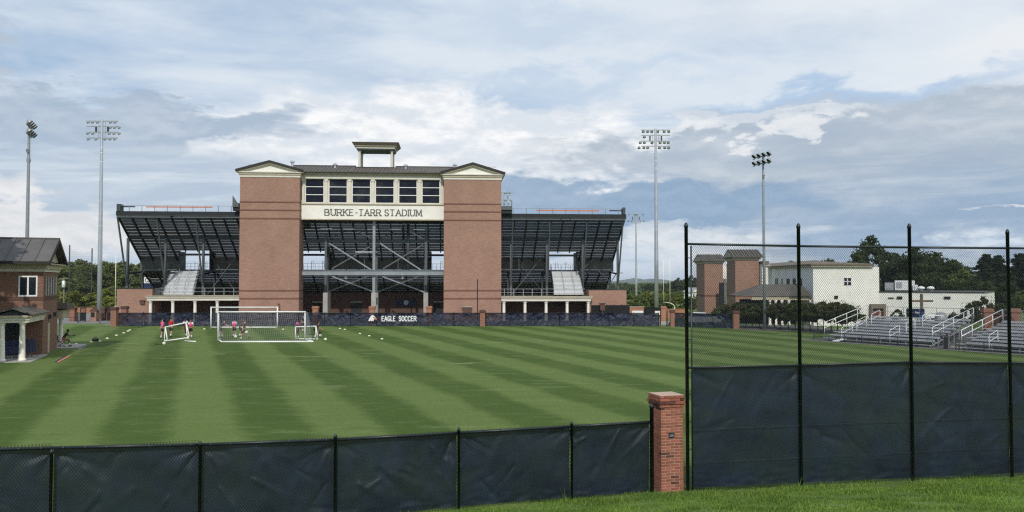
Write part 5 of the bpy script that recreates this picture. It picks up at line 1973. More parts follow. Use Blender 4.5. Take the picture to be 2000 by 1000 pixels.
def person(label, px, py, yaw, h, lean, legs, arms, skin, top, shorts, hair, sleeve=None, vest_over=None, sock='shirt_white', seat=None, dz=0.0, shoe='black_plastic', headturn=0.0):
    g = G(px, py)
    k = h / 1.75
    V = Vector
    t = V((0, math.sin(lean), math.cos(lean)))
    fwd = V((0, math.cos(lean), -math.sin(lean)))
    pel = V((0, 0, 0))
    waist = pel + t * .16 * k
    chest = pel + t * .34 * k
    neck0 = pel + t * .49 * k
    nl = lean * .55 - .08
    nt = V((0, math.sin(nl), math.cos(nl)))
    neck = neck0 + nt * .07 * k
    headc = neck + nt * .12 * k
    crown_ = headc + nt * .085 * k
    vs = [pel, waist, chest, neck0, neck, headc, crown_]
    es = [(0, 1), (1, 2), (2, 3), (3, 4), (4, 5), (5, 6)]
    R = [(.135, .10), (.125, .092), (.155, .105), (.085, .075), .052, (.078, .092), (.055, .065)]
    R = [(a[0] * k, a[1] * k) if isinstance(a, tuple) else a * k for a in R]
    joints = {}
    low = 0
    for sd, (hip, knee) in zip((-1, 1), legs):
        a = V((sd * .09 * k, 0, -.06 * k))
        kn = a + V((sd * .01, math.sin(hip), -math.cos(hip))) * .42 * k
        an = kn + V((0, math.sin(hip - knee), -math.cos(hip - knee))) * .41 * k
        fa = hip - knee
        toe = an + V((0, math.cos(fa * .6), math.sin(fa * .6))) * .13 * k + V((0, 0, -.04 * k))
        joints['leg', sd] = (a, kn, an, toe)
        b = len(vs)
        mid = kn + (an - kn) * .3
        vs += [a, a + (kn - a) * .5, kn, mid, an, toe]
        es += [(0, b), (b, b + 1), (b + 1, b + 2), (b + 2, b + 3), (b + 3, b + 4), (b + 4, b + 5)]
        R += [.092 * k, .076 * k, .054 * k, .056 * k, .036 * k, .036 * k]
        low = min(low, an.z - .075 * k, toe.z - .04 * k)
    fing = MB()
    for sd, (sh, el, ab) in zip((-1, 1), arms):
        s0 = chest + t * .10 * k + V((sd * .165 * k, 0, 0))
        ua = V((sd * math.sin(ab), math.sin(sh) * math.cos(ab), -math.cos(sh) * math.cos(ab)))
        e_ = s0 + ua * .28 * k
        fa = V((sd * math.sin(ab) * .5, math.sin(sh + el), -math.cos(sh + el))).normalized()
        w_ = e_ + fa * .245 * k
        pm_ = w_ + fa * .075 * k
        joints['arm', sd] = (s0, e_, w_)
        b = len(vs)
        vs += [s0, e_, w_, pm_]
        es += [(2, b), (b, b + 1), (b + 1, b + 2), (b + 2, b + 3)]
        R += [.058 * k, .041 * k, .029 * k, (.036 * k, .022 * k)]
        sidev = fa.cross(V((1, 0, 0))).normalized()
        for q in range(4):
            o_ = sidev * (q - 1.5) * .019 * k
            m1 = pm_ + o_ + fa * (.045 - .004 * abs(q - 1.3)) * k
            m2 = m1 + (fa * .03 + V((-sd * .02, 0, 0))) * k
            fing.cyl(pm_ + o_ * .8, m1, .0095 * k, .0085 * k, 6).cyl(m1, m2, .0085 * k, .0065 * k, 6)
        th = w_ + fa * .03 * k
        fing.cyl(th + sidev * -.02 * k, th + (sidev * -.05 + fa * .035) * k, .011 * k, .0095 * k, 6).cyl(th + (sidev * -.05 + fa * .035) * k, th + (sidev * -.052 + fa * .065) * k, .0095 * k, .007 * k, 6)
    zoff = -low + dz
    rt = thing('person', label, 'person', (g.x, g.y, zoff), yaw, 'players and staff on the field')
    body = skin_mesh('body', vs, es, R, skin, 0, 1)
    hf = fing
    hf.ball(headc + fwd * .095 * k + nt * -.012 * k, .016 * k, 6, 4)
    for sd in (-1, 1):
        hf.ball(headc + V((sd * .082 * k, 0, 0)), .026 * k, 6, 4, (.4, .7, 1))
    bo = join_meshes(body, hf).build('body', skin, rt, True)
    ey = MB()
    for sd in (-1, 1):
        ey.ball(headc + V((sd * .033 * k, 0, 0)) + fwd * .083 * k + nt * .012 * k, .011 * k, 6, 4)
    ey.build('eye', 'hair_dark', rt)
    MB().ball(headc + fwd * .080 * k - nt * .048 * k, .026 * k, 8, 4, (1, .5, .3)).build('mouth', 'shirt_maroon', rt)
    hm = MB()
    hm.ball((0, 0, 0), .098 * k, 12, 8, (.92, 1.02, .80))
    ho = hm.build('hair', hair, rt, True, headc + nt * .042 * k - fwd * .022 * k)
    ho.rotation_euler = (-nl, 0, 0)
    # shirt with short sleeves
    b_ = [pel + t * .03 * k, waist, chest, neck0 - t * .02 * k]
    be = [(0, 1), (1, 2), (2, 3)]
    br = [(.152 * k, .118 * k), (.145 * k, .112 * k), (.172 * k, .122 * k), (.10 * k, .085 * k)]
    body_only = len(b_)
    for sd in (-1, 1):
        s0, e_, w_ = joints['arm', sd]
        i = len(b_)
        b_ += [s0, s0 + (e_ - s0) * .62]
        be += [(2, i), (i, i + 1)]
        br += [.076 * k, .062 * k]
    if sleeve:
        so = put('shirt', skin_mesh('shirt', b_, be, br, sleeve, 0, 1), rt)
        v_ = [pel + t * .07 * k, waist + t * .02 * k, chest, neck0 - t * .05 * k]
        vr = [(.182 * k, .150 * k), (.176 * k, .144 * k), (.205 * k, .160 * k), (.140 * k, .115 * k)]
        ve = [(0, 1), (1, 2), (2, 3)]
        for sd in (-1, 1):
            s0 = joints['arm', sd][0]
            v_.append(chest + (s0 - chest) * .72 + t * .01 * k)
            vr.append(.098 * k)
            ve.append((2, len(v_) - 1))
        put('bib', skin_mesh('bib', v_, ve, vr, top, 0, 1), rt)
    else:
        put('shirt', skin_mesh('shirt', b_, be, br, top, 0, 1), rt)
    sv_ = [pel + t * .08 * k, pel + V((0, 0, -.02 * k))]
    se = [(0, 1)]
    sr_ = [(.150 * k, .115 * k), (.158 * k, .122 * k)]
    for sd in (-1, 1):
        a, kn, an, toe = joints['leg', sd]
        i = len(sv_)
        sv_ += [a, a + (kn - a) * .82]
        se += [(1, i), (i, i + 1)]
        sr_ += [.108 * k, .092 * k]
    put('shorts', skin_mesh('shorts', sv_, se, sr_, shorts, 0, 1), rt)
    for sd in (-1, 1):
        a, kn, an, toe = joints['leg', sd]
        MB().cyl(kn + (an - kn) * .55, an, .050 * k, .042 * k, 8).build('sock', sock, rt, True)
        d = (toe - an)
        m = MB()
        m.ball((0, 0, 0), .062 * k, 10, 6, (.78, 2.0, .75))
        o = m.build('shoe', shoe, rt, True, an + d * .42 + V((0, 0, -.03 * k)))
        o.rotation_euler = (math.atan2(d.z + .04 * k, d.y), 0, 0)
    return rt


A0 = (.12, .25, .10)
person('player in pink bib and black shorts walking left of the carried goal', 317.5, 661.5, math.radians(150), 1.74, .10, ((.42, .22), (-.22, .25)), ((.55, .5, .12), (-.15, .5, .1)), 'skin_light', 'shirt_pink', 'shorts_black', 'hair_brown')
person('player in red shirt and charcoal shorts seen from behind', 333.5, 659.0, math.radians(-10), 1.80, .04, ((.30, .12), (-.10, .45)), ((.1, .7, .14), (.3, .9, .16)), 'skin_light', 'shirt_red', 'shorts_charcoal', 'hair_dark')
person('player with white sleeves and maroon kit behind the lifted goal', 363.2, 657.5, math.radians(165), 1.72, .15, ((.15, .15), (-.1, .2)), ((.6, .5, .15), (.5, .6, .15)), 'skin_dark', 'shirt_maroon', 'shirt_maroon', 'hair_dark', 'shirt_white')
person('player in pink bib with white sleeves lifting the end of the small goal', 372.3, 660.5, math.radians(195), 1.72, .12, ((.22, .15), (-.18, .25)), ((.5, .55, .22), (.45, .4, .25)), 'skin_tan', 'shirt_pink', 'shorts_black', 'hair_dark', 'shirt_white')
person('person in dark navy bending over at the left goal post', 429.5, 660.0, math.radians(-70), 1.74, .75, ((.35, .25), (-.05, .15)), ((.9, .2, .1), (1.0, .3, .1)), 'skin_light', 'shirt_navy', 'shorts_navy', 'hair_dark')
person('player in pink bib standing inside the goal with back turned', 457.5, 658.5, math.radians(10), 1.66, .02, ((.10, .08), (-.12, .15)), (A0, A0), 'skin_tan', 'shirt_pink', 'shorts_black', 'hair_dark', 'shirt_white')
person('player in dark kit swinging a leg at the airborne ball', 475.0, 664.5, math.radians(-80), 1.74, .28, ((1.0, .9), (-.2, .1)), ((.7, .7, .35), (-.5, .4, .3)), 'skin_light', 'shirt_black', 'shorts_black', 'hair_brown')
person('player in black stooping between the pink player and the kicker', 468.5, 657.5, math.radians(-60), 1.60, .85, ((.5, .5), (.1, .3)), ((.5, .3, .1), (.4, .3, .1)), 'skin_tan', 'shirt_black', 'shorts_black', 'hair_dark')
person('player in pink bib seen through the net beside the small goal', 580.5, 662.0, math.radians(-85), 1.72, .06, ((.18, .1), (-.05, .1)), ((.35, .5, .1), (.2, .4, .1)), 'skin_dark', 'shirt_pink', 'shorts_navy', 'hair_dark')
person('person in black crouching behind the small goal at the net bag', 613.5, 660.5, math.radians(-75), 1.66, .9, ((1.1, 1.3), (.5, .9)), ((.6, .3, .1), (.7, .4, .1)), 'skin_tan', 'shirt_black', 'shorts_black', 'hair_brown')
person('dark clad person standing behind the right goal post', 592.5, 648.5, math.radians(180), 1.72, .02, ((.06, .05), (-.06, .08)), (A0, A0), 'skin_tan', 'shirt_black', 'shorts_black', 'hair_dark')
sp = G(122.5, 677.5)
person('person in black top and red shorts sitting hunched outside the field house', 122.5, 678.0, math.radians(-60), 1.76, .62, ((1.45, 1.40), (1.40, 1.30)), ((.75, .9, .1), (.8, .9, .1)), 'skin_dark', 'shirt_black', 'shorts_red', 'hair_dark', dz=.05)
t = thing('folding_chair', 'low chair under the person sitting outside the field house', 'chair', (sp.x, sp.y, .05), math.radians(-60))
MB().box(-.24, .24, -.3, .16, .33, .37).build('seat', 'door_red', t)
MB().beam((0, -.3, .4), (0, -.36, .85), .46, .03, (0, 1, 0)).build('backrest', 'door_red', t)
for x in (-.22, .22):
    MB().beam((x, -.28, 0), (x, .12, .35), .03).beam((x, .14, 0), (x, -.3, .45), .03).build('leg', 'steel_dark', t)

# ------------------------------------------------------------------ gate yard left of the stadium
def pier(label, px0, px1, ytop, Y, mat='brick_pier', cap='brick_dark', zb=-.2):
    a, b = W(px0, 600, Y).x, W(px1, 600, Y).x
    zt2 = W(px0, ytop, Y).z
    w = b - a
    t = thing('brick_pier', label, 'pillar', ((a + b) / 2, Y, 0), 0, 'brick piers of the gate yard')
    MB().box(-w / 2, w / 2, 0, w, zb, zt2 - .22).build('shaft', mat, t)
    MB().box(-w / 2 - .06, w / 2 + .06, -.06, w + .06, zt2 - .22, zt2 - .1).box(-w / 2 - .02, w / 2 + .02, -.02, w + .02, zt2 - .1, zt2).build('cap', cap, t)
    return t


pier('pale brick pier beside the field house portico in the gate yard', 135, 145.5, 601.5, 104)
pier('brick pier coloured for shade behind the trash bin in the gate yard', 198, 204.5, 600.5, 106, 'brick_dark')  # dark brick paints in the shade; the next pier has the lit tone
pier('lit brick pier left of the right hand gate leaf', 204.7, 209, 601, 106.5)
for lab, px0, px1, y0, y1, Y in (('black gate leaf standing open next to the pale brick pier', 157, 168, 601, 626.5, 103), ('black gate leaf next to the fence end pier', 209.5, 217.5, 601, 627, 104)):
    a, b = W(px0, 600, Y).x, W(px1, 600, Y).x
    z1 = W(px0, y0, Y).z
    t = thing('metal_gate', lab, 'gate', ((a + b) / 2, Y, 0), .25, 'black gate leaves')
    w = b - a
    fr = MB()
    fr.box(-w / 2, -w / 2 + .07, -.04, .04, .05, z1).box(w / 2 - .07, w / 2, -.04, .04, .05, z1).box(-w / 2 + .07, w / 2 - .07, -.04, .04, .1, .18).box(-w / 2 + .07, w / 2 - .07, -.04, .04, z1 - .1, z1).box(-w / 2 + .07, w / 2 - .07, -.04, .04, z1 * .62, z1 * .66)
    fr.build('gate_frame', 'steel_black', t)
    n = 5
    for q in range(n):
        x = -w / 2 + .07 + (w - .14) * (q + .5) / n
        MB().box(x - .02, x + .02, -.015, .015, .18, z1 - .1).build('bar', 'steel_black', t)
    MB().box(-w / 2 + .07, w / 2 - .07, .017, .022, .2, z1 * .62).build('mesh_sheet', 'screen_black', t)
ko = thing('brick_kiosk', 'small pointed brick shrine with a dark opening in the gate yard', 'kiosk', (W(182, 600, 104).x, 104, 0))
a = .42
z1, z2 = W(182, 608, 104).z, W(182, 601, 104).z
MB().box(-a, a, 0, .7, -.1, z1).build('body', 'brick_stadium', ko)
MB().prism([(-a - .08, z1), (a + .08, z1), (.0, z2)], -.06, .76).build('gable_roof', 'brick_dark', ko)
MB().box(-.26, .2, -.02, -.003, z1 - .75, z1 - .12).build('opening', 'steel_black', ko)
tb = thing('trash_bin', 'dark square bin mounted on a thin post in the gate yard', 'bin', (W(195.5, 600, 99).x, 99, 0))
z1, z2 = W(195, 622.5, 99).z, W(195, 612.5, 99).z
MB().box(-.34, .34, -.3, .3, z1, z2).box(-.37, .37, -.33, .33, z2, z2 + .05).build('bin', 'brick_dark', tb)
MB().cyl((0, 0, -.1), (0, 0, z1), .04, n=8).build('post', 'steel_black', tb)
for px, lab in ((152, 'thin dark gate post in front of the pale pier'), (154.6, 'second thin dark gate post beside the open gate')):
    t = thing('gate_post', lab, 'post', (W(px, 600, 101).x, 101, 0), 0, 'thin gate posts')
    MB().cyl((0, 0, -.2), (0, 0, W(px, 610, 101).z), .05, n=8).build('shaft', 'steel_black', t)
for lab, px0, px1, y1, Y, mat in (('low brick wall running behind the gate yard', 96, 224, 599.2, 133, 'brick_orange'),):
    a, b = W(px0, 600, Y).x, W(px1, 600, Y).x
    t = thing('brick_wall', lab, 'wall', (a, Y, 0))
    z1 = W(px0, y1, Y).z
    MB().box(0, b - a, 0, .3, -.2, z1 - .12).build('wall_face', mat, t)
    MB().box(-.02, b - a + .02, -.05, .35, z1 - .12, z1).build('coping', 'brick_dark', t)
rl = thing('pipe_rail', 'thin dark pipe rail across the gate yard', 'railing', (W(126, 600, 102.5).x, 102.5, 0))
m = MB()
m.cyl((0, 0, .55), (W(153, 600, 102.5).x - rl.location.x, 0, .55), .03, n=6).cyl((0, 0, .25), (W(153, 600, 102.5).x - rl.location.x, 0, .25), .02, n=6)
m.build('rail', 'steel_black', rl)

# right end: brick walls and gate behind the far fence
for lab, px0, px1, y1, Y, mat in (('low orange brick wall by the lamp pole right of the yard fence', 1230, 1259, 598.8, 128, 'brick_orange'),
                                  ('orange brick wall behind the gate gap on the right', 1300.5, 1338, 603.3, 112, 'brick_orange')):
    a, b = W(px0, 600, Y).x, W(px1, 600, Y).x
    t = thing('brick_wall', lab, 'wall', (a, Y, 0))
    z1 = W(px0, y1, Y).z
    MB().box(0, b - a, 0, .3, -.2, z1 - .10).build('wall_face', mat, t)
    MB().box(-.03, b - a + .03, -.06, .36, z1 - .10, z1).build('coping', 'trim_beige' if px0 < 1250 else 'brick_orange', t)
p_ = pier('orange brick pier with concrete foot in the gate gap', 1291.5, 1301, 598.0, 97.5, 'brick_orange', 'brick_orange')
MB().box(-.36, .36, -.04, .7, -.2, .32).build('foot', 'concrete', p_)
yd2 = thing('yard_fence', 'black screened fence around the foot of the tall right floodlight pole', 'fence', (W(1258, 600, 118).x, 118, 0))
L = W(1290, 600, 118).x - yd2.location.x
z1 = W(1270, 600.5, 118).z
for q in range(4):
    MB().cyl((L * q / 3, 0, 0), (L * q / 3, 0, z1 + .1), .05, n=6).build('post', 'post_black', yd2)
    if q < 3:
        MB().box(L * q / 3 + .04, L * (q + 1) / 3 - .04, .01, .03, .05, z1).build('dark_screen', 'screen_black', yd2)
for px, lab in ((1289.8, 'thin black gate post at the left of the gate gap'), (1303, 'thin black gate post at the right of the gate gap')):
    t = thing('gate_post', lab, 'post', (W(px, 600, 92.6).x, 92.6, 0), 0, 'thin posts of the gate gap')
    MB().cyl((0, 0, -.1), (0, 0, 1.9), .045, n=8).build('shaft', 'post_black', t)
for px, w, py, lab in ((1245.5, 1.5, 610.5, 'white notice board on the low orange brick wall'), (1285, .8, 611, 'small white box beside the gate gap')):
    t = thing('notice_board' if px < 1260 else 'meter_box', lab, 'board' if px < 1260 else 'box', (W(px, py, 111).x, 111, 0))
    z = W(px, py, 111).z
    MB().box(-w / 2, w / 2, 0, .12, z - .28, z + .25).build('panel', 'white_paint', t)
    MB().box(-.05, .05, .02, .1, -.1, z - .28).build('stand', 'steel_dark', t)
# parked white car half hidden behind the short fence
cx = W(1371, 600, 96.5).x
car = thing('parked_car', 'white car with only its roof showing above the short navy fence', 'car', (cx, 96.5, 0), 0)
body = MB().prism([(-2.1, .35), (2.1, .35), (2.12, .78), (1.75, .92), (.95, .95), (-1.3, .98), (-2.08, .85)], -.85, .85).build('body', 'car_white', car)
MB().prism([(-1.35, .97), (1.0, .95), (.45, 1.33), (-.95, 1.36)], -.74, .74).build('window', 'window_glass', car)
MB().prism([(-1.0, 1.345), (.52, 1.325), (.2, 1.44), (-.8, 1.46)], -.72, .72).build('roof', 'car_white', car)
for x in (-1.35, 1.35):
    for y in (-.78, .6):
        w_ = MB().cyl((x, y, .33), (x, y + .2, .33), .33, n=16).build('wheel', 'black_plastic', car)
        MB().cyl((x, y - .01, .33), (x, y + .21, .33), .19, n=12).build('rim', 'aluminium', w_)
for y in (-.6, .6):
    MB().box(2.09, 2.14, y - .18, y + .18, .62, .76).build('headlight', 'aluminium', car)


def goal_post(label, loc, edge):
    t = thing('football_goal', label, 'goal post', loc, SA, 'football goal posts')
    h = 3.05
    m = MB()
    pts = []
    for q in range(9):
        a = math.pi / 2 * q / 8
        pts.append(Vector((edge * (1.9 - 1.9 * math.sin(a)), 0, h - 1.2 + 1.2 * math.sin(a) * (1 if q < 9 else 1))))
    pts = [Vector((edge * 1.9, 0, -.3))] + [Vector((edge * 1.9 * math.cos(math.pi / 2 * q / 8), 0, h - 1.15 + 1.15 * math.sin(math.pi / 2 * q / 8))) for q in range(9)]
    m.tube(pts, .10, 8)
    m.build('gooseneck', 'cream_paint', t, True)
    MB().cyl((0, -2.82, h), (0, 2.82, h), .09, n=8).build('crossbar', 'cream_paint', t, True)
    for y in (-2.82, 2.82):
        MB().cyl((0, y, h), (0, y, h + 10.2), .065, n=8).build('upright', 'cream_paint', t, True)


goal_post('pale yellow football goal post beyond the right end of the grandstand', base_of(1302, 195, -3.0), 1)
goal_post('pale football goal post beyond the left end of the grandstand', base_of(237, 168, -2.9), -1)

# scoreboard style sign behind the left end of the grandstand
z1, z0 = W(290, 541.5, 138).z, W(290, 553, 138).z
a, b = W(281, 550, 138).x, W(318, 550, 138).x
sg = thing('name_sign', 'white name sign over a navy panel behind the left end of the grandstand', 'sign', (a, 138, 0))
MB().box(0, b - a, 0, .25, z0, z1).build('white_panel', 'white_paint', sg)
MB().box(-.1, b - a + .1, .01, .3, W(290, 564, 138).z, z0 - .01).build('navy_panel', 'navy_paint', sg)
for x in (.3, b - a - .3):
    MB().box(x - .12, x + .12, .05, .25, -.5, W(290, 564, 138).z).build('leg', 'steel_dark', sg)
for c, x, w in text_layout('CA', W(284.0, 550, 138).x - a, W(296.2, 550, 138).x - a, z1 - z0, .62, .2):
    letter_mb(c, x, z0 + .2, w, (z1 - z0) * .62, .11, -.04, .03, True).build('letter', 'letter_grey', sg)

# net poles and the wooden utility pole on the left
np_ = thing('net_screen', 'high ball-stop net hung between two thin dark poles', 'net', (W(135, 550, 185).x, 185, -3.0))
xb = W(179, 550, 185).x - np_.location.x
for x, y in ((0, 478.5), (xb, 485)):
    MB().cyl((x, 0, -.3), (x, 0, W(135, y, 185).z + 3), .13, n=8).build('pole', 'steel_dark', np_)
V = []
zt2 = W(135, 482, 185).z + 3
for q in range(23):
    f = q / 22
    s_ = -1.0 * math.sin(math.pi * f)
    x = xb * f
    V += [(x - .008, 0, zt2 - 13), (x + .008, 0, zt2 - 13), (x + .008, 0, zt2 - .7 * f + s_), (x - .008, 0, zt2 - .7 * f + s_)]
for q in range(26):
    z = zt2 - 1.3 - q * .45
    V += [(0, 0, z - .008), (xb, 0, z - .008), (xb, 0, z + .008), (0, 0, z + .008)]
kind(put('net', np_mesh('net', V, 0, 'net_dark'), np_), 'stuff')
up = thing('utility_pole', 'wooden utility pole with a grey transformer can left of the woods', 'utility pole', base_of(125.5, 150, -1))
zt2 = W(124, 541, 150).z + 1
MB().lathe([(.16, -.2), (.12, zt2)], 8).build('pole', 'wood_pole', up)
MB().box(-.8, .8, -.06, .06, zt2 - .35, zt2 - .22).build('crossarm', 'wood_pole', up)
MB().lathe([(.26, zt2 - 1.9), (.28, zt2 - 1.85), (.28, zt2 - .75), (.1, zt2 - .65)], 10, (.1, -.35, 0)).build('transformer', 'aluminium', up, True)

# ------------------------------------------------------------------ white field house with two brick towers on the right
FR = Frame((34.5, 93.9, 0), 0.0)
wb = thing('white_building', 'long white stucco building with two square brick towers behind the hedge', 'building', FR.o, 0)
X0, Y0 = FR.o.x, FR.o.y
zc = W(1600, 521, Y0).z
zp = W(1600, 514.2, Y0).z
xe = W(1717, 540, Y0).x - X0
MB().box(0, xe, 0, 34, -.1, zc - .02).build('wall', 'stucco_white', wb)
xc = W(1703, 520, Y0).x - X0
MB().box(-.30, xc, -.35, 34.3, zc, zc + .20).build('cornice', 'trim_beige', wb)
MB().box(-.42, xc + .1, -.48, 34.4, zc + .20, zp - .08).build('parapet', 'roof_beige', wb)
MB().add([(-.42, -.48, zp - .08), (xc + .1, -.48, zp - .08), (xc + .1, 34.4, zp - .08), (-.42, 34.4, zp - .08), (3, 7, zp + .55), (xc - 3, 7, zp + .4), (xc - 3, 28, zp + .4), (3, 28, zp + .55)],
         [(0, 1, 5, 4), (1, 2, 6, 5), (2, 3, 7, 6), (3, 0, 4, 7), (4, 5, 6, 7)]).build('roof', 'roof_beige', wb)
# rear strip wall towards the towers
MB().box(-1.25, -.003, 15.1, 33, -.1, W(1495, 519, Y0 + 15).z).build('wall', 'stucco_white', wb)
zz = W(1495, 519, Y0 + 15).z
MB().box(-1.22, -.31, 14.8, 33.2, zz, zz + .22).build('cornice', 'trim_cream', wb)
MB().box(-1.2, -.43, 14.65, 33.3, zz + .22, zz + .62).build('parapet', 'roof_beige', wb)
# four pane window, wall lights, rear windows
(a, z1), (b, z0) = FR.P(1647.5, 542, 0), FR.P(1663, 558, 0)
w_ = MB()
w_.box(a, b, -.04, .02, z1 - .06, z1).box(a, b, -.04, .02, z0, z0 + .06).box(a, a + .06, -.04, .02, z0 + .06, z1 - .06).box(b - .06, b, -.04, .02, z0 + .06, z1 - .06)
w_.box((a + b) / 2 - .035, (a + b) / 2 + .035, -.04, .02, z0 + .06, z1 - .06).box(a + .06, (a + b) / 2 - .035, -.035, .02, (z0 + z1) / 2 - .03, (z0 + z1) / 2 + .03).box((a + b) / 2 + .035, b - .06, -.035, .02, (z0 + z1) / 2 - .03, (z0 + z1) / 2 + .03)
wo = w_.build('window', 'aluminium', wb)
for i in (0, 1):
    for j in (0, 1):
        MB().box(a + .06 + i * (b - a) / 2, a + i * (b - a) / 2 + (b - a) / 2 - .06, -.02, -.004, z0 + .06 + j * (z1 - z0) / 2, z0 + j * (z1 - z0) / 2 + (z1 - z0) / 2 - .06).build('pane', 'window_glass', wo)
for px, py in ((1632.5, 580.5),):
    x, z = FR.P(px, py, 0)
    MB().prismx([(-.22, z + .18), (-.003, z + .18), (-.003, z - .18), (-.10, z - .18)], x - .2, x + .2).build('wall_light', 'lamp_dark', wb)
for px in (1517, 1539.5, 1551.5, 1563.5):
    y, z1 = FR.Q(px, 544, 0)
    z0 = FR.Q(px, 558.5, 0)[1]
    f_ = MB()
    f_.box(-.05, .02, y - .52, y - .44, z0, z1).box(-.05, .02, y + .44, y + .52, z0, z1).box(-.05, .02, y - .44, y + .44, z1 - .08, z1).box(-.05, .02, y - .44, y + .44, z0, z0 + .08).box(-.04, .02, y - .44, y + .44, (z0 + z1) / 2 - .04, (z0 + z1) / 2 + .04)
    w_ = f_.build('window', 'steel_dark', wb)
    MB().box(-.02, -.004, y - .44, y + .44, z0 + .08, z1 - .08).build('pane', 'window_glass', w_)
y, z1 = FR.Q(1528, 544, 0)
MB().cyl((-.06, y, .5), (-.06, y, z1), .06, n=8).build('down_pipe', 'steel_dark', wb)
# low metal roofed porch
pe = W(1520, 578.4, Y0 + .7).z
xa, xb = W(1463, 580, Y0 + .7).x - X0, -.12
y0_, y1_ = .6, 9.5
MB().add([(xa, y0_, pe), (xb, y0_, pe), (xb, y1_, pe), (xa, y1_, pe), (xa + 2.6, 5, pe + 1.35), (xb - .02, 5, pe + 1.35)],
         [(0, 1, 5, 4), (1, 2, 5), (2, 3, 4, 5), (3, 0, 4), (3, 2, 1, 0)]).build('porch_roof', 'roof_metal', wb)
MB().prism([(xb - 2.4, pe + .02), (xb - .0, pe + .02), (xb - .9, pe + 1.12)], y0_ - .25, 4.5).build('porch_gable', 'roof_metal', wb)
fz = W(1520, 586, Y0 + .7).z
MB().box(xa + .3, xb - .05, y0_ + .15, y0_ + .45, fz, pe - .02).build('porch_beam', 'trim_beige', wb)
MB().box(xa + .3, xb - .05, y0_ + 5, y0_ + 5.2, 0, fz).build('porch_back', 'steel_black', wb)
for px in (1503.5, 1515, 1527, 1540.5, 1583):
    x = W(px, 590, Y0 + .9).x - X0
    MB().lathe([(.20, 0), (.20, .15), (.15, .2), (.14, fz - .25), (.19, fz - .15), (.19, fz - .005)], 12, (x, y0_ + .3, 0)).build('column', 'column_white', wb, True)
# brick towers
for px0, px1, Yt, dep, ybr, yev, yrg in ((1436.2, 1482.6, 110, 4.2, 508, 501.5, 487.5), (1376, 1412, 126, 5.5, 514.5, 509.2, 497)):
    a, b = W(px0, 550, Yt).x - X0, W(px1, 550, Yt).x - X0
    y = Yt - Y0
    zb_ = W(px0, ybr, Yt).z
    zev = W(px0, yev, Yt - .4).z
    zrg = W(px0, yrg, Yt + dep / 2).z
    tw = MB().box(a, b, y, y + dep, -.1, zb_).build('brick_tower', 'brick_stadium', wb)
    zbd = W(px0, 577.5, Yt).z
    MB().box(a - .03, b + .03, y - .03, y + dep + .03, zbd - .12, zbd + .12).build('brick_band', 'brick_band', tw)
    MB().box(a - .08, b + .08, y - .08, y + dep + .08, zb_, zb_ + .12).build('frieze', 'trim_cream', tw)
    MB().box(a - .2, b + .2, y - .2, y + dep + .2, zb_ + .12, zev - .1).build('cornice', 'trim_beige', tw)
    rf = MB()
    rf.prismx([(y - .5, zev - .1), (y - .5, zev), (y + dep / 2, zrg), (y + dep + .5, zev), (y + dep + .5, zev - .1)][::-1], a - .5, b + .5)
    r_ = rf.build('roof', 'roof_metal', tw)
    se = MB()
    x = a - .4
    while x < b + .5:
        se.beam((x, y - .5, zev + .02), (x, y + dep / 2, zrg + .02), .06, .09)
        x += .42
    kind(se.build('seam', 'roof_edge', r_), 'stuff')
    MB().prismx([(y - .1, zev), (y + dep / 2, zrg - .25), (y + dep + .1, zev)][::-1], a - .53, a - .505).build('gable_panel', 'trim_beige', tw)
MB().box(W(1413, 550, 127).x - X0, -.5, 36, 36.4, -.1, W(1413, 519, 130).z).build('wall', 'stucco_white', wb)
MB().box(W(1413, 550, 124).x - X0, -3.2, 29.8, 30.1, -.1, W(1413, 552, 124).z).build('entrance', 'steel_black', wb)

# flat roofed wing
a = Vector((W(1717, 570, Y0).x + .02, Y0, 0))
b = Vector((W(1920.5, 570, 88.0).x, 88.0, 0))
d = b - a
WG = Frame(a, math.atan2(d.y, d.x))
wg = thing('white_wing', 'low flat-roofed white wing with dark roof edge behind the bleachers', 'building', WG.o, WG.a)
zt2 = WG.P(1740, 570.8, 0)[1]
MB().box(0, d.length, 0, 14, -.1, zt2).build('wall', 'stucco_white', wg)
MB().box(-.02, d.length + .1, -.1, 14.1, zt2, zt2 + .09).build('roof_edge', 'roof_edge', wg)
(xa, z1), (xb, z0) = WG.P(1701.5, 594, 0), WG.P(1730.5, 622, 0)
for px, py, w, h in ((1740.5, 582, .28, .13), (1757.5, 581.5, .26, .3), (1850.5, 581.5, .3, .28)):
    x, z = WG.P(px, py, 0)
    MB().prismx([(-.22, z + h / 2), (-.003, z + h / 2), (-.003, z - h / 2), (-.1, z - h / 2)], x - w, x + w).build('wall_light', 'lamp_dark', wg)
dr = thing('doorway', 'brown door in a deep beige surround at the top of the bleachers', 'doorway', (W(1716, 600, 93.2).x, 93.2, 0))
w2 = (W(1730.5, 600, 93.2).x - W(1701.5, 600, 93.2).x) / 2
z1 = W(1716, 594, 93.2).z
zd = W(1716, 602.5, 93.2).z
MB().box(-w2, w2, 0, .5, zd, z1).box(-w2, -w2 + .08, 0, .5, 0, zd).box(w2 - .28, w2, 0, .5, 0, zd).build('surround', 'roof_beige', dr)
MB().box(-w2 + .08, w2 - .28, .3, .4, 0, zd).build('door', 'door_red', dr)
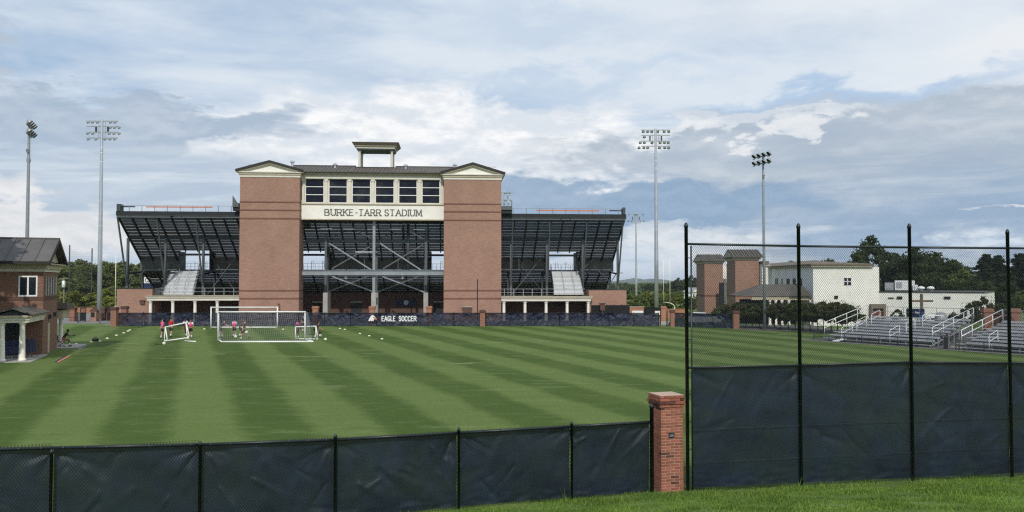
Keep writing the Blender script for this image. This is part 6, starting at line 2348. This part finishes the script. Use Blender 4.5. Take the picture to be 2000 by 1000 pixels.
# rooftop machines
zr_ = zt2 + .09
for x0, x1, h, y, dp, lab, m2 in ((.15, .95, 1.0, 2.5, 1.0, 'small grey air conditioner at the step of the white roof', 'galvanized'), (1.1, 3.0, 1.25, 3.2, 1.6, 'large white air handling unit with a grey grille on the flat roof', 'white_paint'),
                                  (3.05, 3.45, .75, 3.0, .8, 'narrow white duct box beside the large roof unit', 'white_paint')):
    t = thing('roof_unit', lab, 'roof unit', WG.w(x0, y, zr_), WG.a, 'machines on the flat white roof')
    MB().box(0, x1 - x0, 0, dp, .12, h).build('housing', m2, t)
    MB().box(.02, x1 - x0 - .02, .02, dp - .02, 0, .12).build('curb', 'steel_dark', t)
    MB().box(.15, min(.75, x1 - x0 - .15), -.04, -.004, h * .3, h * .85).build('grille', 'aluminium_grey', t)
for x, lab in ((3.9, 'white round roof vent nearest the air handler'), (4.9, 'white round roof vent farther right on the flat roof')):
    t = thing('roof_vent', lab, 'vent', WG.w(x, 3.0, zr_), 0, 'round vents on the flat white roof')
    MB().lathe([(.25, 0), (.25, .25), (.42, .28), (.38, .45), (.2, .56), (.02, .6)], 12).build('hood', 'white_paint', t, True)
cr_ = thing('wooden_cross', 'plain brown wooden cross standing before the white wing', 'cross', (W(1800, 590, 84).x, 84, 0))
MB().box(-.11, .11, -.1, .1, .5, W(1800, 574, 84).z).build('upright', 'wood_cross', cr_)
z = W(1800, 588, 84).z
xl, xr2 = W(1777, 588, 84).x - cr_.location.x, W(1822, 588, 84).x - cr_.location.x
MB().box(xl, -.113, -.09, .09, z - .1, z + .1).box(.113, xr2, -.09, .09, z - .1, z + .1).build('arm', 'wood_cross', cr_)

# ------------------------------------------------------------------ visitors' bleachers
BF = Frame(B0, math.atan2(DB.y, DB.x))


def bx(px, y, py=655):
    return BF.P(px, py, y)[0]


sheet('bleacher_apron', list(np.arange(24, 54, .5)), list(np.arange(42, 82, .5)), lambda x, y: hz(x, y) + .02, 'gravel_dark',
      lambda x, y: -1.2 < (x - B0.x) * DB.x + (y - B0.y) * DB.y < 30 and -.2 < (x - B0.x) * NB.x + (y - B0.y) * NB.y < 10)
flat('kerb_strip', [BF.w(-1, -.5), BF.w(30, -.5), BF.w(30, -.26), BF.w(-1, -.26)], .03, 'concrete')
xs = [bx(p, 0, 668) for p in (1589.6, 1619.5, 1650, 1683, 1716.5, 1753, 1791)]
xs_b = [bx(p, 0, 684) for p in (1867, 1873.5, 1922, 1975, 2035, 2100)]
for lab, xx in (('low black pipe rail fence in front of the left bleachers', xs), ('low black pipe rail fence in front of the right bleachers', xs_b)):
    t = thing('rail_fence', lab, 'fence', BF.w(xx[0], 0, 0), BF.a, 'low black rail fences')
    for x in xx:
        MB().cyl((x - xx[0], 0, -.2), (x - xx[0], 0, .78), .032, n=8).build('post', 'post_black', t, True)
    for z in (.76, .40):
        MB().cyl((0, 0, z), (xx[-1] - xx[0], 0, z), .024, n=8).build('rail', 'post_black', t, True)
    chain_link(t, 0, xx[-1] - xx[0], .05, .75, .075, .006)

NRW, RY0, RD, RZ0, RR = 8, 1.2, .78, .42, .205


def bleacher(label, x0, x1, hz0):
    t = thing('bleacher', label, 'bleachers', BF.w(x0, 0, hz0), BF.a, 'aluminium bleachers')
    L = x1 - x0
    nseg = max(1, int(L / 4.6))
    for j in range(NRW):
        y, z = RY0 + j * RD, RZ0 + j * RR
        for q in range(nseg):
            a, b = L * q / nseg + .006, L * (q + 1) / nseg - .006
            MB().box(a, b, y, y + .27, z, z + .045).build('seat_plank', 'aluminium_grey', t)
            MB().box(a, b, y - .46, y - .02, z - .28, z - .24).build('foot_plank', 'aluminium_dull', t)
            MB().box(a, b, y + .28, y + .31, z - .04, z + .15).build('riser_plank', 'aluminium_grey', t)
    fr = MB()
    x = .05
    while x < L + .01:
        fr.beam((x, RY0 - .3, .08), (x, RY0 + (NRW - 1) * RD + .3, RZ0 + (NRW - 1) * RR - .3), .05, .08)
        for j in range(NRW):
            y, z = RY0 + j * RD + .1, RZ0 + j * RR
            fr.beam((x, y, 0), (x, y, z - .002), .05, .05)
            fr.beam((x, y - .45, z - .29), (x, y + .2, z - .29), .045, .045)
        x += (L - .1) / max(1, int(L / 1.8))
    fr.build('under_frame', 'galvanized', t)
    yT, zT = RY0 + NRW * RD - .3, RZ0 + (NRW - 1) * RR
    rb = MB()
    n = int(L / 1.35)
    for q in range(n + 1):
        x = L * q / n
        rb.cyl((x, yT, zT - .6), (x, yT, zT + .98), .022, n=6)
    for z in (zT + .98, zT + .52, zT + .08):
        rb.cyl((0, yT, z), (L, yT, z), .02, n=6)
    rb.build('back_rail', 'galvanized_dull', t)
    return t, L


def side_rail(t, x, y0, y1, z0, z1, r, mat, posts=4, drop=1.0):
    m = MB()
    for dz in (0, -.45):
        m.cyl((x, y0, z0 + dz), (x, y1, z1 + dz), r, n=8)
    for q in range(posts):
        f = q / (posts - 1)
        y, z = y0 + (y1 - y0) * f, z0 + (z1 - z0) * f
        m.cyl((x, y, z - drop), (x, y, z), r * .9, n=8)
    m.build('side_rail', mat, t, True)


def aisle_rail(t, x, y0, y1):
    z0 = RZ0 + (y0 - RY0) / RD * RR
    z1 = RZ0 + (y1 - RY0) / RD * RR
    m = MB()
    m.tube([(x, y0, z0 - .4), (x, y0, z0 + .75), (x, y0 + .08, z0 + .84), (x, y1 - .08, z1 + .82), (x, y1, z1 + .74), (x, y1, z1 - .2)], .024, 7)
    m.cyl((x, y0, z0 + .38), (x, y1, z1 + .38), .022, n=7)
    m.build('aisle_rail', 'white_paint', t, True)


b1, L1_ = bleacher('left section of grey aluminium bleachers with white rails, by the hedge', .9, 9.6, .0)
b2, L2_ = bleacher('right section of grey aluminium bleachers cut by the picture edge', 12.0, 27.0, .0)
side_rail(b1, -.35, .6, 7.0, 1.55, 3.0, .03, 'white_paint', 5, 1.05)
side_rail(b1, L1_ + .1, 1.0, 7.2, 1.55, 2.95, .028, 'aluminium', 5, 1.1)
side_rail(b2, -.1, 1.0, 7.2, 1.45, 2.85, .036, 'aluminium', 5, .95)
for x, y0, y1 in ((1.1, .9, 2.4), (1.2, 2.9, 4.3), (1.3, 4.9, 6.2), (5.4, .9, 2.3), (5.6, 2.9, 4.2), (5.8, 5.0, 6.2)):
    aisle_rail(b1, x, y0, y1)
for x, y0, y1 in ((1.9, .9, 2.2), (3.6, 2.6, 4.2), (6.5, .9, 2.2), (6.7, 2.9, 4.2)):
    aisle_rail(b2, x, y0, y1)
for j in range(7):
    y, z = RY0 - .35 + j * RD, RZ0 + j * RR - .16
    MB().box(-.75, -.06, y, y + .28, z, z + .04).build('stair_tread', 'aluminium', b1)
    MB().box(-.85, -.06, y, y + .28, z - .12, z - .08).build('stair_tread', 'aluminium', b2)
MB().beam((1.35, -.4, .10), (1.2, 1.0, .22), .5, .05).build('ramp_board', 'white_paint', b1)

t = thing('folding_table', 'white folding table on the top row of the left bleachers', 'table', BF.w(bx(1822, 6.6, 630), 6.6, RZ0 + 7 * RR + .05), BF.a + 1.2)
MB().box(-.75, .75, -.36, .36, .30, .35).build('table_top', 'white_paint', t)
for x in (-.6, .6):
    MB().beam((x, -.3, 0), (x, -.25, .3), .04).beam((x, .3, 0), (x, .25, .3), .04).build('leg', 'white_paint', t)
t = thing('covered_grill', 'round thing under a grey cover behind the bleachers rail', 'covered grill', BF.w(bx(1838, 8.8, 615), 8.8, 1.0), 0)
MB().lathe([(.5, 0), (.52, .7), (.48, 1.15), (.3, 1.4), (.05, 1.46)], 14).build('cover', 'aluminium_dull', t, True)
# sign on the rail
y, = (7.2,)
xa, xb = bx(1770, 7.2, 612), bx(1805.5, 7.2, 612)
zt2, zb2 = BF.P(1788, 602.8, 7.2)[1], BF.P(1788, 622.3, 7.2)[1]
sgn = thing('banner', 'navy banner with a bright blue corner hanging on the bleachers back rail', 'banner', BF.w(xa, 7.2, 0), BF.a)
MB().box(0, xb - xa, -.0, .03, zb2, zt2).build('cloth', 'navy_paint', sgn)
Lb = xb - xa
MB().prism([(Lb * .62, zb2 + .02), (Lb, zb2 + .02), (Lb, zb2 + (zt2 - zb2) * .58)], -.012, -.003).build('blue_corner', 'blue_paint', sgn)
for c, x, w in text_layout('LESCO', Lb * .52, Lb * .76, .18, .8, .25):
    hgt = .20 if c == 'L' else .13
    letter_mb(c, x, zb2 + (zt2 - zb2) * .5, w, hgt, .035, -.02, .01).build('letter', 'letter_white', sgn)
for lab, px, y, w in (('red brick pier at the back of the bleacher aisle', 1929, 8.0, .66), ('red brick pier farther right behind the bleacher aisle', 1982, 8.0, .62)):
    x = bx(px, y, 625)
    t = thing('brick_pier', lab, 'pillar', BF.w(x, y, 0), BF.a + .75, 'brick piers behind the bleacher aisle')
    h = BF.P(px, 602.5, y)[1]
    MB().box(-w / 2, w / 2, -w / 2, w / 2, .3, h - .3).build('shaft', 'brick_pier', t)
    MB().box(-w / 2 - .08, w / 2 + .08, -w / 2 - .08, w / 2 + .08, h - .3, h - .16).box(-w / 2 - .03, w / 2 + .03, -w / 2 - .03, w / 2 + .03, h - .16, h).build('cap', 'brick_pier', t)
xa, xb = bx(1938, 8.6, 625), bx(1976, 8.6, 625)
t = thing('low_wall', 'low brown wall between the two red brick piers', 'wall', BF.w(xa, 8.6, 0), BF.a)
MB().box(0, xb - xa, 0, .3, .3, 2.35).build('wall_face', 'brick_dark', t)
MB().box(0, xb - xa, -.05, .35, 2.35, 2.45).build('coping', 'door_red', t)
x = bx(1847, .35, 668)
t = thing('lectern', 'black metal stand with a slanted top at the edge of the grass', 'stand', BF.w(x, .35, 0), BF.a + .6)
MB().box(-.14, .14, -.12, .12, 0, .9).build('stand', 'black_plastic', t)
MB().beam((-.42, 0, 1.12), (.4, 0, .88), .45, .05).build('top', 'black_plastic', t)
MB().box(-.35, .35, -.25, .25, 0, .05).build('foot', 'black_plastic', t)

# ------------------------------------------------------------------ trees
def leaf_quads(c, size, rg):
    n = len(c)
    a = rg.normal(size=(n, 3))
    a /= np.linalg.norm(a, axis=1)[:, None]
    b = rg.normal(size=(n, 3))
    b -= a * np.sum(a * b, axis=1)[:, None]
    b /= np.linalg.norm(b, axis=1)[:, None]
    s = size * rg.uniform(.55, 1.25, n)[:, None]
    q = np.stack([c - a * s - b * s * .6, c + a * s - b * s * .6, c + a * s * .9 + b * s * .6, c - a * s * .9 + b * s * .6], axis=1)
    return q.reshape(-1, 3)


def round_crown(name, seed, mat, n=5200, leaf=.018, rx=.36, z0=.20, lobes=34, squash=.75):
    rg = np.random.default_rng(seed)
    cs, rs = [], []
    for i in range(lobes):
        f = rg.uniform(0, 1)
        z = z0 + .14 + (1 - z0 - .26) * f
        rr = rx * math.sqrt(max(.05, 1 - (2 * f - .85) ** 2)) * rg.uniform(.45, .95)
        a = i * 2.4 + rg.uniform(-.5, .5)
        cs.append((rr * math.cos(a), rr * math.sin(a), z))
        rs.append(rg.uniform(.055, .115) * (1.3 if lobes < 18 else 1.0))
    cs.append((0, 0, .90)); rs.append(.085)
    cs, rs = np.array(cs), np.array(rs)
    k = rg.integers(0, len(cs), n)
    d = rg.normal(size=(n, 3))
    d /= np.linalg.norm(d, axis=1)[:, None]
    r = rs[k] * rg.uniform(.1, 1.0, n) ** .5 * rg.uniform(.8, 1.3, n)
    c = cs[k] + d * r[:, None] * np.array([1, 1, squash])
    return np_mesh(name, leaf_quads(c, leaf, rg), n, mat)


def pine_crown(name, seed, mat, n=5200, leaf=.017, rx=.25, z0=.10, gap=.5):
    rg = np.random.default_rng(seed)
    pts = []
    nb = 95
    for i in range(nb):
        h = z0 + (1 - z0) * (i / nb) ** .95
        L = rx * (1 - h) ** .75 * rg.uniform(.35, 1.25) + .015
        a = i * 2.399 + rg.uniform(-.4, .4)
        m = max(10, int(n / nb * (.4 + 1.3 * (1 - h))))
        u = rg.uniform(.12, 1.0, m) ** .8
        w = .045 * (1 - u * .5) * (.5 + L / rx)
        x = L * u * math.cos(a) + rg.normal(size=m) * w * .6
        y = L * u * math.sin(a) + rg.normal(size=m) * w * .6
        z = h - .06 * u * (1 - h) + .05 * u ** 2 * L / rx * .6 + rg.normal(size=m) * .012
        pts.append(np.stack([x, y, z], 1))
    c = np.concatenate(pts)
    return np_mesh(name, leaf_quads(c, leaf, rg), len(c), mat)


def trunk_mesh(name, seed, limbs=7, top=.8, r=.022, spread=.22):
    rr = random.Random(seed)
    m = MB()
    p = Vector((0, 0, -.02))
    pts = [p]
    for i in range(4):
        pts.append(Vector((rr.uniform(-.012, .012) * i, rr.uniform(-.012, .012) * i, top * (i + 1) / 4)))
    for i in range(4):
        m.cyl(pts[i], pts[i + 1], r * (1 - i / 4.6), r * (1 - (i + 1) / 4.6), 7)
    for i in range(limbs):
        f = rr.uniform(.3, .9)
        z = top * f
        b = Vector((0, 0, z))
        a = i * 2.4 + rr.uniform(-.4, .4)
        L = spread * rr.uniform(.6, 1.1) * (1.15 - f * .6)
        e = b + Vector((math.cos(a) * L, math.sin(a) * L, L * rr.uniform(.4, .9)))
        m.cyl(b, e, r * .42 * (1.2 - f), r * .1, 5)
    return m.mesh(name, 'bark', True)


def tree_proto(nm, crown_me, trunk_me):
    t = thing(nm, 'tree', 'tree')
    put('trunk', trunk_me, t)
    put('crown', crown_me, t)
    return t


PROT = {
    'oak': [tree_proto('oak_tree', round_crown('crown', s, 'leaf_oak'), trunk_mesh('trunk', s)) for s in (1, 2, 3)],
    'light': [tree_proto('leafy_tree', round_crown('crown', s, 'leaf_light', 5000, .019, .42, .08, 34), trunk_mesh('trunk', s)) for s in (11, 12)],
    'dark': [tree_proto('broadleaf_tree', round_crown('crown', s, 'leaf_dark', 8500, .016, .38, .06, 44), trunk_mesh('trunk', s)) for s in (21, 22)],
    'pine': [tree_proto('pine_tree', pine_crown('crown', s, 'leaf_pine', 8200, .015), trunk_mesh('trunk', s, 0, .97, .016)) for s in (31, 32, 33)],
    'myrtle': [tree_proto('crepe_myrtle', round_crown('crown', s, 'leaf_myrtle', 5200, .022, .52, .20, 34, .75), trunk_mesh('trunk', s, 9, .55, .02, .3)) for s in (41, 42, 43)],
}
rg5 = np.random.default_rng(9)
for t in PROT['myrtle']:
    n = 70
    a = rg5.uniform(0, 6.28, n)
    z = rg5.uniform(.55, 1.0, n)
    r = .50 * np.sqrt(np.maximum(0.05, 1 - ((z - .6) / .45) ** 2)) * rg5.uniform(.7, 1.05, n)
    put('blossom', np_mesh('blossom', leaf_quads(np.stack([r * np.cos(a), r * np.sin(a), z], 1), .022, rg5), n, 'flower_pink'), t)
USED = set()


def plant(kd, px, ytop, Y, zb, label, group, wide=1.0, i=None, base_px=None):
    x = (px - 1000) / F * Y
    H = W(px, ytop, Y).z - zb
    src = PROT[kd][(i if i is not None else rnd.randrange(99)) % len(PROT[kd])]
    rz = rnd.uniform(0, 6.28)
    sc = (H * wide, H * wide, H)
    if src.name in USED:
        o = copy_thing(src, (x, Y, zb), rz, label, sc)
    else:
        USED.add(src.name)
        o = src
        o.location = (x, Y, zb)
        o.rotation_euler = (0, 0, rz)
        o.scale = sc
        o['label'] = label
    o['group'] = group
    o['category'] = 'shrub' if kd == 'myrtle' else 'tree'
    return o


NUM = ['first', 'second', 'third', 'fourth', 'fifth', 'sixth', 'seventh', 'eighth', 'ninth', 'tenth', 'eleventh', 'twelfth', 'thirteenth', 'fourteenth', 'fifteenth', 'sixteenth', 'seventeenth', 'eighteenth', 'nineteenth', 'twentieth',
       'twenty-first', 'twenty-second', 'twenty-third', 'twenty-fourth']
# woods left of the stadium
G1 = 'trees of the wood left of the grandstand'
lefts = [(98, 520, 215, 'oak'), (118, 512, 200, 'oak'), (137, 508, 225, 'oak'), (155, 503, 235, 'oak'), (172, 509, 215, 'oak'), (188, 512, 228, 'oak'), (205, 506, 240, 'oak'), (222, 510, 220, 'oak'), (240, 507, 236, 'oak'),
         (258, 512, 226, 'oak'), (275, 510, 240, 'oak'), (296, 516, 232, 'oak'), (318, 522, 240, 'oak')]
for i, (px, yt, Y, kd) in enumerate(lefts):
    plant(kd, px, yt, Y, -3, f'full green oak-like tree, {NUM[i]} from the left in the tall row of the left wood', G1, 1.05)
lows = [(106, 560, 178, 'light'), (128, 556, 186, 'dark'), (146, 566, 176, 'light'), (165, 552, 190, 'oak'), (181, 569, 180, 'light'), (206, 562, 184, 'light'), (226, 556, 190, 'oak'), (213, 577, 172, 'light'), (252, 556, 188, 'oak'), (270, 560, 182, 'dark'), (92, 552, 184, 'oak')]
for i, (px, yt, Y, kd) in enumerate(sorted(lows)):
    plant(kd, px, yt, Y, -3, f'low bushy tree, {NUM[i]} from the left in the front row of the left wood', 'low trees before the left wood', 1.5)
# woods right of the stadium
rights = [(1198, 572, 205, 'light'), (1214, 574, 196, 'oak'), (1229, 573, 210, 'light'), (1246, 575, 200, 'oak'), (1263, 569, 214, 'light'), (1279, 572, 206, 'oak'), (1296, 570, 216, 'light'), (1312, 569, 212, 'oak'), (1329, 572, 205, 'light'),
          (1347, 578, 200, 'oak'), (1364, 575, 208, 'light'), (1381, 578, 203, 'oak')]
for i, (px, yt, Y, kd) in enumerate(rights):
    plant(kd, px, yt, Y, -3, f'rounded yellow-green tree, {NUM[i]} from the left in the low row right of the grandstand', 'low trees right of the grandstand', 1.45)
mids = [(1205, 566, 300), (1224, 564, 310), (1243, 565, 296), (1266, 566, 305), (1288, 564, 300), (1309, 563, 312), (1330, 566, 298), (1349, 573, 290), (1372, 566, 300), (1395, 568, 292)]
for i, (px, yt, Y) in enumerate(mids):
    plant('oak', px, yt, Y, -3, f'mid-distance green tree, {NUM[i]} from the left behind the low row on the right', 'mid-distance trees on the right', 1.5)
ridge = [(1268, 553, 470), (1281, 551, 480), (1297, 552, 470), (1313, 548, 475), (1325, 541, 470), (1337, 544, 480), (1350, 536, 460), (1365, 543, 470), (1380, 548, 480)]
for i, (px, yt, Y) in enumerate(ridge):
    plant('dark', px, yt, Y, -2, f'dark tree, {NUM[i]} from the left on the low ridge beyond the right wood', 'dark trees on the far ridge', 1.0)
# big dark trees behind the white wing
G3 = 'dark trees behind the white wing'
bigs = [(1676, 492, 140, 'dark', 1.0, 'dark broadleaf tree left of the tall one behind the white building'), (1703, 455, 143, 'dark', .95, 'tallest dark tree standing above the step of the white building'),
        (1745, 489, 150, 'dark', 1.1, 'dark tree right of the tallest one, over the roof units'), (1785, 478, 138, 'dark', 1.15, 'broad dark tree rising behind the third fence post'),
        (1822, 486, 146, 'dark', 1.2, 'broad dark tree right of the third fence post'), (1858, 502, 140, 'dark', 1.1, 'dark tree sloping down right of the broad pair'),
        (1883, 522, 132, 'oak', 1.1, 'lighter green tree in the dip of the dark tree line'), (1927, 498, 140, 'pine', 2.0, 'flat-topped dark pine left of the last fence post'),
        (1950, 500, 132, 'pine', 1.9, 'dark pine directly behind the last fence post'), (1992, 497, 134, 'pine', 2.0, 'dark pine at the right edge of the view'),
        (1908, 535, 118, 'dark', 1.2, 'low dark tree at the right end of the white wing'), (1965, 548, 112, 'dark', 1.3, 'low dark tree below the right edge pines'), (2010, 560, 105, 'oak', 1.4, 'green bushy tree at the far right behind the bleachers'),
        (1585, 508, 190, 'dark', .9, 'far dark tree top showing over the white building roof'), (1618, 500, 170, 'dark', .8, 'grey-green tree top above the white building cornice'), (1545, 506, 185, 'dark', .9, 'dark tree top above the low roof left of the white block')]
for px, yt, Y, kd, wd_, lab in bigs:
    plant(kd, px, yt, Y, 0 if Y < 145 else -3, lab, G3, wd_ * .95)
# crepe myrtles along the field
flat('hedge_path', [(24.0, 86.5), (34.2, 78.0), (34.2, 93.5), (24.0, 97)], .02, 'gravel_dark')
hedge = [(1414, 592, 90.5), (1441, 588, 89.5), (1468, 590, 88.6), (1497, 587, 87.6), (1524, 589, 86.4), (1552, 587, 85.0), (1581, 589, 83.2), (1607, 586, 81.4), (1634, 587, 80.0), (1655, 592, 79.0)]
for i, (px, yt, Y) in enumerate(hedge):
    plant('myrtle', px, yt, Y, 0, f'crepe myrtle shrub, {NUM[i]} from the left in the hedge before the white building', 'crepe myrtles in the hedge', 1.12)
for i, (px, yt, Y) in enumerate(hedge[:-1]):
    plant('myrtle', px + 15, yt + 3, Y + 1.6, 0, f'crepe myrtle shrub, {NUM[i]} from the left in the second row of the hedge', 'crepe myrtles in the hedge', 1.1)
for px, yt, Y, lab in ((1752, 602, 82, 'thin shrub beside the navy banner behind the bleachers'), (1893, 590, 72, 'spreading shrub left of the red brick pier'), (1918, 577, 74, 'taller spreading shrub above the red brick pier'), (1945, 592, 73, 'bush between the two red brick piers'), (1862, 608, 72, 'low bush behind the bleachers back rail')):
    plant('myrtle', px, yt, Y, .6, lab, 'shrubs behind the bleachers', .75)
# conifer with one bough in view; unseen broadleafs added to shade the field house
PB = [tree_proto('pine_tree', pine_crown('crown', s, 'leaf_pine', 26000, .0052, .30, .12), trunk_mesh('trunk', s + 1, 0, .97, .016)) for s in (51,)]
PROT['nearpine'] = PB
o = PB[0]
Y, H = 45.0, 18
o.location = ((-322 - 1000) / F * Y, Y, 0)
o.scale = (H * 1.12, H * 1.12, H)
tag(o, 'dark conifer at the left edge with a bough in front of the field house', 'tree', 'trees at the left edge')
o = copy_thing(PROT['dark'][0], (-38.2, 44.0, 0), 1.0, 'large dark broadleaf tree added unseen past the left edge to shade the field house', (18.5, 18.5, 21))
tag(o, o['label'], 'tree', 'trees at the left edge')
o = copy_thing(PROT['dark'][1], (-43.5, 45.5, 0), 2.0, 'second large broadleaf tree, also added unseen farther left for shade', (19, 19, 19))
tag(o, o['label'], 'tree', 'trees at the left edge')

for kd in PROT:                                      # kinds that were not planted
    for t in PROT[kd]:
        if kd != 'nearpine' and t.name not in USED:
            for ch in list(t.children):
                bpy.data.objects.remove(ch)
            bpy.data.objects.remove(t)

# white house among the trees
hs = thing('house', 'small white gabled house among trees left of the brick towers', 'house', base_of(1359, 285, -2.6) , .5)
MB().box(-2, 2, 0, 4, 0, 4.0).build('wall', 'stucco_white', hs)
MB().prism([(-2.4, 4.0), (2.4, 4.0), (0, 5.6)], -.4, 4.4).build('roof', 'aluminium_dull', hs)
MB().prism([(-2.0, 4.02), (2.0, 4.02), (0, 5.3)], -.46, -.41).build('gable', 'stucco_white', hs)
for x in (-1, .9):
    MB().box(x - .3, x + .3, -.06, -.004, 2.2, 3.4).build('window', 'window_glass', hs)


# far wooded belt and hills
def belt(name, Y, zt, zb, x0, x1, n, size, seed, label):
    rg = np.random.default_rng(seed)
    x = rg.uniform(x0, x1, n)
    prof = np.array([zt * (.62 + .38 * (0.5 + 0.5 * mnoise.noise(Vector((v * .018, seed, 0))) + .5 * mnoise.noise(Vector((v * .07, seed, 2))))) for v in x])
    z = zb + (prof - zb) * np.sqrt(rg.uniform(0, 1, n))
    y = Y + rg.normal(size=n) * 12
    o = put(name, np_mesh(name, leaf_quads(np.stack([x, y, z], 1), size, rg), n, 'far_wood'))
    tag(kind(o, 'stuff'), label, 'wood')


belt('far_woods', 620, 4.0, -4, -900, 900, 26000, 1.5, 5, 'distant green wood closing the view behind the stadium')

belt('side_woods', 285, 12.0, -4, -460, -185, 9000, 1.1, 8, 'tall green wood continuing left of the field house')

def hill(name, px0, px1, tops, Y, depth, mat):
    """a long rounded hill whose crest passes the given picture points"""
    vs, fs = [], []
    xs = np.linspace(px0, px1, 620)
    for px in xs:
        yt = np.interp(px, [p for p, _ in tops], [q for _, q in tops])
        yt += 1.2 * mnoise.noise(Vector((px * .05, 0, 1)))
        x = (px - 1000) / F * Y
        zt2 = max(-3, W(px, yt, Y).z)
        for k in range(7):
            u = k / 6
            vs.append((x * (1 + .0 * u), Y + depth * (u - .5), -4 + (zt2 + 4) * math.sin(math.pi * u)))
    for i in range(619):
        for k in range(6):
            fs.append((i * 7 + k, (i + 1) * 7 + k, (i + 1) * 7 + k + 1, i * 7 + k + 1))
    mb = MB()
    mb.v, mb.f = vs, fs
    return kind(mb.build(name, mat, None, True), 'structure')


plain('hill_wood', (0.045, 0.07, 0.028), 0.95, 0, 0.3, 0.02)
hill('hills', -1500, 3500, [(-1500, 550), (0, 551), (700, 552), (1150, 553), (1205, 550), (1222, 546), (1240, 543), (1252, 547), (1258, 549), (1272, 543.5), (1284, 545.5), (1300, 550), (1700, 552), (3500, 550)], 5200, 1500, 'hill_wood')
hill('near_ridge', -600, 2600, [(-600, 547), (1180, 556), (1262, 556), (1300, 553), (1340, 549), (1400, 549), (2600, 547)], 760, 160, 'hill_wood')


# ------------------------------------------------------------------ the air
def haze_box():
    m = bpy.data.materials.new('haze')
    m.use_nodes = True
    k = NT(m.node_tree)
    v = k.node('ShaderNodeVolumePrincipled')
    v.inputs['Color'].default_value = (0.80, 0.88, 1.0, 1)
    v.inputs['Density'].default_value = 0.00009
    v.inputs['Anisotropy'].default_value = 0.0
    o = k.node('ShaderNodeOutputMaterial')
    k.l.new(v.outputs[0], o.inputs['Volume'])
    MATS['haze'] = m
    m.cycles.volume_sampling = 'DISTANCE'
    m.cycles.homogeneous_volume = True
    kind(MB().box(-13000, 13000, -1200, 13000, -5.2, 60).build('haze', 'haze'), 'stuff')


haze_box()
